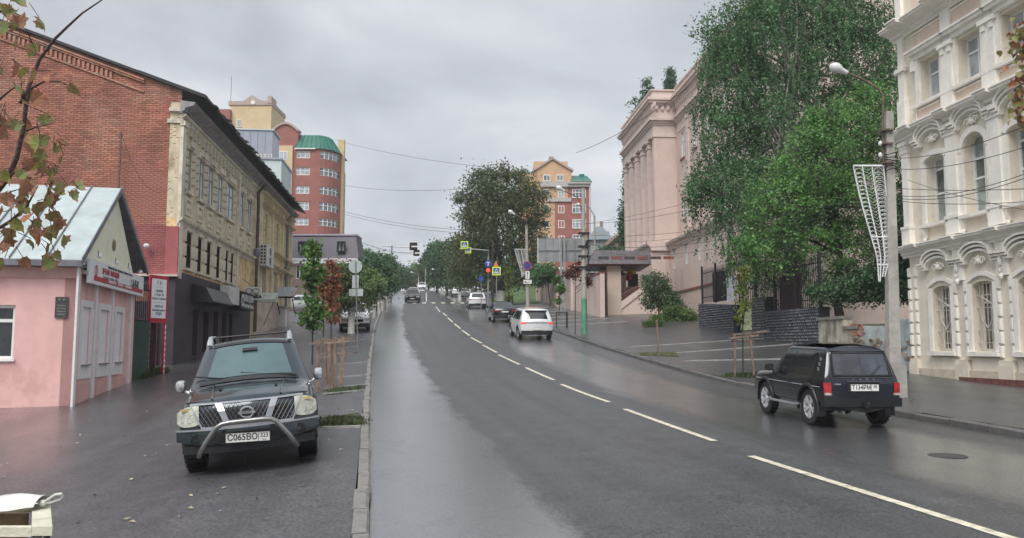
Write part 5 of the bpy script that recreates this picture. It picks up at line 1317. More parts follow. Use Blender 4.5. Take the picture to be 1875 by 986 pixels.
# gate leaf and the pale yellow yard sheet behind it, tarpaulin on the fence
gl = thing('yard_gate', 'open iron gate leaf with pale yellow lower sheet in the gap of the dark wall', 'gate', w_r.matrix_basis @ Vector((g0_ + .05, .35, gz_(g0_))), (0, 0, w_r.rotation_euler.z))
gw_ = g1_ - g0_
MB().box(.05, gw_ * .80, .0, .03, .1, 1.35).build('lower_sheet', mat('pale_yellow_green_sheet', (.50, .55, .32), rough=.5, var=.15, scale=2), gl)
b = MB()
for k in range(9): b.box(.02 + gw_ * .8 * k / 8 - .012, .02 + gw_ * .8 * k / 8 + .012, .0, .025, 1.36, 3.0)
b.box(0, gw_ * .85, -.01, .04, 2.2, 2.26); b.box(0, gw_ * .85, -.01, .04, .04, .09); b.box(-.04, .03, -.02, .05, 0, 3.1); b.box(gw_ * .8, gw_ * .86, -.02, .05, 0, 3.1)
b.build('gate_bars', M_iron, gl)
tp = thing('tarpaulin', 'white tarpaulin sheet tied to the iron railings left of the gate gap', 'tarpaulin', w_r.matrix_basis @ Vector((ff.t(1326, 530), .12, zt1 - .2)), (0, 0, w_r.rotation_euler.z))
MB().grid(lambda u, v: (u * (ff.t(1344, 530) - ff.t(1326, 530)), .03 * math.sin(u * 7 + v * 4), v * 1.3 + .15 * u), 8, 6).build('sheet', mat('white_tarpaulin', (.62, .64, .66), rough=.5, var=.1), tp)
# ---------------------------------------------------------------- peeling plaster wall
M_peel = mat('peeling_blue_grey_plaster', (.40, .44, .43), rough=.85, var=.2, scale=2, bump=.5, bscale=10, stain=(.16, .27, .32), sscale=1.4, samt=.7, streak=.4)
M_peel2 = mat('stained_tan_plaster', (.42, .38, .31), rough=.85, var=.2, scale=2, bump=.5, bscale=10, stain=(.14, .12, .09), sscale=2.2, samt=.8, streak=.3)
WA = FB.copy(); WB = fm.root.matrix_basis @ Vector((-.05, .3, 0)); fw_ = Fac('plaster_wall', 'low peeling blue and tan plaster wall between the dark wall and the mansion', 'wall', WA, (WB - WA)[:2]); LW_ = (WB - WA).xy.length
segs = [(1495, 1545, 586, M_peel2), (1546, 1573, 603, M_peel2), (1574, 1640, 597, M_peel), (1641, 1690, 584, M_peel)]
for k, (a_, b_, pt_, mm) in enumerate(segs):
    x0_, x1_ = max(0, fw_.t(a_, 620)), min(LW_, fw_.t(b_, 620)) if k < 3 else LW_
    zt_ = fw_.z((a_ + b_) / 2, pt_)
    n = 8; pr_ = [(x0_, .0, -.9)] + [(x0_ + (x1_ - x0_) * i / n, 0, zt_ + (rnd.uniform(-.03, .03) if k > 1 else 0)) for i in range(n + 1)] + [(x1_, 0, -.9)]
    MB().poly(pr_, (0, .35, 0)).build('wall_section', mm, fw_.root)
    if k < 2: MB().box(x0_ - .03, x1_ + .03, -.08, .43, zt_ + .002, zt_ + .12).build('coping', mat('grey_stone_coping', (.20, .19, .17), rough=.8, var=.2), fw_.root)
st = MB(); rr = random.Random(4); x = fw_.t(1560, 640)
for k in range(90):
    x = rr.uniform(fw_.t(1565, 640), LW_); z = rr.uniform(-.4, .42); st.obox((x, -.01, z), rr.uniform(.15, .3), .08, rr.uniform(.07, .14), Euler((0, rr.uniform(-.2, .2), 0)).to_matrix())
o_ = st.build('exposed_rubble', mat('exposed_rubble_stone', (.30, .24, .18), rough=.9, var=.3, scale=3, island=.3, bump=.5), fw_.root); o_['kind'] = 'stuff'
st = MB()
for k in range(26):
    st.obox((fw_.t(1560, 620) + rr.uniform(0, 1.0), -.015, .75 + rr.uniform(-.22, .22)), .22, .05, .06)
o_ = st.build('exposed_brick', M_brick, fw_.root); o_['kind'] = 'stuff'
# ================================================================ vehicles
def paint(name, col, metal=.4, rough=.28, dirt=.25):
    m = mat(name, col, rough=rough, var=.04, scale=1.5, metal=metal, coat=.8, stain=tuple(c * .6 + .012 for c in col), sscale=2.2, samt=dirt)
    return m
C_glass = mat('car_window_glass', (.018, .022, .024), rough=.04, var=.4, scale=1.2, spec=.9)
C_ws = mat('windscreen_glass', (.065, .115, .12), rough=.10, var=.18, scale=.9, spec=.75)
C_black = mat('black_car_plastic', (.014, .014, .016), rough=.5, var=.2, scale=12)
C_dark = mat('dark_underbody', (.006, .006, .007), rough=.8, var=.2)
C_tyre = mat('wet_tyre_rubber', (.012, .012, .013), rough=.38, var=.25, scale=20, bump=.3)
C_chrome = mat('chrome_trim', (.62, .63, .64), rough=.22, var=.06, metal=.9)
C_steel = mat('brushed_steel_tube', (.25, .245, .24), rough=.30, var=.12, metal=.85, scale=6)
C_alloy = mat('silver_alloy', (.45, .45, .47), rough=.3, var=.1, metal=.7)
C_lamp = mat('headlamp_lens', (.42, .43, .36), rough=.12, var=.25, scale=9, spec=.9)
C_red = mat('red_tail_lens', (.35, .010, .012), rough=.15, var=.25, scale=9, coat=.6)
C_redlit = mat('lit_red_tail_lens', (.9, .05, .04), rough=.2, emit=.5)
C_plate = mat('number_plate_white', (.70, .70, .66), rough=.4, var=.03)
C_num = mat('number_plate_black', (.01, .01, .01), rough=.5)
def smooth_poly(pts, step, win, fixed=True):
    """resample a polyline by arc length and round it; x stays increasing"""
    P_ = np.array(pts, float); d = np.r_[0, np.cumsum(np.hypot(*np.diff(P_, axis=0).T))]
    n = int(d[-1] / .01) + 1; s = np.linspace(0, d[-1], n)
    x = np.interp(s, d, P_[:, 0]); z = np.interp(s, d, P_[:, 1])
    k = max(1, int(win / .01)) | 1; ker = np.ones(k) / k
    for _ in range(2):
        x = np.convolve(np.pad(x, k // 2, mode='edge'), ker, 'valid'); z = np.convolve(np.pad(z, k // 2, mode='edge'), ker, 'valid')
    m_ = max(8, int(d[-1] / step)); ii = np.linspace(0, len(x) - 1, m_).astype(int)
    return x[ii], z[ii]
class Car:
    """parametric car body. local +x = forward, y = left, z = up, origin on the ground at the middle of the wheelbase"""
    def __init__(s, name, label, loc, head, top, belt, bot, W, L, wb, wr, pm, tumble=.28, tum0=.0, bow_f=.18, bow_r=.10, step=.06, fl=None, group=None, roll=0, rimm=None, archm=None, tw=.22, track=None, crown=.03, Rr=.10, sidebow=.05, cat='car', spokes=5, pitch=None, taper_f=.06, taper_r=.05):
        s.W, s.L, s.wb, s.wr = W / 2, L, wb, wr; s.tumble = tumble; s.crown = crown; s.Rr = Rr; s.sb = sidebow
        s.bow_f, s.bow_r = bow_f, bow_r; s.tf, s.tr = taper_f, taper_r
        s.tx, s.tz = smooth_poly(top, .012, .07)
        s.belt = belt; s.bot = bot; s.pm = pm
        s.xf, s.xr_ = top[-1][0], top[0][0]
        # orientation follows the road surface under the wheels
        fwd = Vector((math.cos(head), math.sin(head))); lf = Vector((-fwd.y, fwd.x)); c = Vector(loc[:2])
        def zz(a, b): q = c + fwd * a + lf * b; return Z(q.x, q.y) if s_on_pav else Zr(q.x, q.y)
        s_on_pav = c.x < xl(c.y) - .2 or c.x > xr(c.y) + .2
        zf = (zz(wb / 2, .7) + zz(wb / 2, -.7)) / 2; zb = (zz(-wb / 2, .7) + zz(-wb / 2, -.7)) / 2
        ex = Vector((fwd.x, fwd.y, (zf - zb) / wb)).normalized(); ey = Vector((lf.x, lf.y, math.tan(roll))).normalized(); ez = ex.cross(ey).normalized(); ey = ez.cross(ex)
        zl_ = (zz(.6, .7) + zz(-.6, .7)) / 2; zr_ = (zz(.6, -.7) + zz(-.6, -.7)) / 2; ey = Vector((lf.x, lf.y, math.tan(roll) + (zl_ - zr_) / 1.4)).normalized(); ez = ex.cross(ey).normalized(); ey = ez.cross(ex)
        s.root = thing(name, label, cat, (c.x, c.y, (zf + zb) / 2 + .012), Matrix((ex, ey, ez)).transposed().to_euler(), group)
        s.r = s.root
        # body shell
        st = []; last = None
        tx, tz = smooth_poly(top, step, .07)
        rows = None
        b = MB(); ring = None; allr = []
        for x, z in zip(tx, tz):
            pts = s.section(float(x), float(z)); allr.append(pts)
        n = len(allr[0])
        V = [s.D(*p) for r_ in allr for p in r_]
        Fc = [(i * n + j, (i + 1) * n + j, (i + 1) * n + j + 1, i * n + j + 1) for i in range(len(allr) - 1) for j in range(n - 1)]
        Fc += [(i * n + n - 1, (i + 1) * n + n - 1, (i + 1) * n, i * n) for i in range(len(allr) - 1)]
        Fc += [tuple(range(n)), tuple(range((len(allr) - 1) * n, len(allr) * n))[::-1]]
        b.add(V, Fc); me = b.mesh('body', [pm, C_dark])
        body = bpy.data.objects.new('body', me); COL.objects.link(body)
        cutters = []
        cb = MB(); 
        for sx in (wb / 2, -wb / 2):
            for sy in (1, -1):
                cb.lathe([(.001, sy * (s.W - .42)), (wr + .07, sy * (s.W - .42)), (wr + .07, sy * (s.W + .3)), (.001, sy * (s.W + .3))], 24, (sx, 0, wr), 'y')
        cme = cb.mesh('cut', [pm, C_dark]); 
        for p in cme.polygons: p.material_index = 1
        cut = bpy.data.objects.new('cut', cme); COL.objects.link(cut)
        md = body.modifiers.new('b', 'BOOLEAN'); md.operation = 'DIFFERENCE'; md.object = cut; md.solver = 'EXACT'
        dg = bpy.context.evaluated_depsgraph_get(); dg.update()
        me2 = bpy.data.meshes.new_from_object(body.evaluated_get(dg)); me2.name = 'body'
        if len(me2.polygons) > 50: 
            body.modifiers.clear(); body.data = me2
        bpy.data.objects.remove(cut)
        body.data.shade_smooth(); body.data.set_sharp_from_angle(angle=R(32)); body.parent = s.r
        s.wheels(tw, rimm or C_alloy, spokes, archm)
    def bz(s, arr, x): return float(np.interp(x, [p[0] for p in arr], [p[1] for p in arr]))
    def hw(s, x):
        f = max(0, (x - (s.xf - .9)) / .9); r = max(0, ((s.xr_ + .8) - x) / .8)
        return s.W * (1 - s.tf * f * f - s.tr * r * r)
    def side(s, x, z):
        """half width at height z on the flank"""
        zb, ze, w = s.bz(s.bot, x), s.bz(s.belt, x), s.hw(x)
        if z <= ze:
            t = (z - zb) / max(.05, ze - zb); t = min(1, max(0, t))
            return w - s.sb * (2 * t - 1.0) ** 2 * (1.0 if t > .5 else 1.3)
        return w - s.sb - s.tumble * (z - ze) * (1 if z - ze < 2 else 1)
    def section(s, x, zt):
        zb, ze = s.bz(s.bot, x), s.bz(s.belt, x)
        zb = min(zb, zt - .03); ze = min(ze, zt - min(.05, (zt - zb) * .25))
        R_ = min(s.Rr, (zt - zb) * .22)
        h_ = [(0, zb), (s.hw(x) - .14, zb), (s.hw(x) - s.sb - .03, zb + .015)]
        zs = list(np.linspace(zb + min(.06, (zt - zb) * .1), ze, 8)); top_s = zt - R_
        if top_s > ze: zs += list(np.linspace(ze, top_s, 6)[1:])
        else: zs = [q for q in np.linspace(zb + min(.06, (zt - zb) * .1), top_s, 13)]
        while len(zs) < 13: zs.append(zs[-1])
        h_ += [(s.side(x, q), q) for q in zs[:13]]
        yt = s.side(x, top_s)
        for a in (25, 50, 70, 90): h_.append((yt - R_ * 1.3 * (1 - math.cos(R(a))), top_s + R_ * math.sin(R(a)) * .9))
        y1 = yt - R_ * 1.3; z1 = top_s + R_ * .9
        for f in (.7, .35, 0): h_.append((y1 * f, z1 + (zt + s.crown * 0 - z1 + s.crown) * (1 - f * f)))
        full = [(x, -a, c) for a, c in h_] + [(x, a, c) for a, c in h_[-2:0:-1]]
        return full
    def D(s, x, y, z):
        q = (abs(y) / s.W) ** 2
        f = min(1, max(0, (x - (s.xf - 1.1)) / 1.1)); r = min(1, max(0, ((s.xr_ + .9) - x) / .9))
        return (x - s.bow_f * q * f + s.bow_r * q * r, y, z)
    def topx(s, z, front=True):
        m = s.tx > 0 if front else s.tx < 0
        xs, zs = s.tx[m], s.tz[m]
        i = np.argsort(zs); 
        # outermost x at this height
        zi = zs[i]; xi = xs[i]
        return float(np.interp(z, zi, xi))
    def fr(s, y, z, off=.004, front=True):
        """point on the nose (or tail) at height z, y across"""
        m = s.tx > s.xf - 1.0 if front else s.tx < s.xr_ + 1.0
        xs, zs = s.tx[m], s.tz[m]; i = np.argsort(zs); x = float(np.interp(z, zs[i], xs[i]))
        sg = 1 if front else -1
        p = s.D(x, y, z); return (p[0] + sg * off, p[1], p[2])
    def patch(s, name, ys, zlo, zhi, m, off=.006, th=.03, front=True, nz=3, parent=None, smooth=50):
        """slab following the nose/tail between two height curves"""
        b = MB(); n = len(ys); sg = -1 if front else 1
        zl = zlo if hasattr(zlo, '__len__') else [zlo] * n; zh = zhi if hasattr(zhi, '__len__') else [zhi] * n
        fv = [Vector(s.fr(ys[i], zl[i] + (zh[i] - zl[i]) * j / nz, off, front)) for i in range(n) for j in range(nz + 1)]
        k = nz + 1; bv = [v + Vector((sg * th, 0, 0)) for v in fv]; N_ = len(fv)
        fs = [(i * k + j, (i + 1) * k + j, (i + 1) * k + j + 1, i * k + j + 1) for i in range(n - 1) for j in range(nz)]
        fs += [tuple(N_ + q for q in f_[::-1]) for f_ in fs]
        edge = [i * k for i in range(n)] + [(n - 1) * k + j for j in range(1, k)] + [i * k + nz for i in range(n - 2, -1, -1)] + [j for j in range(nz - 1, 0, -1)]
        fs += [(edge[i], edge[(i + 1) % len(edge)], N_ + edge[(i + 1) % len(edge)], N_ + edge[i]) for i in range(len(edge))]
        b.add(fv + bv, fs); return b.build(name, m, parent or s.r, smooth=smooth)
    def ridge(s, name, x0, x1, m, f0=-.9, f1=.9, off=.006, n=10, parent=None, inset_top=0):
        """patch on the top skin (windscreen, rear window, bonnet) between two x positions"""
        b = MB(); xs = np.linspace(x0, x1, n); V = []
        for i, x in enumerate(xs):
            zt = float(np.interp(x, s.tx, s.tz)); zb, ze = s.bz(s.bot, x), s.bz(s.belt, x)
            R_ = min(s.Rr, (zt - zb) * .22); top_s = zt - R_; yt = s.side(x, top_s); y1 = yt - R_ * 1.3; z1 = top_s + R_ * .9
            dz = float(np.interp(x + .02, s.tx, s.tz) - np.interp(x - .02, s.tx, s.tz)); nn = Vector((-dz, 0, .04)).normalized() * off
            for j in range(9):
                f = f0 + (f1 - f0) * j / 8; z = z1 + (zt - z1 + s.crown) * (1 - f * f)
                p = Vector(s.D(x, y1 * f, z)) + nn; V.append(p)
        k = 9; N_ = len(V)
        fs = [(i * k + j, (i + 1) * k + j, (i + 1) * k + j + 1, i * k + j + 1) for i in range(n - 1) for j in range(k - 1)]
        b.add(V, fs); return b.build(name, m, parent or s.r, smooth=60)
    def sidewin(s, name, x0, x1, m, lo=.03, hi=.09, off=.006, x0t=None, x1t=None, n=12, both=True):
        """window panes on both flanks; x0t/x1t are the top corners"""
        out_ = []
        x0t = x0 if x0t is None else x0t; x1t = x1 if x1t is None else x1t
        for sg in ((1, -1) if both else (1,)):
            V = []
            for i in range(n):
                for j in range(5):
                    v = j / 4; xa = x0 + (x0t - x0) * v; xb = x1 + (x1t - x1) * v; x = xa + (xb - xa) * i / (n - 1)
                    zt = float(np.interp(x, s.tx, s.tz)) - s.Rr - hi + .05; ze = s.bz(s.belt, x) + lo
                    z = ze + (max(zt, ze + .01) - ze) * v
                    V.append(s.D(x, sg * (s.side(x, z) + off), z))
            fs = [(i * 5 + j, (i + 1) * 5 + j, (i + 1) * 5 + j + 1, i * 5 + j + 1) for i in range(n - 1) for j in range(4)]
            out_.append(MB().add(V, fs).build(name, m, s.r, smooth=60))
        return out_
    def seam(s, x, m=None, z0=None, z1=None, both=True):
        b = MB()
        for sg in (1, -1):
            zb = z0 if z0 is not None else s.bz(s.bot, x) + .12; ze = z1 if z1 is not None else s.bz(s.belt, x)
            b.tube([s.D(x, sg * (s.side(x, z) - .001), z) for z in np.linspace(zb, ze, 7)], .006, 4)
        b.build('door_seam', m or C_black, s.r)
    def sideline(s, name, x0, x1, zf, hgt, m, off=.012):
        for sg in (1, -1):
            V = []
            xs = np.linspace(x0, x1, 12)
            for x in xs:
                z = zf(x) if callable(zf) else zf
                for dz, o in ((-hgt / 2, 0), (-hgt / 2 + .01, off), (hgt / 2 - .01, off), (hgt / 2, 0)): V.append(s.D(x, sg * (s.side(x, z + dz) + o), z + dz))
            MB().add(V, [(i * 4 + j, (i + 1) * 4 + j, (i + 1) * 4 + j + 1, i * 4 + j + 1) for i in range(11) for j in range(3)]).build(name, m, s.r)
    def wheels(s, tw, rimm, spokes, archm):
        wr = s.wr; rr_ = wr * .66
        tb = MB().lathe([(rr_, -tw / 2), (wr - .03, -tw / 2), (wr, -tw / 2 + .03), (wr, tw / 2 - .03), (wr - .03, tw / 2), (rr_, tw / 2), (rr_, -tw / 2)], 28, (0, 0, 0), 'y')
        for k in range(28):
            a = 2 * math.pi * k / 28; c_, s_ = math.cos(a), math.sin(a)
            tb.obox((c_ * (wr + .001), .0, s_ * (wr + .001)), .035, tw * .9, .012, Euler((0, -a + math.pi / 2, 0)).to_matrix())
        tme = tb.mesh('tyre', C_tyre, 40)
        rb = MB()
        rb.lathe([(rr_ + .002, tw / 2 - .01), (rr_ - .02, tw / 2 - .005), (rr_ - .03, tw / 2 - .05), (rr_ - .04, 0)], 28, (0, 0, 0), 'y')
        if spokes == 'split':
            for k in range(5):
                a = 2 * math.pi * k / 5 + .3
                for da in (-.22, .22):
                    p0 = Vector((math.cos(a) * .05, tw / 2 - .045, math.sin(a) * .05)); pm_ = Vector((math.cos(a + da * .5) * rr_ * .45, tw / 2 - .03, math.sin(a + da * .5) * rr_ * .45)); p1 = Vector((math.cos(a + da) * (rr_ - .02), tw / 2 - .015, math.sin(a + da) * (rr_ - .02)))
                    rb.bar(p0, pm_, .048, .03, (0, 1, 0)); rb.bar(pm_, p1, .038, .03, (0, 1, 0))
        else:
            for k in range(spokes):
                a = 2 * math.pi * k / spokes + .3
                rb.bar((math.cos(a) * .04, tw / 2 - .04, math.sin(a) * .04), (math.cos(a) * (rr_ - .02), tw / 2 - .02, math.sin(a) * (rr_ - .02)), .06, .03, (0, 1, 0))
        rb.lathe([(.001, tw / 2 - .015), (.05, tw / 2 - .02), (.06, tw / 2 - .05)], 14, (0, 0, 0), 'y')
        rme = rb.mesh('rim', rimm, 30)
        dme = MB().lathe([(.001, tw / 2 - .09), (rr_ - .03, tw / 2 - .09), (rr_ - .03, -tw / 2 + .02), (.001, -tw / 2 + .02)], 20, (0, 0, 0), 'y').mesh('brake_disc', C_dark)
        for sx in (s.wb / 2, -s.wb / 2):
            for sy in (1, -1):
                w = bpy.data.objects.new('wheel', None); COL.objects.link(w); w.parent = s.r; w.location = (sx, sy * (s.W - tw / 2 - .015), wr); w.rotation_euler = (0, rnd.uniform(0, 6), 0 if sy > 0 else math.pi)
                inst('tyre', tme, w); inst('rim', rme, w); inst('brake_disc', dme, w)
        if archm:
            for sx in (s.wb / 2, -s.wb / 2):
                for sy in (1, -1):
                    b = MB(); V = []; n = 16
                    for i in range(n + 1):
                        a = math.pi * (-.06 + 1.12 * i / n)
                        for r_, o in ((wr + .066, -.02), (wr + .066, .035), (wr + .12, .03), (wr + .13, -.01)):
                            x = sx + r_ * math.cos(a); z = wr + r_ * math.sin(a); V.append(s.D(x, sy * (s.side(x, max(z, s.bz(s.bot, x) + .1)) + o), z))
                    b.add(V, [(i * 4 + j, (i + 1) * 4 + j, (i + 1) * 4 + j + 1, i * 4 + j + 1) for i in range(n) for j in range(3)]); b.build('wheel_arch', archm, s.r, smooth=40)
    def mirror(s, x, z, m, w=.20, hgt=.16, d=.10):
        for sg in (1, -1):
            y = s.side(x, z); b = MB(); n = 12
            for k, (dx, f) in enumerate(((-.045, .92), (-.03, 1), (.03, .97), (.07, .75), (.085, .3))):
                for j in range(n):
                    a = 2 * math.pi * j / n; c_, q_ = math.cos(a), math.sin(a)
                    e1 = math.copysign(abs(c_) ** .6, c_); e2 = math.copysign(abs(q_) ** .6, q_)
                    b.v.append((x + dx, sg * (y + .05 + w / 2) + e1 * w / 2 * f, z + .04 + hgt / 2 + e2 * hgt / 2 * f))
            b.f = [(k * n + j, k * n + (j + 1) % n, (k + 1) * n + (j + 1) % n, (k + 1) * n + j) for k in range(4) for j in range(n)] + [tuple(range(n)), tuple(range(4 * n, 5 * n))[::-1]]
            b.mi = [0] * len(b.f)
            b.tube([(x, sg * (y - .02), z), (x + .01, sg * (y + .08), z + .07)], .022, 6)
            o = b.build('mirror', m, s.r, smooth=40)
            MB().box(x - .050, x - .046, sg * (y + .07), sg * (y + .03 + w), z + .06, z + .02 + hgt).build('mirror_glass', C_glass, o)
    def handle(s, xs, z, m):
        for x in xs:
            for sg in (1, -1):
                y = s.side(x, z); MB().box(x - .09, x + .09, sg * (y - .01), sg * (y + .03), z - .015, z + .015).build('door_handle', m, s.r)
def plate(c, y, z, txt, sub, front, w=.52, hgt=.112, off=.03, parent=None, sz=.10, tilt=0):
    p = Vector(c.fr(y, z, off, front)); sg = 1 if front else -1
    o = bpy.data.objects.new('number_plate', None)
    me = MB().box(-.008, .008, -w / 2, w / 2, -hgt / 2, hgt / 2).mesh('number_plate', C_plate); o = inst('number_plate', me, parent or c.r, p, (tilt, 0, 0 if front else math.pi))
    fr_ = MB(); 
    for a in (((-w / 2, -hgt / 2), (w / 2, -hgt / 2)), ((-w / 2, hgt / 2), (w / 2, hgt / 2)), ((-w / 2, -hgt / 2), (-w / 2, hgt / 2)), ((w / 2, -hgt / 2), (w / 2, hgt / 2)), ((w * .24, -hgt / 2), (w * .24, hgt / 2))):
        fr_.bar((.009, a[0][0], a[0][1]), (.009, a[1][0], a[1][1]), .006)
    fr_.build('border', C_num, o)
    if txt:
        text('lettering', txt, sz, C_num, o, (.0095, -w * .12, 0), (R(90), 0, R(90)), ext=.001, xs=.92, bold=.002)
        text('lettering', sub, sz * .72, C_num, o, (.0095, w * .37, hgt * .12), (R(90), 0, R(90)), ext=.001, xs=.85, bold=.001)
    return o
# ---- dark pickup facing the camera, parked on the left pavement
hd = math.atan2(-1, .265)
top = [(-2.62, .62), (-2.60, 1.05), (-2.50, 1.10), (-1.20, 1.12), (-.98, 1.15), (-.75, 1.66), (-.55, 1.74), (.30, 1.76), (.45, 1.73), (1.28, 1.16), (1.36, 1.12), (2.0, 1.06), (2.36, .99), (2.46, .88), (2.50, .66), (2.52, .50)]
car = Car('pickup_truck', 'dark blue grey double cab pickup with steel bull bar parked facing the street corner', (-3.88, 12.75), hd, top, [(-2.6, 1.06), (-1, 1.08), (1.2, 1.06), (1.4, 1.02), (2.5, .86)], [(-2.6, .45), (2.3, .42), (2.52, .46)],
          1.82, 5.2, 3.2, .385, paint('dark_blue_grey_paint', (.014, .026, .034), metal=.5, rough=.26), tumble=.30, bow_f=.30, bow_r=.04, step=.05, roll=0, tw=.27, archm=C_black, Rr=.12, cat='pickup truck', taper_f=.03)
pu = car
car.ridge('windscreen', .54, 1.20, C_ws, -.88, .88, n=10)
sr = MB()
car.ridge('windscreen_seal', .465, .52, C_black, -1, 1, off=.008, n=3); car.ridge('cowl', 1.23, 1.30, C_black, -1, 1, off=.010, n=3)
car.sidewin('side_window', .15, .98, C_glass, x0t=.12, x1t=.42); car.sidewin('side_window', -.72, .08, C_glass, x0t=-.62, x1t=.05)
car.ridge('rear_window', -.96, -.76, C_glass, -.8, .8, n=5)
car.ridge('load_cover', -2.45, -1.15, C_black, -.98, .98, n=5)
car.seam(.11); car.seam(1.12); car.seam(-.85)
car.handle((.3, -.6), .93, C_chrome)
for sg in (1, -1):   # raised bonnet creases
    MB().tube([car.D(x, sg * (.50 + .05 * (1.3 - x)), float(np.interp(x, car.tx, car.tz)) + .016) for x in np.linspace(1.36, 2.36, 9)], .018, 6).build('bonnet_crease', car.pm, car.r, smooth=60)
MB().tube([car.D(2.33, y, float(np.interp(2.33, car.tx, car.tz)) + .012 - .10 * (abs(y) / .8) ** 2 * .3) for y in np.linspace(-.80, .80, 13)], .008, 5).build('bonnet_edge', C_black, car.r)
for sg in (1, -1): MB().obox((1.78, sg * .38, 1.115), .10, .04, .012).build('washer_jet', C_black, car.r)
wp = MB()
for y0 in (-.55, .12): wp.tube([(1.27, y0 + .55, 1.19), (1.20, y0 + .1, 1.235), (1.14, y0 - .25, 1.29)], .012, 5)
wp.build('wiper', C_black, car.r)
# seats, wheel and mirror behind the windscreen read through it: rear view mirror and steering wheel rim
b = MB(); b.obox((.70, 0, 1.615), .03, .22, .07, Euler((0, R(-54), 0)).to_matrix()); b.build('rear_view_mirror', C_black, car.r)
# grille frame, mesh panels, badge
Y = lambda a, b_, n=7: list(np.linspace(a, b_, n))
zt_, zb_ = .935, .665
car.patch('grille_backing', Y(-.56, .56, 11), .655, .94, C_dark, off=.004, th=.05)
def quadpatch(name, ytl, ytr, ybl, ybr, zt, zb, m, off, th=.03, parent=None):
    b = MB(); fv = []
    for i in range(5):
        for j in range(4):
            u, v = i / 4, j / 3; yt = ytl + (ytr - ytl) * u; yb = ybl + (ybr - ybl) * u; y = yb + (yt - yb) * v; z = zb + (zt - zb) * v
            fv.append(Vector(car.fr(y, z, off)))
    bv = [p - Vector((th, 0, 0)) for p in fv]; fs = [(i * 4 + j, (i + 1) * 4 + j, (i + 1) * 4 + j + 1, i * 4 + j + 1) for i in range(4) for j in range(3)]
    edge = [0, 4, 8, 12, 16, 17, 18, 19, 15, 11, 7, 3, 2, 1]
    fs += [(edge[i], edge[(i + 1) % 14], 20 + edge[(i + 1) % 14], 20 + edge[i]) for i in range(14)]
    b.add(fv + bv, fs); return b.build(name, m, parent or car.r)
C_chs = mat('satin_chrome_grille', (.34, .35, .37), rough=.30, var=.1, metal=.6)
for sg in (1, -1): quadpatch('grille_bar', sg * .41, sg * .32, sg * .28, sg * .20, .955, .64, C_chs, .040, .06)
for yy in ((-.74, .74),):
    car.patch('grille_rim', Y(-.74, .74, 13), .945, .968, C_chs, off=.035, th=.05, nz=1)
    car.patch('grille_rim', Y(-.60, .60, 11), .632, .655, C_chs, off=.040, th=.05, nz=1)
for sg in (1, -1): quadpatch('grille_rim', sg * .74, sg * .715, sg * .60, sg * .575, .95, .645, C_chs, .034, .05)
gm_ = MB()
for k in range(-16, 17):
    for dr in (1, -1):
        y0 = k * .058
        seg = []
        for j in range(7):
            z = .658 + .286 * j / 6; y = y0 + dr * (z - .80) * .62
            lim = .30 + (z - .64) / .315 * .0
            if abs(y) < .57 + (z - .65) * .5: seg.append(Vector(car.fr(y, z, .016)))
        if len(seg) > 1: gm_.tube(seg, .0038, 4, cap=False)
gm_.build('grille_mesh', mat('grey_grille_mesh', (.10, .10, .11), rough=.4, metal=.5), car.r)['kind'] = 'stuff'
p = Vector(car.fr(0, .805, .055))
b = MB()
b.v = []; rg = []
for i in range(25): a = 2 * math.pi * i / 24; rg.append((p.x, .082 * math.cos(a), p.z + .070 * math.sin(a)))
b.tube(rg, .014, 6, cap=False); b.box(p.x - .01, p.x + .014, -.105, .105, p.z - .017, p.z + .017); bo = b.build('badge', C_chrome, car.r, smooth=40)
text('lettering', 'NISSAN', .036, C_num, bo, (p.x + .015, 0, p.z), (R(90), 0, R(90)), ext=.001, xs=1.05)
for sg in (1, -1):
    ys_ = [sg * v for v in np.linspace(.62, .915, 7)]
    o = car.patch('headlight', ys_, [.70, .68, .672, .668, .668, .68, .72], [.935, .94, .938, .93, .915, .89, .855], C_lamp, off=.030, th=.06)
    for yy, zz_, rr2 in ((.71, .775, .062), (.81, .785, .055)):
        q = Vector(car.fr(sg * yy, zz_, .030)); MB().lathe([(.001, .004), (rr2 * .45, .006), (rr2 * .5, .0), (rr2, .004), (rr2 * 1.05, 0)], 14, q, 'x').build('lamp_reflector', mat('lamp_reflector', (.62, .62, .56), rough=.15, metal=.4), o)
    q = Vector(car.fr(sg * .76, .895, .031)); MB().box(q.x - .02, q.x + .005, q.y - .10, q.y + .10, q.z - .018, q.z + .018).build('indicator', mat('amber_lens', (.50, .38, .18), rough=.2), o)
# bumper: body colour upper lip, dark lower, fog lamps
car.patch('bumper', Y(-.93, .93, 15), [.42 + .06 * (abs(v) / .93) ** 4 for v in Y(-.93, .93, 15)], .615, car.pm, off=.055, th=.12, nz=4)
car.patch('bumper_trim', Y(-.935, .935, 15), .612, .632, C_chs, off=.060, th=.10, nz=1)
car.patch('lower_intake', Y(-.50, .50, 9), .44, .575, C_dark, off=.060, th=.02)
car.patch('lower_valance', Y(-.86, .86, 11), .31, .42, C_black, off=.02, th=.10)
for sg in (1, -1):
    q = Vector(car.fr(sg * .66, .50, .060)); o = MB().lathe([(.001, .0), (.075, .0), (.085, -.03)], 14, q, 'x').build('fog_lamp_recess', C_dark, car.r)
    MB().lathe([(.001, .012), (.030, .010), (.035, 0)], 12, q, 'x').build('lens', C_glass, o)
    q = Vector(car.fr(sg * .62, .665, .03)); MB().ball(q, .022, .7, 8, 5).build('washer_nozzle', C_black, car.r)
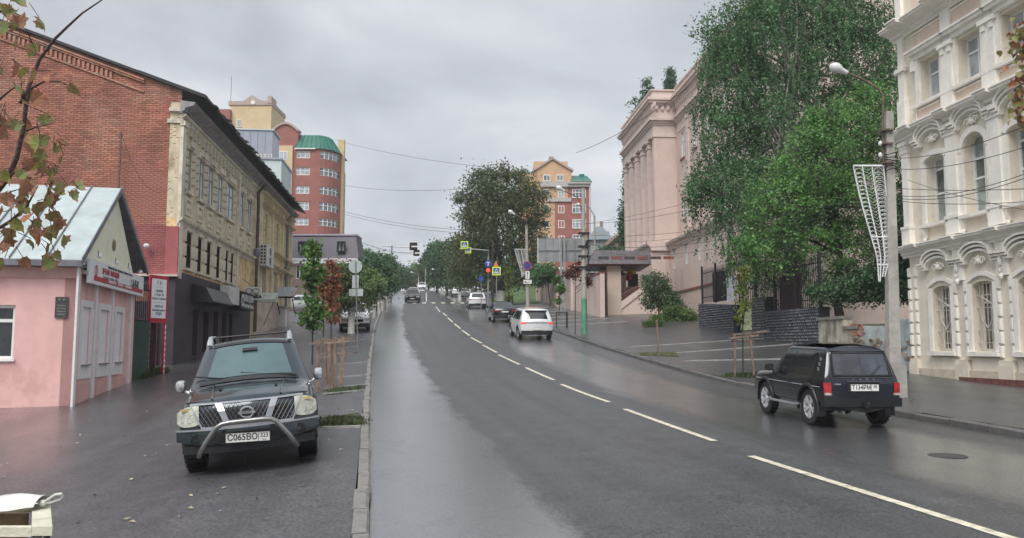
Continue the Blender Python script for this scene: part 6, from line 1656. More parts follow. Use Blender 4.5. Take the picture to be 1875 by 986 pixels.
# bull bar
bb_ = MB(); X0 = 2.62 + .10
pts = [(X0 - .14, -.62, .30), (X0 - .03, -.59, .36), (X0, -.52, .48), (X0 + .0, -.38, .66), (X0 + .0, -.31, .70), (X0, -.2, .71), (X0, .2, .71), (X0, .31, .70), (X0, .38, .66), (X0, .52, .48), (X0 - .03, .59, .36), (X0 - .14, .62, .30)]
bb_.tube(pts, .034, 12); bb_.build('bull_bar', C_steel, car.r, smooth=50)
o = plate(car, 0, .49, 'С065ВО', '323', True, off=.12, tilt=R(-3), w=.56, hgt=.125, sz=.115)
text('lettering', 'RUS', .028, C_num, o, (.0095, .56 * .37, -.043), (R(90), 0, R(90)), ext=.001)
# roof rails with silver feet, cross bars, aerial
for sg in (1, -1):
    y = car.side(.2, 1.62) - .09
    b = MB(); b.tube([(.40, sg * y, 1.72), (.34, sg * y, 1.80), (.22, sg * y, 1.845), (-.5, sg * y, 1.85), (-.9, sg * y, 1.82), (-1.05, sg * y, 1.70)], .024, 8); o = b.build('roof_rail', mat('silver_roof_rail', (.42, .43, .45), rough=.35, metal=.6), car.r, smooth=50)
    b = MB(); b.tube([(.46, sg * y, 1.70), (.38, sg * y, 1.765), (.24, sg * y, 1.84)], [.045, .05, .034], 8); b.box(.28, .46, sg * y - .05, sg * y + .05, 1.68, 1.735); b.build('foot', mat('silver_roof_rail', (.42, .43, .45)), o, smooth=40)
for x in (-.15, -.75): MB().tube([(x, -.62, 1.845), (x, .62, 1.845)], .015, 6).build('cross_bar', C_black, car.r)
MB().tube([(.28, 0, 1.78), (.25, 0, 1.86)], [.014, .006], 6).build('aerial', C_black, car.r)
car.mirror(.98, 1.02, C_chrome, .15, .19, .12)
b = MB()
for sg in (1, -1): b.box(-.9, .9, sg * .88, sg * .98, .40, .45)
b.build('side_step', C_black, car.r)

car.r.scale = (.94,) * 3
# ---- black boxy three-door off-roader driving away on the right
hd2 = math.atan2(1, -.10)
top = [(-1.86, .46), (-1.855, .90), (-1.83, 1.02), (-1.62, 1.54), (-1.55, 1.60), (-1.35, 1.625), (.05, 1.62), (.20, 1.58), (.68, 1.10), (.76, 1.04), (1.72, .97), (1.79, .90), (1.82, .46)]
car = Car('off_road_car', 'black boxy three door off road car with split spoke wheels driving away', (6.30, 16.95), hd2, top, [(-1.9, .97), (.6, .98), (.8, .96), (1.8, .88)], [(-1.9, .42), (-1.2, .38), (1.2, .38), (1.85, .42)],
          1.62, 3.72, 2.2, .365, paint('black_car_paint', (.005, .009, .018), metal=.3, rough=.18, dirt=.1), tumble=.29, bow_f=.10, bow_r=.09, step=.05, tw=.20, archm=C_black, Rr=.11, spokes='split', sidebow=.035, taper_f=.03, taper_r=.02, rimm=mat('polished_split_spoke_alloy', (.60, .60, .62), rough=.3, metal=.4))
niva = car
car.ridge('windscreen', .24, .66, C_glass, -.92, .92, n=6)
for a, b_, at, bt in ((-.30, .56, -.30, .20), (-1.32, -.36, -1.28, -.36)): car.sidewin('side_window', a, b_, C_glass, lo=.045, hi=.085, x0t=at, x1t=bt)
# window rubber, door seam, moulding, door handle, vent
car.seam(-.33, z0=.5); car.seam(.60, z0=.5)
car.sideline('side_moulding', -1.70, 1.70, .80, .02, C_chs, .01)
car.handle((-.18,), .84, C_black)
car.sideline('rain_gutter', -1.50, .12, lambda x: float(np.interp(x, car.tx, car.tz)) - .085, .02, C_black, .016)
for sg in (1, -1):
    b = MB()
    for k in range(3):
        z = 1.12 + .10 * k; x = -1.43 + .0 * k; y = car.side(x, z); b.box(x - .03, x + .03, sg * (y - .005), sg * (y + .008), z, z + .07)
    b.build('pillar_vent', C_chs, car.r)
ysw = Y(-.56, .56, 9)
o = car.patch('rear_window', ysw, 1.06, 1.47, mat('sky_reflection_rear_glass', (.035, .042, .055), rough=.05, var=.6, scale=1.6, spec=1), off=.012, th=.02, front=False, nz=5)  # bluish sky reflection is put into the glass colour
def frame_patch(c, w0, w1, z0, z1, t, m, off, nm='window_seal'):
    b = MB()
    def pt(y, z): return Vector(c.fr(y, z, off, False))
    ring_ = [pt(y, z0) for y in np.linspace(-w0, w0, 9)] + [pt(w0 + (w1 - w0) * k / 4, z0 + (z1 - z0) * k / 4) for k in range(1, 5)] + [pt(y, z1) for y in np.linspace(w1, -w1, 9)[1:]] + [pt(-(w1 + (w0 - w1) * k / 4), z1 + (z0 - z1) * k / 4) for k in range(1, 5)]
    b.tube(ring_, t, 6, cap=False); return b.build(nm, m, c.r, smooth=60)
frame_patch(car, .60, .55, 1.04, 1.485, .017, C_black, .012)
frame_patch(car, .66, .58, 1.00, 1.525, .012, mat('dark_grey_trim', (.06, .065, .075), rough=.3, metal=.4), .006, 'tailgate_edge')
MB().tube([Vector(car.fr(-.10, 1.04, .03, False)), Vector(car.fr(-.26, 1.12, .03, False)), Vector(car.fr(-.40, 1.24, .03, False))], .012, 5).build('rear_wiper', C_black, car.r)
for sg in (1, -1):
    o = car.patch('tail_light', [sg * v for v in np.linspace(.655, .79, 5)], .66, .90, C_red, off=.018, th=.05, front=False)
    q = Vector(car.fr(sg * .715, .68, .02, False)); MB().box(q.x - .006, q.x + .01, q.y - .07, q.y + .07, q.z - .025, q.z + .02).build('reversing_lens', C_lamp, o)
car.patch('plate_recess', Y(-.34, .34, 5), .72, .915, C_black, off=.010, th=.02, front=False)
car.patch('plate_lamp_strip', Y(-.36, .36, 5), .915, .94, mat('dark_grey_trim', (.06, .065, .075)), off=.035, th=.03, front=False)
o = plate(car, .0, .81, 'Т134РМ', '58', False, off=.028, w=.58, hgt=.135, sz=.118)
for k, ch in enumerate('LADA'):
    q = Vector(car.fr(.21 - .14 * k, 1.0 - .03, .012, False)); text('lettering', ch, .055, C_chrome, car.r, q, (R(90), 0, R(-90)), ext=.004, xs=1.3)
MB().box(*([Vector(car.fr(.53, .84, .01, False)).x - .005, Vector(car.fr(.53, .84, .01, False)).x + .008]), .46, .59, .86, .885).build('badge', C_chs, car.r)
car.patch('rear_bumper', Y(-.815, .815, 13), .43, .60, mat('wet_black_bumper', (.010, .011, .014), rough=.25), off=.045, th=.14, front=False, nz=3)
car.patch('rear_valance', Y(-.55, .55, 9), [.36 - .04 * math.cos(v * 6) for v in Y(-.55, .55, 9)], .44, C_dark, off=.02, th=.1, front=False)
b = MB(); b.box(-1.98, -1.80, -.05, .05, .42, .47); b.ball((-2.02, 0, .50), .03); b.box(-1.3, -1.1, -.65, .65, .30, .36); b.ball((-1.12, .0, .33), .13, .9); b.build('tow_bar', C_black, car.r)
MB().tube([(-1.7, .45, .34), (-1.95, .48, .33)], .03, 8).build('exhaust', C_steel, car.r)
car.mirror(.52, .97, C_black, .20, .17, .09)
for sg in (1, -1):
    MB().tube([(-.72, sg * .83, .40), (-.6, sg * .86, .37), (.6, sg * .86, .37), (.72, sg * .83, .40)], .03, 8).build('side_step', C_chs, car.r)
    MB().box(-1.52, -1.49, sg * .62, sg * .83, .22, .46).build('mud_flap', C_black, car.r)
for x in (-.05,): MB().box(-1.5, .15, -.56, .56, 1.655, 1.66).build('roof_panel_rib', car.pm, car.r)

car.r.scale = (.93,) * 3
# ---- simpler cars further away: (all built by the same body code, each with its own silhouette)
def suv(label, loc, hd, col, rear, L=4.5, W=1.85, H=1.66, lit=False, plate_txt=None, sunroof=False, name='suv', group=None, sedan=False, glass_w=None, front_detail=True, metal=.1, cat='car'):
    h2 = L / 2
    if sedan:
        top = [(-h2, .45), (-h2 + .02, .90), (-h2 + .15, 1.05), (-h2 + .50, 1.08), (-h2 + 1.15, H - .04), (-h2 + 1.6, H), (.15, H), (.35, H - .03), (1.12, .98), (1.22, .93), (h2 - .25, .80), (h2 - .08, .70), (h2, .45)]
        belt = [(-h2, .98), (1.0, .88), (h2, .70)]; rw = (-h2 + .55, -h2 + 1.12); ws = (.42, 1.08); sw = ((-.02, .95, -.02, .40), (-1.15, -.08, -.95, -.08))
    else:
        top = [(-h2, .48), (-h2 + .02, 1.02), (-h2 + .10, 1.10), (-h2 + .50, H - .08), (-h2 + .62, H - .03), (-h2 + 1.0, H), (.25, H), (.42, H - .04), (1.12, 1.10), (1.22, 1.05), (h2 - .30, .95), (h2 - .06, .80), (h2, .48)]
        belt = [(-h2, 1.08), (1.1, .98), (h2, .82)]; rw = (-h2 + .12, -h2 + .46); ws = (.47, 1.08); sw = ((.0, .95, .0, .42), (-1.0, -.06, -1.0, -.06), (-1.62, -1.06, -1.40, -1.06))
    c = Car(name, label, loc, hd, top, belt, [(-h2, .34), (-1.2, .22), (1.2, .22), (h2, .30)], W, L, L * .59, .335 if not sedan else .31, paint(label.split()[0] + '_paint_' + name, col, metal=metal, rough=.25, dirt=.2), tumble=.34, bow_f=.28, bow_r=.22, step=.09, tw=.21, Rr=.10, group=group, cat=cat, taper_f=.08, taper_r=.06, archm=None if sedan else C_black)
    c.ridge('windscreen', *ws, C_glass, -.92, .92, n=6); c.ridge('rear_window', *rw, C_glass, -.84, .84, n=6)
    for a in sw: c.sidewin('side_window', a[0], a[1], C_glass, x0t=a[2], x1t=a[3], n=6)
    c.seam(-.03); c.mirror(.95, .98 if not sedan else .90, C_black if col[0] < .1 else c.pm, .18, .16, .09)
    zb = .32
    if rear:
        c.patch('rear_bumper', Y(-W * .46, W * .46, 9), .30, .52, C_black, off=.04, th=.1, front=False)
        zl = .92 if not sedan else .86
        for sg in (1, -1): c.patch('tail_light', [sg * v for v in np.linspace(W * .34 if not sedan else W * .30, W * .47, 5)], zl - .04, zl + .05, C_redlit if lit else C_red, off=.012, th=.04, front=False)
        if not sedan: c.patch('light_bar', Y(-W * .34, W * .34, 5), zl + .0, zl + .04, C_black, off=.010, th=.02, front=False)
        plate(c, 0, .62 if not sedan else .80, '', '', False, off=.03)
        c.patch('bumper_lip', Y(-W * .3, W * .3, 5), .26, .29, C_chs, off=.045, th=.02, front=False)
        MB().tube([(-h2 + .1, .5, .27), (-h2 - .03, .5, .27)], .03, 6).build('exhaust', C_steel, c.r)
    else:
        c.patch('grille', Y(-W * .26, W * .26, 7), .58, .74, C_dark, off=.012, th=.03); c.patch('lower_grille', Y(-W * .36, W * .36, 7), .30, .46, C_black, off=.014, th=.03)
        for sg in (1, -1): c.patch('headlight', [sg * v for v in np.linspace(W * .28, W * .46, 5)], .66, .80, C_lamp, off=.014, th=.05)
        plate(c, 0, .50, '', '', True, off=.03)
    if not sedan and not rear or sunroof:
        for sg in (1, -1): MB().tube([(.2, sg * .55, H + .03), (0, sg * .55, H + .07), (-1.5, sg * .55, H + .06), (-1.65, sg * .55, H)], .018, 6).build('roof_rail', C_chs, c.r)
    return c
WHITE = (.70, .71, .72)
hdg = lambda y, back=False: math.atan2(1, (xl(y + 3) - xl(y - 3)) / 6) + (math.pi if back else 0)
c = suv('white suv with brake lights glowing just ahead of the black off road car', (1.02, 46.6), hdg(47), WHITE, True, 4.5, 1.86, 1.66, lit=True, name='white_suv')
c.patch('spoiler', Y(-.60, .60, 7), 1.55, 1.60, C_black, off=.10, th=.12, front=False); MB().box(-.6, .1, -.4, .4, 1.665, 1.70).build('sunroof', mat('orange_sunroof', (.45, .25, .20), rough=.2), c.r)  # sunroof panel is coloured plain orange
c = suv('black sedan with white number plate between two white cars in the right lane', (-.82, 62.2), hdg(62), (.018, .020, .028), True, 4.4, 1.72, 1.47, sedan=True, name='black_sedan', metal=.3)
c = suv('white crossover leading the black sedan up the right lane', (-3.75, 85), hdg(85), WHITE, True, 4.4, 1.84, 1.62, name='white_crossover')
c = suv('white sedan parked at the right kerb behind the crossover, nearer of the parked pair', (-6.55, 113), hdg(113), WHITE, True, 4.4, 1.74, 1.45, sedan=True, name='parked_car', group='white cars parked at the right kerb up the hill')
c = suv('white hatchback parked at the right kerb, farther of the parked pair', (-8.1, 121), hdg(121), WHITE, True, 4.1, 1.72, 1.50, name='parked_car', group='white cars parked at the right kerb up the hill')
c = suv('dark estate car coming down the hill with headlights towards the camera', (-12.3, 101), hdg(101, True), (.03, .035, .04), False, 4.5, 1.80, 1.60, name='dark_car', metal=.3)
c = suv('silver car following close behind the dark estate car', (-13.2, 110), hdg(110, True), (.36, .37, .39), False, 4.5, 1.78, 1.62, name='silver_car', metal=.5)
c = suv('white car at the crest of the street coming down', (-17.2, 156), hdg(150, True), WHITE, False, 4.4, 1.82, 1.60, name='white_car')
c = suv('white car waiting at the left kerb near the crest by the traffic light post', (-23.1, 160), hdg(150, True), WHITE, False, 4.3, 1.76, 1.45, sedan=True, name='white_car')
c = suv('white suv with black lower grille parked on the left pavement behind the saplings', (-9.85, 51.3), hdg(51, True) + R(3), (.72, .73, .73), False, 4.5, 1.84, 1.68, name='parked_suv')
c.patch('black_lower_bumper', Y(-.85, .85, 9), .26, .50, C_black, off=.03, th=.08)
pp = P(543, 556, 76)
c = suv('white sedan parked by the grass in front of the mansard building', (pp.x, 77), R(200), (.66, .68, .66), False, 4.3, 1.72, 1.42, sedan=True, name='parked_sedan')
# ================================================================ vegetation
def unit(n):
    v = nr.normal(size=(n, 3)); return v / np.linalg.norm(v, axis=1)[:, None]
def leafmesh(name, C, size, m, aspect=1.6, droop=0.0, up=.35, jit=.35):
    """one rhombic leaf per point"""
    n = len(C); d = unit(n); d[:, 2] -= droop; d /= np.linalg.norm(d, axis=1)[:, None]
    nn = unit(n); nn[:, 2] += up; w = np.cross(d, nn); w /= np.linalg.norm(w, axis=1)[:, None] + 1e-9
    s = size * (1 + jit * nr.uniform(-1, 1, n))[:, None]
    a = C - d * s * .5; b = C + w * s * .5 / aspect; c = C + d * s * .5; e_ = C - w * s * .5 / aspect
    V = np.stack([a, b, c, e_], 1).reshape(-1, 3); F = np.arange(n * 4).reshape(n, 4)
    return npmesh(name, V, F, m)
def in_lobes(lobes, n, shell=.55):
    """points in a union of ellipsoids, denser towards the skin; lobes are (x,y,z,rx,ry,rz,weight)"""
    w = np.array([l[6] if len(l) > 6 else l[3] * l[4] * l[5] for l in lobes]); w = w / w.sum(); out_ = []
    for l, k in zip(lobes, nr.multinomial(n, w)):
        u = unit(k); r = (shell + (1 - shell) * nr.uniform(0, 1, k) ** .6)[:, None]
        out_.append(np.array(l[:3]) + u * r * np.array(l[3:6]))
    return np.concatenate(out_)
def clumped(lobes, nclump, per, rc, shell=.5, flat=.7):
    c = in_lobes(lobes, nclump, shell); rr = rc * nr.uniform(.5, 1.4, nclump)
    P_ = np.repeat(c, per, 0) + nr.normal(size=(nclump * per, 3)) * np.repeat(rr, per)[:, None] * np.array([1, 1, flat]) * .6
    return P_, c
def limbs(b, base, top, r0, targets, r1=.03, n=8, rs=None):
    rs = rs or random.Random(3)
    base = Vector(base); top = Vector(top); pts = []; 
    for i in range(7):
        t = i / 6; pts.append(base.lerp(top, t) + Vector((rs.uniform(-1, 1), rs.uniform(-1, 1), 0)) * (.06 * (top - base).length * .3 * (t > 0)))
    b.tube(pts, [r0 * (1.25 if i == 0 else 1 - .75 * i / 6) for i in range(7)], n)
    for tg in targets:
        tg = Vector(tg); t = rs.uniform(.35, .9); s = base.lerp(top, t); L = (tg - s).length
        mid = s.lerp(tg, .5) + Vector((rs.uniform(-.1, .1) * L, rs.uniform(-.1, .1) * L, rs.uniform(.02, .14) * L))
        ra = r0 * (1 - .75 * t) * .5; b.tube([s, s.lerp(mid, .5) + Vector((0, 0, .03 * L)), mid, mid.lerp(tg, .5), tg], [ra, ra * .8, ra * .6, ra * .4, max(.008, ra * .15)], 5)
M_bark = mat('dark_bark', (.045, .036, .03), rough=.9, var=.3, scale=6, bump=.8, bscale=25)
M_birch = mat('birch_bark', (.28, .27, .25), rough=.8, var=.5, scale=5, bump=.4, bscale=20)
M_wash = mat('whitewashed_bark', (.55, .54, .50), rough=.85, var=.15, scale=6, bump=.5, bscale=20)
L_birch = leafmat('birch_leaves', (.098, .195, .085), island=.45, var=.4, scale=.5)
L_bright = leafmat('fresh_green_maple_leaves', (.125, .250, .075), island=.4, var=.3, scale=.5)
L_dark = leafmat('dark_green_leaves', (.075, .143, .068), island=.45, var=.4, scale=.4)
L_mixed = leafmat('turning_chestnut_leaves', (.036, .062, .024), island=.5, scale=.22)
_r = L_mixed.node_tree.nodes['Color Ramp'].color_ramp if 'Color Ramp' in L_mixed.node_tree.nodes else None
if _r:
    _r.elements[0].position = .48; _r.elements[0].color = (.095, .135, .062, 1); _r.elements[1].position = .74; _r.elements[1].color = (.16, .10, .052, 1)
    _e = _r.elements.new(.60); _e.color = (.13, .14, .062, 1)
L_yg = leafmat('yellow_green_leaves', (.16, .20, .045), island=.35, var=.2)
L_rus = leafmat('russet_sapling_leaves', (.30, .13, .075), island=.4, var=.25)
L_sap = leafmat('sapling_leaves', (.11, .20, .055), island=.35, var=.2)
def lb(px, py, y, rpx, rz=None, dep=1.0, w=None):
    p = P(px, py, y); k = y / 1500; t = [p.x, p.y, p.z, rpx * k, rpx * k * dep, (rz or rpx) * k]
    return tuple(t + [w if w else t[3] * t[5]])
def tree(name, label, base, toppx, lobes, m, nclump, per, rc, size, trunk_r=.25, bark=None, group=None, white=0, droop=.2, shell=.45, nl=14, extra=None, kindcat='tree'):
    base = Vector(base); t = thing(name, label, kindcat, base, 0, group)
    C, c = clumped(lobes, nclump, per, rc, shell); C = C - np.array(base); c = c - np.array(base)
    if extra is not None: C = np.concatenate([C, extra - np.array(base)])
    inst('crown', leafmesh('crown', C, size, m, droop=droop), t)
    b = MB(); tp = Vector((np.mean([l[0] for l in lobes]), np.mean([l[1] for l in lobes]), max(l[2] + l[5] * .5 for l in lobes))) - base
    idx = nr.choice(len(c), min(nl, len(c)), replace=False)
    limbs(b, (0, 0, -.2), tp, trunk_r, [c[i] for i in idx], rs=random.Random(len(label)))
    b.build('trunk', bark or M_bark, t, smooth=60)
    if white: MB().tube([(0, 0, -.1), (0, 0, white)], [trunk_r * 1.32, trunk_r * 1.2], 10).build('whitewash', M_wash, t, smooth=60)
    return t
def strands(lobes, n, L0, L1, per_m, low=.0, zmin=None):
    """weeping strands: leaves down hanging twigs from points on the outside of the crown"""
    c = in_lobes(lobes, n, .8); out_ = []; L = nr.uniform(L0, L1, n)
    for p, l in zip(c, L):
        k = int(l * per_m); t = np.linspace(0, 1, k); dx, dy = nr.normal(size=2) * .10
        q = np.stack([p[0] + dx * t * l + nr.normal(size=k) * .045, p[1] + dy * t * l + nr.normal(size=k) * .045, p[2] - t * l], 1); out_.append(q)
    return np.concatenate(out_)
# the big weeping birch and the bright maple in front of it
yb = 41.0
LB = [lb(1440, 90, yb, 120, 100), lb(1350, 120, yb, 75, 70), lb(1545, 110, yb, 85, 95), lb(1470, 30, yb, 90, 60), lb(1335, 245, yb, 62, 80), lb(1430, 240, yb, 110, 110), lb(1560, 260, yb, 90, 120), lb(1320, 345, yb, 75, 62), lb(1400, 370, yb, 95, 90), lb(1288, 330, yb, 38, 32), lb(1400, 470, yb, 75, 55), lb(1615, 180, yb, 35, 70), lb(1460, -40, yb, 110, 60), lb(1560, 20, yb, 60, 60), lb(1330, 60, yb, 55, 50), lb(1375, 10, yb, 60, 50), lb(1305, 110, yb, 34, 34), lb(1290, 190, yb, 28, 40), lb(1620, 60, yb, 45, 60), lb(1640, 130, yb, 30, 40)]
tb = P(1462, 560, yb); tb.z = Z(13, yb) + .3
ex_ = strands(LB, 1900, .6, 2.4, 15)
tree('birch_tree', 'huge weeping birch filling the gap between pink columned building and white mansion', tb, None, LB, L_birch, 1050, 72, .50, .135, .36, M_birch, extra=ex_, droop=.6, shell=.35, nl=40)
ym = 36.5
LM_ = [lb(1500, 300, ym, 85, 75), lb(1440, 380, ym, 75, 70), lb(1560, 370, ym, 80, 90), lb(1520, 230, ym, 50, 45), lb(1590, 220, ym, 45, 70), lb(1480, 460, ym, 85, 60), lb(1580, 470, ym, 80, 65), lb(1390, 460, ym, 45, 40), lb(1640, 430, ym, 40, 75), lb(1550, 540, ym, 55, 30)]
tm = P(1545, 590, ym); tm.z = Z(13, ym) + .3
tree('maple_tree', 'bright green maple standing in front of the birch behind the dark clad wall', tm, None, LM_, L_bright, 430, 80, .46, .14, .22, nl=30, shell=.4)
yd = 34.5
LD = [lb(1655, 440, yd, 32, 90), lb(1640, 510, yd, 45, 45), lb(1590, 525, yd, 45, 30), lb(1520, 535, yd, 40, 20), lb(1668, 330, yd, 20, 60)]
td = P(1650, 600, yd); td.z = Z(14, yd) + .2
tree('elm_tree', 'dark leafy elm squeezed against the white mansion corner behind the street lamp', td, None, LD, L_dark, 420, 40, .4, .14, .16, nl=14)
# chestnut at the top of the pavement
yc_ = 86
LC = [lb(930, 345, yc_, 50, 45), lb(885, 345, yc_, 32, 42), lb(965, 385, yc_, 45, 48), lb(870, 395, yc_, 36, 30), lb(910, 420, yc_, 65, 55), lb(965, 450, yc_, 40, 40), lb(870, 460, yc_, 48, 42), lb(920, 500, yc_, 60, 30), lb(850, 500, yc_, 30, 32), lb(850, 360, yc_, 20, 16)]
tc_ = G(917, 566); tc_ = Vector((P(917, 560, 86).x, 86, Z(P(917, 560, 86).x, 86)))
tree('chestnut_tree', 'big chestnut with green and rust brown leaves and a whitewashed trunk beside the crossing signs', tc_, None, LC, L_mixed, 620, 66, .85, .25, .42, white=1.6, nl=26)
def simple_tree(px, pyb, y, lobes, m, label, n=220, per=26, rc=.7, size=.34, name='street_tree', tr=.18, group=None, white=0):
    b = P(px, pyb, y); b.z = Z(b.x, y) if abs(b.x - xl(y)) < 40 else b.z
    return tree(name, label, b, None, [lb(a, c, y, r, q) for a, c, r, q in lobes], m, n, per, rc, size, tr, group=group, white=white, nl=8)
gR = 'street trees along the right pavement up to the crest'; gL = 'street trees along the left pavement up to the crest'
simple_tree(842, 545, 108, [(842, 470, 28, 40), (850, 505, 24, 22)], L_mixed, 'rust tinged tree just beyond the hanging crossing signs', group=gR, white=1.2)
simple_tree(818, 540, 122, [(816, 470, 24, 30), (822, 505, 24, 24)], L_dark, 'dark green tree second beyond the hanging crossing signs', group=gR)
simple_tree(800, 536, 140, [(798, 475, 20, 32), (804, 508, 18, 18)], L_dark, 'slim dark tree third beyond the hanging crossing signs', size=.4, group=gR)
simple_tree(784, 532, 165, [(784, 490, 16, 28), (788, 515, 14, 12)], L_mixed, 'far brownish tree at the crest right of the oncoming white car', size=.45, group=gR)
simple_tree(643, 612, 47.8, [(640, 510, 34, 32), (622, 520, 30, 30), (655, 545, 34, 28), (680, 520, 24, 26), (618, 555, 22, 20)], leafmat('mid_green_leaves', (0.144, 0.208, 0.085), island=.45, var=.4, scale=.8), 'bushy green tree with black and whitewashed trunk behind the round sign back', n=420, per=30, rc=.35, size=.14, tr=.16, white=1.5, group=gL)
simple_tree(688, 560, 78, [(688, 495, 24, 28), (700, 520, 20, 20), (672, 500, 18, 24)], L_dark, 'dense dark tree behind the bushy green one', n=300, size=.28, group=gL)
simple_tree(706, 545, 96, [(706, 490, 16, 22), (712, 515, 14, 16)], L_dark, 'dark small tree left of the traffic light mast', size=.3, group=gL)
simple_tree(660, 545, 100, [(660, 480, 26, 22), (640, 500, 20, 22)], L_birch, 'blue green tree top above the bushy green tree', size=.34, group=gL)
for k, (px, py, r_, y) in enumerate(((730, 505, 18, 185), (748, 510, 16, 200), (765, 500, 18, 215), (835, 500, 26, 150), (900, 500, 30, 125), (955, 495, 30, 118), (690, 505, 26, 150), (870, 470, 30, 140))):
    simple_tree(px, 540, y, [(px, py, r_, r_ * 1.1), (px + r_ * .6, py + r_ * .5, r_ * .7, r_ * .7)], (L_dark, L_mixed, L_birch)[k % 3],
                ['far dark tree at the left of the crest', 'far rusty tree in the middle of the crest', 'far blue green tree right of centre at the crest', 'broad dark tree in the dip behind the parked white cars', 'tree mass behind the chestnut trunk', 'grey green tree behind the street lamp with signs', 'dim tree in the gap above the left bollards', 'tall tree behind the rust tinged street tree'][k], n=150, per=22, rc=1.0, size=.55, group='trees far up the street')
# poplars behind the columned building
for k, (px, pt_, pb_, w_, y) in enumerate(((1152, 290, 580, 13, 100), (1166, 195, 480, 17, 104), (1184, 158, 420, 15, 108), (1144, 390, 590, 9, 96), (1227, 136, 300, 11, 112))):
    lo = [lb(px, pt_ + (pb_ - pt_) * q, y, w_ * (.5 + .6 * math.sin(math.pi * (q * .8 + .1))), (pb_ - pt_) * .10, w=1) for q in (.03, .14, .25, .38, .52, .66, .8, .92)]
    b = P(px, 560, y); b.z = Z(b.x, y)
    tree('poplar_tree', ['slender poplar hugging the portico columns', 'tall poplar rising above the far portico end', 'highest poplar tip behind the portico cornice', 'low narrow poplar beside the lowest columns', 'small poplar tip poking above the roof parapet'][k], b, None, lo, L_dark, 330, 26, .45, .26, .15, group='poplars behind the columned building', nl=4)
# shrubs and small trees
simple_tree(1007, 560, 84, [(1000, 498, 20, 16), (985, 510, 16, 14), (1015, 505, 14, 12)], L_birch, 'rounded green shrub above the end of the pink boundary wall', n=160, size=.22, name='shrub', rc=.5, tr=.08)
simple_tree(1145, 470, 92, [(1130, 466, 20, 10), (1110, 462, 14, 8)], L_dark, 'dark hedge tops behind the porch canopy roof', n=120, size=.25, name='shrub', rc=.5, tr=.06)
simple_tree(1205, 580, 55.5, [(1200, 520, 26, 22), (1215, 545, 28, 20), (1190, 545, 18, 20), (1230, 560, 26, 18)], leafmat('viburnum_leaves', (0.101, 0.166, 0.077), island=.45), 'dark leafy shrub with bare twigs standing by the columned building corner', n=260, per=24, rc=.28, size=.15, name='shrub', tr=.05)
t = simple_tree(1240, 590, 54, [(1245, 580, 30, 16), (1215, 588, 24, 12), (1262, 585, 14, 12), (1235, 570, 20, 12)], leafmat('fern_green_leaves', (.12, .19, .055), island=.4), 'low feathery green bush spilling over the pavement edge', n=300, per=26, rc=.22, size=.13, name='bush', tr=.03)
gq = G(1195, 598)
t = thing('day_lily_clump', 'clump of long arching bright green leaves beside the feathery bush', 'plant', gq)
b = MB()
for k in range(220):
    a = rnd.uniform(0, 6.28); x0, y0 = rnd.uniform(-.6, .7), rnd.uniform(-.4, .4); L = rnd.uniform(.5, 1.0); w_ = .02
    pts = [Vector((x0 + math.cos(a) * L * .5 * u * u * 1.2, y0 + math.sin(a) * L * .5 * u * u * 1.2, L * (1.1 * u - .75 * u * u) + .02)) for u in (0, .35, .7, 1)]
    n_ = Vector((-math.sin(a), math.cos(a), 0)) * w_
    b.add([p + n_ * s_ * (1 - i * .25) for i, p in enumerate(pts) for s_ in (-1, 1)], [(2 * i, 2 * i + 1, 2 * i + 3, 2 * i + 2) for i in range(3)])
b.build('leaves', leafmat('lily_blades', (.11, .19, .05), island=.3), t)['kind'] = 'stuff'
# saplings
def sapling(px, pyb, top_py, lobes, m, label, y=None, size=.11, n=60, per=18, rc=.16, tr=.035, group='young street saplings'):
    g_ = G(px, pyb) if y is None else Vector((P(px, pyb, y).x, y, Z(P(px, pyb, y).x, y)))
    y = g_.y; lo = [lb(a, c, y, r, q) for a, c, r, q in lobes]
    t = thing('sapling', label, 'sapling', g_, 0, group)
    C, c = clumped(lo, n, per, rc, .3); C = C - np.array(g_)
    inst('crown', leafmesh('crown', C, size, m, droop=.3), t)
    b = MB(); tp = P(px + 1, top_py, y) - g_; b.tube([(0, 0, -.1), (tp.x * .3, 0, tp.z * .35), (tp.x * .6, .02, tp.z * .7), (tp.x, 0, tp.z)], [tr, tr * .8, tr * .5, tr * .15], 6)
    for i in nr.choice(len(c), min(12, len(c)), replace=False):
        q = Vector(c[i] - np.array(g_)); z0 = max(.5, q.z - .5); b.tube([(tp.x * z0 / tp.z, 0, z0), q], [tr * .35, .004], 4)
    b.build('trunk', M_bark, t); return t
sapling(572, 668, 434, [(571, 460, 10, 24), (572, 500, 20, 26), (570, 520, 14, 16), (572, 555, 20, 16), (570, 583, 24, 22), (590, 572, 12, 14)], L_sap, 'tall fresh green sapling with two tiers of leaves behind the pickup roof', size=.17, n=100, per=20, rc=.2)
sapling(592, 652, 470, [(591, 520, 8, 34), (590, 570, 9, 14)], L_rus, 'thin sapling with sparse rusty leaves between the green and the russet ones', size=.15, n=40)
sapling(606, 640, 475, [(606, 500, 14, 24), (608, 530, 17, 24), (604, 565, 15, 18), (612, 585, 14, 8)], L_rus, 'russet leaved sapling right of the tall green sapling', size=.16, n=90, rc=.2)
sapling(1360, 690, 484, [(1358, 500, 10, 14), (1357, 530, 9, 14), (1362, 560, 10, 14), (1355, 585, 9, 10)], L_yg, 'yellow green sapling tied between two wooden stakes', size=.11, n=46, per=14, rc=.14, tr=.03)
sapling(1053, 612, 480, [(1045, 500, 14, 12), (1058, 490, 10, 12), (1075, 515, 10, 12)], leafmat('dull_red_leaves', (.11, .05, .032), island=.4), 'small tree with dull reddish leaves by the green based pole', size=.14, n=50, rc=.2)
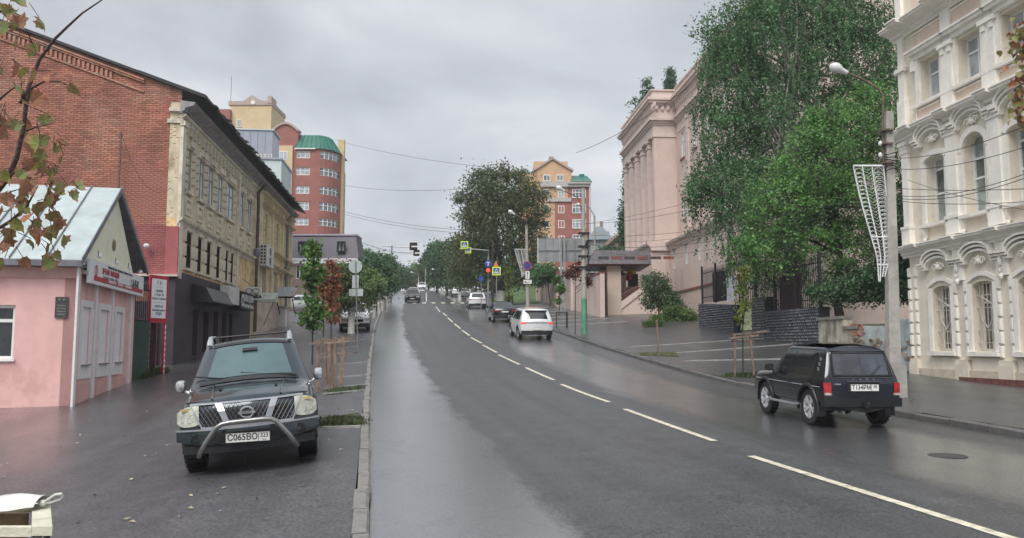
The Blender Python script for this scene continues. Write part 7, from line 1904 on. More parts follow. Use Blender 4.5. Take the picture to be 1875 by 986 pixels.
sapling(1024, 580, 500, [(1022, 515, 9, 12), (1026, 530, 9, 10), (1022, 550, 8, 8)], L_sap, 'little green sapling in front of the pink boundary wall', size=.2, n=40, rc=.2, y=66)
sapling(931, 560, 488, [(931, 500, 5, 10), (931, 520, 5, 14), (930, 545, 5, 12)], L_yg, 'columnar yellow green sapling near the chestnut trunk', size=.2, n=40, rc=.22, y=80)
# grass bank beyond the wall and tufts in the planting strips
def tufts(name, label, pts, hgt, m, n, cat='grass', w=.012, spread=.1):
    V = []; 
    N_ = n; c = np.array(pts)[nr.randint(0, len(pts), N_)]; c = c + nr.normal(size=(N_, 3)) * np.array([spread, spread, 0])
    a = nr.uniform(0, 6.28, N_); L = hgt * nr.uniform(.4, 1.2, N_); dx = np.cos(a) * L * .5; dy = np.sin(a) * L * .5
    b0 = c + np.stack([-np.sin(a) * w, np.cos(a) * w, 0 * a], 1); b1 = c - np.stack([-np.sin(a) * w, np.cos(a) * w, 0 * a], 1); tp = c + np.stack([dx, dy, L], 1)
    V = np.stack([b0, b1, tp], 1).reshape(-1, 3); o = inst(name, npmesh(name, V, np.arange(N_ * 3).reshape(N_, 3), m)); o['kind'] = 'stuff'; o['label'] = label; return o
L_grass = leafmat('grass_blades', (.060, .085, .030), island=.4, trans=.2)
def quadpts(c, n):
    """random points inside an image-space quad laid on the ground"""
    g_ = [G(*q) for q in c]; out_ = []
    for k in range(n):
        u, v = rnd.random(), rnd.random(); p = g_[0].lerp(g_[1], u).lerp(g_[3].lerp(g_[2], u), v); out_.append((p.x, p.y, Z(p.x, p.y) + .0))
    return out_
tufts('grass', 'green grass strip between kerb stones beside the pickup', quadpts([(592, 781), (656, 779), (659, 766), (594, 767)], 60), .08, L_grass, 2600)
tufts('grass', 'thin grass in the planting strip behind the pickup mirror', quadpts([(596, 722), (667, 714), (664, 708), (600, 714)], 30), .07, L_grass, 900)
tufts('grass', 'weeds at the foot of the red framed notice board', quadpts([(246, 696), (300, 682), (300, 679), (246, 692)], 200), .22, L_grass, 1200, w=.02)
tufts('grass', 'sparse grass ring round the staked sapling', quadpts([(1322, 694), (1400, 692), (1396, 684), (1336, 686)], 200), .10, L_grass, 1500)
tufts('grass', 'dry grass patch round the lone stake', quadpts([(1168, 654), (1240, 652), (1236, 646), (1175, 648)], 200), .09, leafmat('dry_grass', (.16, .17, .07), island=.3, trans=.2), 1200)
# planting strips' soil
M_soil = mat('planting_soil', (.05, .055, .03), rough=.95, var=.4, scale=8, bump=.8, bscale=30)
def patch_on(name, corners, m, lift, nu=8, nv=3, kind='structure'):
    g_ = [G(*q) for q in corners]
    def f(u, v):
        p = g_[0].lerp(g_[1], u).lerp(g_[3].lerp(g_[2], u), v); return (p.x, p.y, Z(p.x, p.y) + lift)
    o = MB().grid(f, nu, nv).build(name, m); o['kind'] = kind; return o
patch_on('planting_soil', [(590, 782), (660, 780), (664, 765), (592, 767)], M_soil, .012)
patch_on('planting_soil', [(594, 724), (668, 716), (669, 708), (598, 714)], M_soil, .012)
patch_on('planting_soil', [(1315, 695), (1405, 693), (1398, 684), (1330, 685)], M_soil, .012)
patch_on('planting_soil', [(1162, 656), (1244, 654), (1238, 645), (1170, 647)], M_soil, .012)
patch_on('grass_bank', [(930, 560), (990, 556), (986, 520 + 16), (935, 530 + 6)], mat('bank_grass', (.06, .10, .03), rough=.9, var=.3, scale=3, bump=.5), .03)
bk = [Vector((x, y, 0)) for x, y in ((-2.5, 100), (3.5, 100), (6.5, 112), (0, 112))]
V_ = MB().grid(lambda u, v: (lambda p: (p.x, p.y, Z(p.x, p.y) + .05 + 2.2 * v * (1 - .3 * u)))(bk[0].lerp(bk[1], u).lerp(bk[3].lerp(bk[2], u), v)), 8, 6).build('grass_bank', mat('bank_grass', (.06, .10, .03))); V_['kind'] = 'structure'
# transverse kerb lines across the pavements (parking bays)
M_kl = mat('pale_kerb_line', (.30, .29, .28), rough=.6, var=.15, scale=5, bump=.3)
def kline(a, b, nm='bay_kerb', w=.10, hgt=.035):
    A_, B_ = G(*a), G(*b); L = (B_ - A_).xy.length; n = max(1, int(L / .95)); root = bpy.data.objects.new(nm, None); COL.objects.link(root); root['kind'] = 'structure'
    ang = math.atan2(B_.y - A_.y, B_.x - A_.x); me = MB().box(-L / n / 2 + .006, L / n / 2 - .006, -w / 2, w / 2, -.1, hgt).mesh('kerb_stone', M_kl)
    for i in range(n):
        p0 = A_.lerp(B_, i / n); p1 = A_.lerp(B_, (i + 1) / n); z0, z1 = Z(p0.x, p0.y), Z(p1.x, p1.y); m_2 = (p0 + p1) / 2
        inst('kerb_stone', me, root, (m_2.x, m_2.y, (z0 + z1) / 2 + rnd.uniform(0, .006)), (0, -math.atan2(z1 - z0, L / n), ang))
for a, b in (((590, 784), (661, 782)), ((592, 766), (664, 762)), ((594, 723), (668, 716)), ((600, 712), (669, 706)), ((610, 693), (669, 688)), ((620, 668), (672, 664)), ((610, 640), (680, 636)), ((632, 628), (683, 624)), ((625, 606), (690, 604)),
             ((1125, 643), (1402, 620)), ((1235, 647), (1450, 631)), ((1212, 665), (1440, 658))): kline(a, b)
for k in range(7):
    y = 54 + k * 4.2; a = Vector((xr(y) + .4, y, 0)); b = Vector((xr(y) + 5.5 - k * .1, y + .8, 0))
    root = bpy.data.objects.new('bay_kerb', None); COL.objects.link(root); root['kind'] = 'structure'
    for i in range(5):
        p = a.lerp(b, (i + .5) / 5); inst('kerb_stone', MB().box(-.5, .5, -.06, .06, -.1, .05).mesh('kerb_stone', M_kl) if i == 0 and k == 0 else bpy.data.meshes['kerb_stone'], root, (p.x, p.y, Z(p.x, p.y)), (0, -.02, math.atan2(b.y - a.y, b.x - a.x))) if False else inst('kerb_stone', MB().box(-.5, .5, -.06, .06, -.1, .05).mesh('kerb_stone', M_kl), root, (p.x, p.y, Z(p.x, p.y)), (0, -.03, math.atan2(b.y - a.y, b.x - a.x)))
# ---------------------------------------------------------------- near branches with autumn leaves
def leaf_shape(m, curl):
    """a lobed lime/maple leaf with a curl, about 1 unit long, stalk at the origin"""
    out_ = [(0, 0), (.22, .05), (.42, -.02), (.40, .20), (.50, .36), (.34, .46), (.30, .62), (.14, .74), (0, 1.0), (-.14, .74), (-.30, .62), (-.36, .46), (-.50, .34), (-.40, .18), (-.42, -.04), (-.22, .05)]
    def c(x, y): return (x * (1 - .15 * curl), y, -curl * (x * x * 1.1 + (y - .4) ** 2 * .5) + .05 * math.sin(9 * x + 4 * y))
    V = [c(0, .42)] + [c(*p) for p in out_]; n = len(out_)
    return MB().add(V, [(0, i + 1, (i + 1) % n + 1) for i in range(n)]).mesh('leaf', m, recalc=False)
def vleaf(name, edge, mid):
    """leaf colour: greener at the rib, browner towards the margin, from the leaf's own coordinates"""
    m = leafmat(name, edge, island=0, trans=.3, var=.25, scale=3)
    t = m.node_tree; b = t.nodes['Principled BSDF']; src = b.inputs['Base Color'].links[0].from_socket
    co = t.nodes.new('ShaderNodeTexCoord'); vm = t.nodes.new('ShaderNodeVectorMath'); vm.operation = 'DISTANCE'; vm.inputs[1].default_value = (0, .4, 0); t.links.new(co.outputs['Object'], vm.inputs[0])
    r_ = t.nodes.new('ShaderNodeValToRGB'); r_.color_ramp.elements[0].position = .20; r_.color_ramp.elements[0].color = (1, 1, 1, 1); r_.color_ramp.elements[1].position = .48; r_.color_ramp.elements[1].color = (0, 0, 0, 1)
    t.links.new(vm.outputs['Value'], r_.inputs[0]); mx = t.nodes.new('ShaderNodeMix'); mx.data_type = 'RGBA'; t.links.new(r_.outputs[0], mx.inputs['Factor']); t.links.new(src, mx.inputs['A']); mx.inputs['B'].default_value = (*mid, 1)
    for l in list(b.inputs['Base Color'].links): t.links.remove(l)
    t.links.new(mx.outputs['Result'], b.inputs['Base Color']); return m
LV = [vleaf('brown_autumn_leaf', (.34, .17, .11), (.30, .16, .09)), vleaf('brown_green_autumn_leaf', (.34, .17, .10), (.18, .26, .09)), vleaf('rust_autumn_leaf', (.40, .15, .10), (.36, .18, .09)), vleaf('yellow_green_autumn_leaf', (.36, .26, .10), (.25, .31, .09))]
leafs = [leaf_shape(m, c) for m in LV for c in (.35, .8, 1.3)]
def near_tree(name, label, y0, trunk_px, branches, clusters, lsize, seed, dens=.55):
    rs = random.Random(seed); tb_ = P(*trunk_px, y0); gz_0 = Z(tb_.x, tb_.y); t = thing(name, label, 'tree', (tb_.x, y0, gz_0))
    O = Vector((tb_.x, y0, gz_0)); b = MB()
    q_ = 1 if y0 < 5 else 1.75; b.tube([(0, 0, -.2), (.02, .05, 1.0 * q_), (-.03, .0, 2.2 * q_), (.0, .05, 4.2 * q_)], [.07, .055, .045, .02], 8)
    for pts, ra in branches:
        q = [P(px, py, y0 + dy) - O for px, py, dy in pts]; n = len(q)
        b.tube(q, [ra * (1 - .8 * i / (n - 1)) for i in range(n)], 6)
    b.build('trunk', mat('reddish_twig_bark', (.075, .05, .045), rough=.8, var=.3, scale=20, bump=.5), t, smooth=60)
    tw = MB()
    for (px, py, n, spr) in clusters:
        n = max(1, round(n * dens))
        c = P(px, py, y0) - O
        for k in range(n):
            o_ = Vector((rs.gauss(0, 1) * spr, rs.gauss(0, .9) * .10, rs.gauss(0, 1) * spr)) * (y0 / 1500); p = c + Vector((o_.x, rs.uniform(-.12, .12), o_.z))
            sz = lsize * rs.uniform(.7, 1.2)
            rot = Euler((R(-90) + rs.uniform(-.9, .9), rs.uniform(-.6, .6), rs.uniform(-1.6, 1.6)), 'XYZ')
            kind = rs.choice([0, 0, 1, 1, 1, 1, 2, 3])
            inst('leaf', leafs[kind * 3 + rs.randrange(3)], t, p, rot, (sz, sz, sz))
            tw.tube([p, p.lerp(c + Vector((0, 0, .03)), .6) + Vector((0, 0, .01))], .0016, 4, cap=False)
    tw.build('twigs', mat('reddish_twig_bark', (.075, .05, .045)), t)['kind'] = 'stuff'
    return t
near_tree('young_tree', 'autumn leaved young tree reaching in from the left in front of the brick wall', 3.2, (-110, 500),
          [([(-110, 470, 0), (-20, 370, 0), (15, 325, 0), (30, 290, 0), (42, 240, 0), (52, 160, 0), (72, 110, 0), (100, 72, 0), (125, 48, 0), (150, 25, 0), (187, 0, 0)], .013),
           ([(36, 190, 0), (52, 165, 0), (80, 150, .02), (108, 150, .03), (135, 160, .03)], .007), ([(-20, 540, 0), (-5, 420, 0), (20, 405, 0), (48, 380, .02), (70, 340, .03)], .011),
           ([(5, 335, 0), (30, 312, 0), (75, 300, .03), (110, 320, .05)], .007), ([(-40, 80, 0), (0, 20, 0), (22, 22, .02), (40, 30, .02)], .008), ([(48, 240, 0), (70, 232, 0), (100, 225, 0)], .005), ([(-10, 190, 0), (20, 165, 0), (45, 150, 0)], .005)],
          [(15, 30, 12, 22), (42, 62, 7, 12), (40, 8, 3, 8), (10, 120, 9, 16), (40, 150, 5, 10), (110, 150, 4, 10), (128, 158, 2, 6), (12, 200, 10, 20), (40, 215, 5, 10), (62, 232, 6, 12), (100, 262, 7, 13), (60, 275, 6, 14), (80, 310, 10, 16), (40, 330, 9, 16), (105, 335, 8, 13), (140, 345, 4, 10), (155, 355, 2, 7), (45, 365, 9, 15), (85, 385, 9, 15), (20, 380, 7, 14), (60, 415, 9, 14), (25, 405, 7, 14), (95, 425, 4, 9), (15, 440, 8, 14), (60, 450, 4, 10), (85, 450, 2, 6), (20, 462, 3, 8), (120, 435, 1, 4), (118, 380, 2, 6), (5, 300, 8, 18), (75, 345, 7, 14)], .070, 5)
near_tree('young_tree', 'autumn leaved branch of a young tree at the right edge before the mansion', 15.5, (1960, 640),
          [([(1960, 260, 0), (1930, 170, 0), (1880, 150, 0), (1862, 160, 0), (1850, 175, 0)], .03), ([(1950, 120, 0), (1900, 80, 0), (1868, 62, 0)], .025), ([(1950, 250, 0), (1900, 215, 0), (1872, 200, 0)], .022), ([(1930, 60, 0), (1895, 45, 0), (1870, 40, 0)], .02)],
          [(1862, 70, 9, 9), (1872, 52, 8, 9), (1856, 88, 4, 7), (1870, 90, 6, 8), (1866, 165, 6, 9), (1850, 152, 2, 5), (1872, 140, 5, 8), (1868, 190, 5, 8), (1872, 220, 5, 8), (1890, 80, 10, 14), (1890, 180, 10, 14), (1862, 205, 5, 8), (1868, 110, 5, 8), (1900, 130, 14, 22), (1930, 80, 14, 24), (1930, 190, 14, 24), (1960, 130, 14, 24)], .15, 9, 1.9)
# ================================================================ street furniture
M_conc = mat('pole_concrete', (.36, .34, .31), rough=.8, var=.15, scale=2, bump=.5, bscale=18, stain=(.22, .21, .19), sscale=3, samt=.5)
M_gsteel = mat('grey_galvanised_steel', (.30, .31, .32), rough=.4, var=.12, metal=.5, stain=(.15, .12, .1), sscale=4, samt=.3)
M_rust = mat('rusty_lamp_arm', (.13, .09, .07), rough=.7, var=.3, scale=8)
M_lamp = mat('lamp_head_white', (.62, .63, .63), rough=.3, var=.08)
M_deco = mat('white_wire_garland', (.66, .67, .66), rough=.5, var=.1)
M_wood = mat('weathered_wood', (.16, .115, .09), rough=.8, var=.3, scale=5, bump=.5, bscale=30, stain=(.32, .25, .2), sscale=3, samt=.5, streak=.2)
M_wire = mat('black_cable', (.02, .02, .022), rough=.6)
M_yel = mat('lime_yellow_sign_border', (.62, .85, .05), rough=.4)
M_blue = mat('blue_sign_face', (.02, .06, .30), rough=.35)
M_back = mat('grey_sign_back', (.42, .47, .46), rough=.4, var=.06, metal=.2)
def lamp_head(t, a, b, s=1.0, m=None):
    """cobra head at the end a-b of an arm"""
    a, b = Vector(a), Vector(b); d = (b - a).normalized(); o = MB()
    n = 8; pts = [b + d * (s * .62 * i / n) for i in range(n + 1)]
    o.tube(pts, [s * v for v in (.06, .075, .085, .11, .15, .17, .165, .13, .05)], 12); 
    h_ = o.build('lamp_head', m or M_lamp, t, smooth=50)
    MB().ball(b + d * s * .42 + Vector((0, 0, -.06 * s)), .13 * s, .9, 10, 6).build('lens', mat('grey_lamp_lens', (.35, .36, .37), rough=.15), h_)
def garland(t, o, w, hgt, s=1.0, side=-1, m=None, name='light_garland'):
    """tapering ribbon of wire work hung from the pole: two curved strips of frame with loops between"""
    m = m or M_deco; b = MB(); o = Vector(o)
    def pt(u, v): # u 0..1 across, v 0..1 down
        wid = w * (1 - v) ** .8 * (1 - .15 * v) + .10 * w; x0 = -w * (1 - v * .35) * (1 - v) ** .15 * 0
        left = -w * (1.0 - .80 * v ** 1.1); right = -.04 * w - .02 * w * v + (.12 * w * math.sin(v * 3.1))
        tail = -.30 * w * max(0, v - .78) ** 1.2 * 3
        return o + Vector((side * -1 * ((left + (right - left) * u) * 1.0) * (1 if side < 0 else -1) * (1) + (tail if side < 0 else -tail), .0, -hgt * v)) if False else o + Vector(((left + (right - left) * u) + tail * (1 if u < .5 else 1), .03 * math.sin(6 * v), -hgt * v))
    for u in (0, .30, .62, 1.0):
        b.tube([pt(u, v) for v in np.linspace(0, 1 if u in (0, .3) else .96, 16)], .016 * s, 5)
    b.tube([pt(0, 0), pt(1.05, 0)], .028 * s, 5)
    for v in (.62, .86): b.tube([pt(0, v), pt(1.1, v)], .018 * s, 5)
    fr_ = b.build('frame', m, t)
    c = MB()
    for (ua, ub) in ((.03, .27), (.65, .97)):
        for k in range(26):
            v = .03 + k * .036; q0, q1 = pt(ua, v), pt(ub, v + .03)
            ce = (q0 + q1) / 2; r_ = max(.02, (q1 - q0).length * .42); c.tube([ce + Vector((r_ * math.cos(a), .0, r_ * .8 * math.sin(a))) for a in np.linspace(0, 5.2, 8)], .008 * s, 4, cap=False)
    for k in range(30):
        v = .02 + k * .028; c.tube([pt(.34, v), pt(.46 + .05 * (k % 2), v + .02), pt(.58, v)], .005 * s, 4, cap=False)
    c.build('wire_scrolls', mat('green_wire_tinsel', (.10, .17, .15), rough=.5, var=.4, scale=30) if False else m, fr_)['kind'] = 'stuff'
def insul(t, pts, r=.05):
    for p in pts: MB().lathe([(r * .6, -.05), (r, -.02), (r, .03), (r * .5, .07), (.001, .08)], 8, p).build('insulator', M_lamp, t)
# the tall concrete pole on the right
gp = G(1637, 727); yP = gp.y
t = thing('street_lamp', 'tall tapered concrete street lamp with white wire garland in front of the mansion', 'street lamp', gp)
top_ = P(1627, 205, yP) - gp; hP = top_.z
b = MB(); n = 10
for i in range(n + 1):
    v = i / n; w_ = .15 - .06 * v; x = top_.x * v; b.v += [(x - w_, -w_ * .8, hP * v), (x + w_, -w_ * .8, hP * v), (x + w_, w_ * .8, hP * v), (x - w_, w_ * .8, hP * v)]
b.f = [(i * 4 + j, i * 4 + (j + 1) % 4, i * 4 + 4 + (j + 1) % 4, i * 4 + 4 + j) for i in range(n) for j in range(4)] + [(3, 2, 1, 0), (n * 4, n * 4 + 1, n * 4 + 2, n * 4 + 3)]; b.mi = [0] * len(b.f)
b.build('pole', M_conc, t)
MB().box(-.24, .24, -.2, .2, -.3, .75).build('foot', M_conc, t)
q = [P(1620, 330, yP) - gp, P(1616, 240, yP) - gp, P(1617, 175, yP) - gp, P(1608, 163, yP) - gp, P(1580, 146, yP) - gp, P(1552, 134, yP) - gp]
b = MB(); b.tube(q, [.028, .028, .03, .03, .028, .026], 8); 
for py in (240, 265, 300): p_ = P(1622, py, yP) - gp; b.box(p_.x - .13, p_.x + .13, -.16, .16, p_.z - .02, p_.z + .02)
b.build('lamp_arm', M_rust, t, smooth=50)
lamp_head(t, q[-2], q[-1], .78)
o_ = P(1618, 305, yP) - gp; garland(t, o_ + Vector((0, -.05, 0)), (1618 - 1560) / 1500 * yP, (520 - 305) / 1500 * yP)
for py in (264, 285): insul(t, [P(1612, py, yP) - gp], .05)
cb = MB()
for k in range(6): p_ = P(1630, 283 + k * 6, yP) - gp; cb.tube([p_ + Vector((.17 * math.cos(a), -.17 * math.sin(a), .03 * math.sin(a * 2 + k))) for a in np.linspace(0, 6.28, 9)], .012, 4)
cb.build('cable_ties', M_wire, t)
# second pole with green foot, cluttered with cables
gp2 = G(1070, 612); y2 = gp2.y
t = thing('street_lamp', 'concrete lamp pole painted green at the foot and tangled with cables', 'street lamp', gp2)
tp = P(1068, 345, y2) - gp2
MB().tube([(0, 0, -.2), (tp.x * .5, 0, tp.z * .5), tp], [.17, .14, .10], 10).build('pole', M_conc, t, smooth=50)
MB().tube([(0, 0, -.1), (0, 0, 1.0), (tp.x * .2, 0, tp.z * .24)], [.182, .176, .165], 10).build('green_paint', mat('green_pole_paint', (.10, .26, .17), rough=.6, var=.2, scale=4), t, smooth=50)
q = [P(1068, 400, y2) - gp2, P(1062, 372, y2) - gp2, P(1058, 362, y2) - gp2, P(1038, 352, y2) - gp2, P(1034, 350, y2) - gp2]; MB().tube(q, .035, 6).build('lamp_arm', M_rust, t, smooth=50); lamp_head(t, q[-2], q[-1], .9)
b = MB()
for py in (428, 452, 470, 490): p_ = P(1069, py, y2) - gp2; b.box(p_.x - .32, p_.x + .32, -.22, .2, p_.z - .05, p_.z + .05); b.tube([p_ + Vector((.2, -.2, 0)), p_ + Vector((.26, -.25, -.4)), p_ + Vector((.05, -.25, -.7))], .03, 5)
b.build('cable_clamp', M_black, t)
# pole with the no stopping signs
gp3 = G(967, 580); y3 = gp3.y
t = thing('street_lamp', 'pale concrete lamp pole carrying no stopping signs and a small garland', 'street lamp', gp3)
tp = P(964, 413, y3) - gp3
MB().tube([(0, 0, -.2), (tp.x * .5, 0, tp.z * .5), tp], [.16, .13, .10], 10).build('pole', M_conc, t, smooth=50)
q = [tp - Vector((0, .1, .3)), tp + Vector((0, -.1, .35)), P(950, 397, y3) - gp3, P(943, 393, y3) - gp3]; MB().tube(q, .03, 6).build('lamp_arm', M_rust, t); lamp_head(t, q[-2], q[-1], 1.0)
garland(t, P(962, 457, y3) - gp3, 20 / 1500 * y3, 52 / 1500 * y3)
def disc(t, c, r, m, nm='sign_face', th=.03, y=0):
    return MB().lathe([(.001, -th / 2), (r, -th / 2), (r, th / 2), (.001, th / 2)], 24, Vector(c) + Vector((0, y, 0)), 'y').build(nm, m, t)
def ring(t, c, r, w, m, nm='border', y=-.02):
    return MB().lathe([(r - w, -.004), (r, -.004), (r, .004), (r - w, .004), (r - w, -.004)], 24, Vector(c) + Vector((0, y, 0)), 'y').build(nm, m, t)
sg_ = thing('road_sign', 'round blue and red no stopping sign above an arrow plate and a tow truck plate', 'road sign', P(966, 487, y3 - .3))
k = y3 / 1500; f_ = disc(sg_, (0, 0, 0), 8.2 * k, M_blue); ring(f_, (0, 0, 0), 8.2 * k, 1.5 * k, mat('sign_red', (.42, .02, .03), rough=.4))
for s_ in (1, -1): MB().bar((-5.5 * k, -.022, s_ * 5.5 * k), (5.5 * k, -.022, -s_ * 5.5 * k), .008, 1.3 * k, (0, 1, 0)).build('cross_bar', mat('sign_red', (.42, .02, .03)), f_)
MB().box(-3.8 * k, 3.8 * k, -.015, .015, -24 * k, -10 * k).build('arrow_plate', C_plate, sg_); MB().box(-.5 * k, .5 * k, -.019, -.0151, -22 * k, -14 * k).add([(-1.8 * k, -.018, -14.5 * k), (1.8 * k, -.018, -14.5 * k), (0, -.018, -11 * k)], [(0, 1, 2)]).build('arrow', C_num, sg_)
MB().box(-7.6 * k, 7.6 * k, -.015, .015, -33 * k, -26 * k).build('tow_plate', C_plate, sg_); MB().box(-5.5 * k, -2.5 * k, -.019, -.0151, -31 * k, -28.5 * k).box(-2.4 * k, .5 * k, -.019, -.0151, -31 * k, -30.2 * k).bar((0, -.018, -31 * k), (4.5 * k, -.018, -28 * k), .006, 1.1 * k, (0, 1, 0)).build('tow_pictogram', C_num, sg_)
MB().tube([(0, .06, -34 * k), (0, .06, 8 * k)], .03, 6).build('bracket', M_gsteel, sg_)
# sign post seen from behind on the left pavement
g4 = G(655, 637); y4 = g4.y; k = y4 / 1500
t = thing('road_sign', 'round and rectangular signs seen from behind on a grey post at the left kerb', 'road sign', g4)
tp = P(651, 478, y4) - g4; MB().tube([(0, 0, -.1), (tp.x, 0, tp.z)], .03, 8).build('post', M_gsteel, t)
def at4(px, py): return P(px, py, y4) - g4
disc(t, at4(650.5, 488) + Vector((0, .05, 0)), 12.5 * k, M_back, 'round_plate')
c = at4(650.5, 516); MB().box(c.x - 6 * k, c.x + 6 * k, .04, .06, c.z - 12 * k, c.z + 12 * k).build('upright_plate', M_back, t)
c = at4(651.5, 536); MB().box(c.x - 13 * k, c.x + 13 * k, .04, .06, c.z - 6.5 * k, c.z + 6.5 * k).build('wide_plate', M_back, t)
# crossing signs, blue arrows, red light: right side near the chestnut
def pole(name, label, cat, px, pb, pt_, y, r, m, parts=None):
    g_ = P(px, pb, y); g_.z = Z(g_.x, y); t = thing(name, label, cat, g_); tp_ = P(px, pt_, y) - g_
    MB().tube([(0, 0, -.1), (0, 0, tp_.z)], r, 8).build('post', m, t, smooth=50); return t, g_
def cross_sign(t, c, s, y=-.05, border=M_yel):
    f = MB().box(c.x - s, c.x + s, c.y + y - .02, c.y + y + .02, c.z - s, c.z + s).build('sign_board', border, t)
    MB().box(c.x - s * .74, c.x + s * .74, c.y + y - .028, c.y + y - .0201, c.z - s * .74, c.z + s * .74).build('blue_face', M_blue, f)
    MB().add([(c.x - s * .62, c.y + y - .032, c.z - s * .55), (c.x + s * .62, c.y + y - .032, c.z - s * .55), (c.x, c.y + y - .032, c.z + s * .6)], [(0, 1, 2)]).build('white_triangle', C_plate, f)
    b = MB(); Y_ = c.y + y - .036; b.add([(c.x - s * .05, Y_, c.z + s * .3), (c.x + s * .1, Y_, c.z + s * .3), (c.x + s * .3, Y_, c.z - s * .4), (c.x + s * .18, Y_, c.z - s * .4), (c.x, Y_, c.z - s * .05), (c.x - s * .2, Y_, c.z - s * .4), (c.x - s * .32, Y_, c.z - s * .4)], [(0, 1, 4), (1, 2, 3, 4), (0, 4, 5, 6)]); b.build('pictogram', C_num, f)
y5 = 77; k = y5 / 1500
t, g5 = pole('signal_post', 'signal post with blue arrow sign red light and long arm of hanging crossing signs', 'traffic light', 894, 545, 470, y5, .09, M_gsteel)
c = P(894, 483, y5) - g5; f_ = disc(t, c + Vector((0, -.12, 0)), 6.5 * k, M_blue, 'blue_sign'); MB().box(c.x - .8 * k, c.x + .8 * k, -.16, -.142, c.z - 4.5 * k, c.z + 2 * k).box(c.x - 3 * k, c.x + 3 * k, -.16, -.142, c.z + 1 * k, c.z + 2.6 * k).build('arrow', C_plate, f_)
c = P(894, 496, y5) - g5; b_ = MB().box(c.x - 3.6 * k, c.x + 3.6 * k, -.3, -.1, c.z - 14 * k, c.z + 5.5 * k).build('signal_box', C_dark, t)
MB().ball(c + Vector((0, -.3, 0)), 3.4 * k, 1, 12, 8).build('red_light', mat('lit_red_signal', (.9, .035, .02), rough=.4, emit=1.6), b_)
for j in (1, 2): MB().lathe([(.001, 0), (2.4 * k, 0)], 10, c + Vector((0, -.302, -5 * j * k)), 'y').build('dark_lens', C_glass, b_)
aq = P(893, 459, y5) - g5; ae = P(842, 449, y5) - g5; ae = Vector((ae.x, -.3, (P(858, 459, y5) - g5).z + .1)); MB().tube([(0, 0, aq.z - 1), (0, 0, aq.z), (ae.x * .5, -.15, aq.z + .1), ae], .05, 6).build('mast_arm', M_gsteel, t)
cross_sign(t, P(851, 450, y5) - g5, 6.8 * k, -.5); cross_sign(t, P(857.5, 459.5, y5) - g5, 5.5 * k, -.3)
t, g6 = pole('crossing_sign', 'lime bordered pedestrian crossing sign with orange triangle on a post by the chestnut', 'road sign', 909, 560, 478, 76, .05, M_gsteel)
k = 76 / 1500; cross_sign(t, P(909, 497, 76) - g6, 7.8 * k, -.1); c = P(908, 484, 76) - g6; MB().poly([(c.x - 5 * k, -.1, c.z - 5 * k), (c.x + 5 * k, -.1, c.z - 5 * k), (c.x, -.1, c.z + 6 * k)], (0, .04, 0)).build('orange_triangle', mat('orange_sign', (.60, .20, .05), rough=.4), t)
t, g7 = pole('road_sign', 'small round blue direction sign on a short post left of the signal post', 'road sign', 881, 548, 502, 80, .04, M_gsteel)
f_ = disc(t, P(881, 511, 80) - g7 + Vector((0, -.08, 0)), 5 * 80 / 1500, M_blue, 'blue_sign')
pole('utility_pole', 'dark thin wooden pole right of the signal post', 'pole', 902, 560, 440, 78, .10, M_bark)
# traffic light masts on the left
yt = 100; k = yt / 1500
t, g8 = pole('signal_mast', 'grey mast with long arm carrying two dark signal heads over the street', 'traffic light', 716, 552, 450, yt, .10, M_gsteel)
a0 = P(716, 452, yt) - g8; MB().tube([(-1.2, 0, a0.z + .1), (0, 0, a0.z), (P(752, 453, yt).x - g8.x, 0, a0.z - .1)], .06, 6).build('mast_arm', M_gsteel, t)
a1 = P(720, 462, yt) - g8; MB().tube([(0, 0, a1.z), (P(757, 464, yt).x - g8.x, -.2, a1.z - .05)], .05, 6).build('mast_arm', M_gsteel, t)
for px, py, w_, h_, nm in ((757.5, 452, 7, 7, 0), (763, 464, 5.5, 5.5, 1)):
    c = P(px, py, yt) - g8; b_ = MB().box(c.x - w_ * k, c.x + w_ * k, -.35, -.1, c.z - h_ * k, c.z + h_ * k).build('signal_head', C_dark, t)
    MB().box(c.x - w_ * k * .5, c.x + w_ * k * 1.3, -.40, -.352, c.z - .12, c.z + .06).build('arrow_strip', M_lamp, b_)
c = P(717, 503, yt) - g8; b_ = MB().box(c.x - 2.4 * k, c.x + 2.4 * k, -.3, -.1, c.z - 7 * k, c.z + 5 * k).build('signal_box', C_dark, t); MB().ball(c + Vector((0, -.3, 1.5 * k)), 2.6 * k, 1, 8, 6).build('red_light', mat('lit_red_signal', (.9, .035, .02)), b_)
for px, pb, pt_, y_, lb_ in ((779, 533, 493, 160, 'pale lamp post at the crest behind the oncoming white car'), (802, 538, 500, 140, 'pale post at the right kerb among the dark trees'), (808, 538, 505, 138, 'leaning pale post beside another under the dark trees'), (766, 530, 508, 175, 'short pale post at the middle of the crest'), (1090, 560, 395, 78, 'thin grey lamp pole behind the porch canopy')):
    t, g_ = pole('lamp_post', lb_, 'street lamp', px, pb, pt_, y_, .12 if y_ > 100 else .09, M_conc)
    tp_ = P(px, pt_, y_) - g_; MB().tube([(0, 0, tp_.z), (-.5, 0, tp_.z + .8), (-1.1, 0, tp_.z + 1.0)], .05, 5).build('lamp_arm', M_gsteel, t); lamp_head(t, (-.8, 0, tp_.z + .95), (-1.1, 0, tp_.z + 1.0), 1.0)
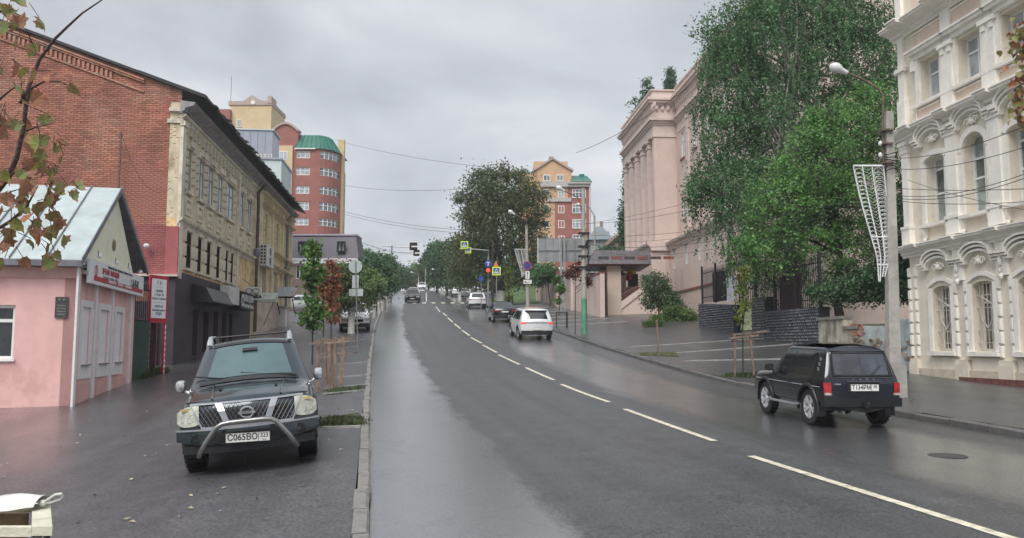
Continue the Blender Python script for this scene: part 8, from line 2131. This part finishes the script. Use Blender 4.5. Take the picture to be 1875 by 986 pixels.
# bollards and a low bar fence
for kk, (px, py) in enumerate(((643, 600), (662, 593), (673, 590), (688, 583), (697, 578), (703, 572), (708, 567), (711, 562))):
    g_ = G(px - 3, py); t = thing('bollard', 'pale stone bollard on the left pavement, ' + ['first behind the parked white suv', 'second beyond the parked white suv', 'third beyond the parked white suv', 'fourth up the slope', 'fifth up the slope', 'sixth up the slope', 'seventh up the slope', 'last one at the street bend'][kk], 'bollard', g_, 0, 'pale bollards along the left pavement')
    MB().box(-.12, .12, -.12, .12, -.1, 1.0).build('shaft', M_conc, t); MB().prism([(-.14, 0), (.14, 0), (0, .12)], -.14, .14).build('cap', M_conc, t).location.z = 1.0
g_ = G(1019, 601); t = thing('bar_barrier', 'low dark metal bar barrier on the pavement beside the white suv', 'barrier', g_)
wq = P(1038, 601, g_.y).x - g_.x; MB().box(-.03, .03, -.03, .03, -.1, 1.05).box(wq - .06, wq + .06, -.06, .06, -.1, 1.05).build('post', M_iron, t); MB().box(-.05, wq, -.02, .02, .98, 1.04).build('rail', M_iron, t)
g_ = G(938, 558); t = thing('bollard', 'short black bollard on the right pavement beyond the black sedan', 'bollard', g_); MB().tube([(0, 0, -.1), (0, 0, 1.0)], .09, 8).build('shaft', M_iron, t)
g_ = P(441, 590, 47); g_.z = Z(g_.x, 47); g_ = P(516, 612, 54); g_.z = Z(g_.x, 54); t = thing('stone_post', 'short white stone gate post past the end of the yellow building', 'gate post', g_); MB().box(-.25, .25, -.25, .25, -.1, 1.2).build('shaft', M_trim, t); MB().box(-.32, .32, -.32, .32, 1.2, 1.35).build('cap', M_conc, t)
# stakes round the saplings
def stakes(px, py, label, w, hgt, n, seed):
    g_ = G(px, py); t = thing('tree_guard', label, 'tree guard', g_); rs = random.Random(seed)
    if n == 2:
        for x in (-w, w): MB().bar((x + .04, 0, -.1), (x - .06 * (1 if x > 0 else -1), 0, hgt), .06).build('stake', M_wood, t)
        MB().bar((-w - .15, -.04, hgt - .12), (w + .2, -.04, hgt - .02), .06).build('rail', M_wood, t); MB().bar((-w - .05, .05, hgt - .2), (w + .1, .05, hgt - .22), .05).build('rail', M_wood, t); MB().bar((-w - .0, .0, hgt + .0), (w + .55, .0, hgt + .12), .05).build('rail', M_wood, t)
    elif n == 1: MB().bar((0, 0, -.1), (-.05, 0, hgt), .06).build('stake', M_wood, t)
    else:
        for k in range(n):
            x = -w + 2 * w * k / (n - 1); MB().obox((x + rs.uniform(-.03, .03), rs.uniform(-.35, .35), hgt / 2 - .05), rs.uniform(.09, .13), .03, hgt + rs.uniform(-.08, .1), Euler((rs.uniform(-.05, .05), rs.uniform(-.05, .05), rs.uniform(-.3, .3))).to_matrix()).build('slat', M_wood, t)
        for z, y_ in ((hgt * .88, -.4), (hgt * .62, .38), (hgt * .93, .3)): MB().bar((-w - .25, y_, z), (w + .3, y_, z + .04), .045).build('rail', M_wood, t)
stakes(1361, 690, 'two leaning wooden stakes with cross rails round the yellow green sapling', .31, 1.35, 2, 1)
stakes(1206, 652, 'single short wooden stake standing alone in the right pavement', .1, 1.5, 1, 2)
stakes(612, 702, 'weathered wooden slat guard round the saplings behind the pickup', .28, 1.4, 3, 3)
stakes(598, 716, 'grey slat tree guard nearest the pickup mirror', .16, 1.45, 3, 4)
# wooden box with a knotted bag, bottom left corner
p0 = P(96, 965, 4.27); p1 = P(92, 921, 4.9); zb_ = Z(p0.x, 4.27); H_ = p0.z - zb_; sk = (p1.x - p0.x) / (p1.y - p0.y)
t = thing('wooden_box', 'pale wooden plank planter box at the lower left corner of the scene', 'box', (p0.x, p0.y, zb_))
M_pale = mat('pale_bleached_plank', (.56, .54, .43), rough=.7, var=.12, scale=3, bump=.4, bscale=30, stain=(.30, .25, .17), sscale=4, samt=.4)
M_tanp = mat('tan_raw_plank', (.42, .30, .19), rough=.75, var=.25, scale=4, bump=.4, bscale=30, stain=(.12, .07, .04), sscale=5, samt=.7)
def sbox(x0, x1, y0, y1, z0, z1, m, nm):
    b = MB().box(x0, x1, y0, y1, z0, z1); b.v = [(x + sk * y, y, z) for x, y, z in b.v]; return b.build(nm, m, t)
sbox(-.105, 0, 0, .66, H_ - .045, H_, M_pale, 'top_rail'); sbox(-1.6, -.107, 0, .045, H_ - .05, H_ - .003, M_pale, 'top_rail'); sbox(-1.6, -.107, .62, .66, H_ - .05, H_ - .003, M_pale, 'top_rail')
for k in range(3):
    z1 = H_ - .05 - k * .2; sbox(-1.6, -.12, .012, .035, z1 - .19, z1, M_tanp, 'plank'); sbox(-.03, -.008, .05, .62, z1 - .19, z1, mat('dark_brown_plank', (.06, .05, .04), rough=.6, var=.3), 'plank')  # side planks are a darker brown than the front ones
sbox(-.10, -.05, .005, .05, 0, H_ - .046, mat('dark_brown_plank', (.06, .05, .04)), 'corner_post')
for k in range(6): sbox(-.30 - k * .19, -.12 - k * .19, .585, .61, H_ - .45, H_ - .05, M_tanp, 'plank')
sbox(-1.6, -.11, .05, .58, .02, H_ - .30, M_soil, 'filling')
t = thing('plastic_bag', 'knotted translucent white plastic bag lying on the wooden box', 'bag', (p0.x - .42, 4.62, zb_ + H_))
MB().grid(lambda u, v: (-.75 + .85 * u, .02 + .22 * v + .02 * math.sin(9 * u), .012 + .07 * u * math.sin(math.pi * v) + .012 * math.sin(14 * u + 6 * v)), 18, 8).build('body', mat('white_plastic_film', (.60, .60, .56), rough=.3, var=.08), t, smooth=60)
MB().tube([(.10, .12, .03), (.14, .11, .055), (.18, .10, .08), (.215, .10, .085), (.22, .11, .07), (.20, .12, .05), (.15, .12, .035), (.10, .12, .03)], .008, 8).ball((.10, .12, .03), .025, .8).build('knot', mat('white_plastic_film', (.6, .6, .56)), t, smooth=60)
# chimney rod on the pink house roof, floodlight on the brick wall
a = f2.root.matrix_basis @ Vector((-.3, gal(219, 420)[0], gal(219, 420)[1])); b_ = gal(219, 245)[1] - gal(219, 420)[1]
t = thing('flue_pipe', 'thin rusty flue pipe standing against the brick wall above the pink roof', 'pipe', a, ROT2); MB().tube([(0, 0, -2), (0, 0, b_)], .04, 6).build('pipe', M_rust, t)
y_, z_ = gal(272, 452); t = thing('floodlight', 'small white floodlight on the pink painted brick', 'floodlight', f2.root.matrix_basis @ Vector((-.25, y_, z_)), ROT2); MB().ball((0, 0, 0), .12, .8, 8, 5).build('housing', M_lamp, t); MB().bar((0, 0, -.05), (.25, -.2, -.2), .03).build('arm', M_gsteel, t)
# litter and wet leaves scattered on the asphalt
b = MB()
for k in range(170):
    if k % 3: x, y = rnd.uniform(-9, -1.9), rnd.uniform(6.5, 24)
    else: x, y = rnd.uniform(7, 12), rnd.uniform(19, 40)
    if xl(y) - .2 < x < xr(y) + .2: continue
    s_ = rnd.uniform(.015, .045); a = rnd.uniform(0, 6.28); z = Z(x, y) + .006
    b.add([(x + s_ * math.cos(a + q_) * (1 if q_ % 2 else .7), y + s_ * math.sin(a + q_), z + .012 * (q_ % 2)) for q_ in (0, 1.5, 3, 4.6)], [(0, 1, 2, 3)])
b.build('fallen_leaves', mat('scattered_leaf_litter', (.30, .25, .18), rough=.6, island=.6), None)['kind'] = 'stuff'
# manhole cover
g_ = G(1735, 836); mh = MB().lathe([(.001, .004), (.21, .004), (.22, .008), (.26, .008), (.27, .0)], 24, (0, 0, 0)).build('manhole_cover', mat('cast_iron_cover', (.035, .034, .034), rough=.4, var=.3, scale=12, bump=.8, bscale=20)); mh.location = (g_.x, g_.y, Zr(g_.x, g_.y)); mh['label'] = 'round cast iron manhole cover in the road near the right kerb'; mh['category'] = 'manhole cover'
# ---------------------------------------------------------------- overhead cables
def cable(name_label, p, q, sag, r=.012, n=14):
    p, q = Vector(p), Vector(q); pts = [p.lerp(q, i / n) - Vector((0, 0, sag * 4 * (i / n) * (1 - i / n))) for i in range(n + 1)]
    o = MB().tube(pts, r, 4, cap=False).build('overhead_cable', M_wire); o['label'] = name_label; o['category'] = 'cable'; o['group'] = 'overhead cables strung along and across the street'; return o
A_ = lambda px, py, y: P(px, py, y)
cl = [((632, 388, 120), (905, 424, 92), .6, 'upper of the twin cables left of the chestnut across the sky'), ((632, 393, 120), (905, 430, 92), .6, 'lower of the twin cables left of the chestnut across the sky'),
      ((632, 340, 120), (860, 345, 95), .5, 'faint single cable crossing the middle of the sky'), ((612, 256, 130), (930, 310, 92), .6, 'highest faint cable from the green roofed block'),
      ((650, 440, 88), (760, 466, 100), .3, 'cable from the mansard roof to the signal mast'), ((1055, 280, 70), (1260, 160, 45), .4, 'thin cable slanting up to the columned building corner'),
      ((1640, 290, 22), (1875, 232, 14), .15, 'dark cable over the mansion middle floor, upper one'), ((1640, 310, 22), (1900, 262, 14), .15, 'pale cable over the mansion middle floor, second one'),
      ((1640, 358, 22), (1900, 310, 14), .2, 'thick cable across the mansion windows, upper'), ((1640, 363, 22), (1900, 318, 14), .2, 'thick cable across the mansion windows, lower'),
      ((1662, 330, 26), (1900, 388, 20), .1, 'cable sloping down to the right over the mansion'), ((1640, 368, 22), (1900, 368, 16), .08, 'level cable across the mansion middle floor'), ((1640, 345, 22), (1900, 345, 16), .05, 'second level cable across the mansion middle floor'),
      ((1070, 430, y2), (1630, 352, yP), .45, 'top cable from the green based pole to the tall pole'), ((1070, 440, y2), (1630, 358, yP), .5, 'second cable from the green based pole to the tall pole'), ((1070, 446, y2), (1630, 364, yP), .65, 'third cable from the green based pole to the tall pole'), ((1070, 455, y2), (1630, 372, yP), .8, 'lowest cable from the green based pole to the tall pole'),
      ((1070, 410, y2), (1630, 285, yP), .4, 'steep cable rising to the tall pole top'), ((1070, 410, y2), (1610, 262, yP), .3, 'steepest cable rising to the tall pole insulator'),
      ((1070, 430, y2), (964, 430, y3), .3, 'short cable between the two lamp poles'), ((1070, 470, y2), (1190, 500, 60), .1, 'drooping cable from the cluttered pole to the porch'), ((1070, 440, y2), (1192, 425, 66), .15, 'cable from the cluttered pole to the columned building'), ((1070, 448, y2), (1250, 448, 60), .2, 'level cable from the cluttered pole along the pink base'), ((1070, 462, y2), (1250, 470, 60), .2, 'lower level cable from the cluttered pole'),
      ((310, 345, 30.5), (500, 370, 50), .7, 'loose cable swagged across the old cream facade'), ((222, 245, 30), (313, 345, 30.4), .9, 'loose cable drooping down the brick wall')]
for a, b_, sg_v, l_ in cl: cable(l_, A_(*a), A_(*b_), sg_v, .0075 if a[2] < 60 else .02)
# thin damp air over the street
hm = bpy.data.materials.new('damp_haze'); hm.use_nodes = True; _t = hm.node_tree
for n in list(_t.nodes): _t.nodes.remove(n)
_o = _t.nodes.new('ShaderNodeOutputMaterial'); _v = _t.nodes.new('ShaderNodeVolumePrincipled'); _v.inputs['Color'].default_value = (.93, .95, 1, 1); _v.inputs['Density'].default_value = 0.0005; _t.links.new(_v.outputs[0], _o.inputs['Volume'])
MB().box(-1300, 1300, -80, 3100, -20, 60).build('haze', hm)['kind'] = 'stuff'
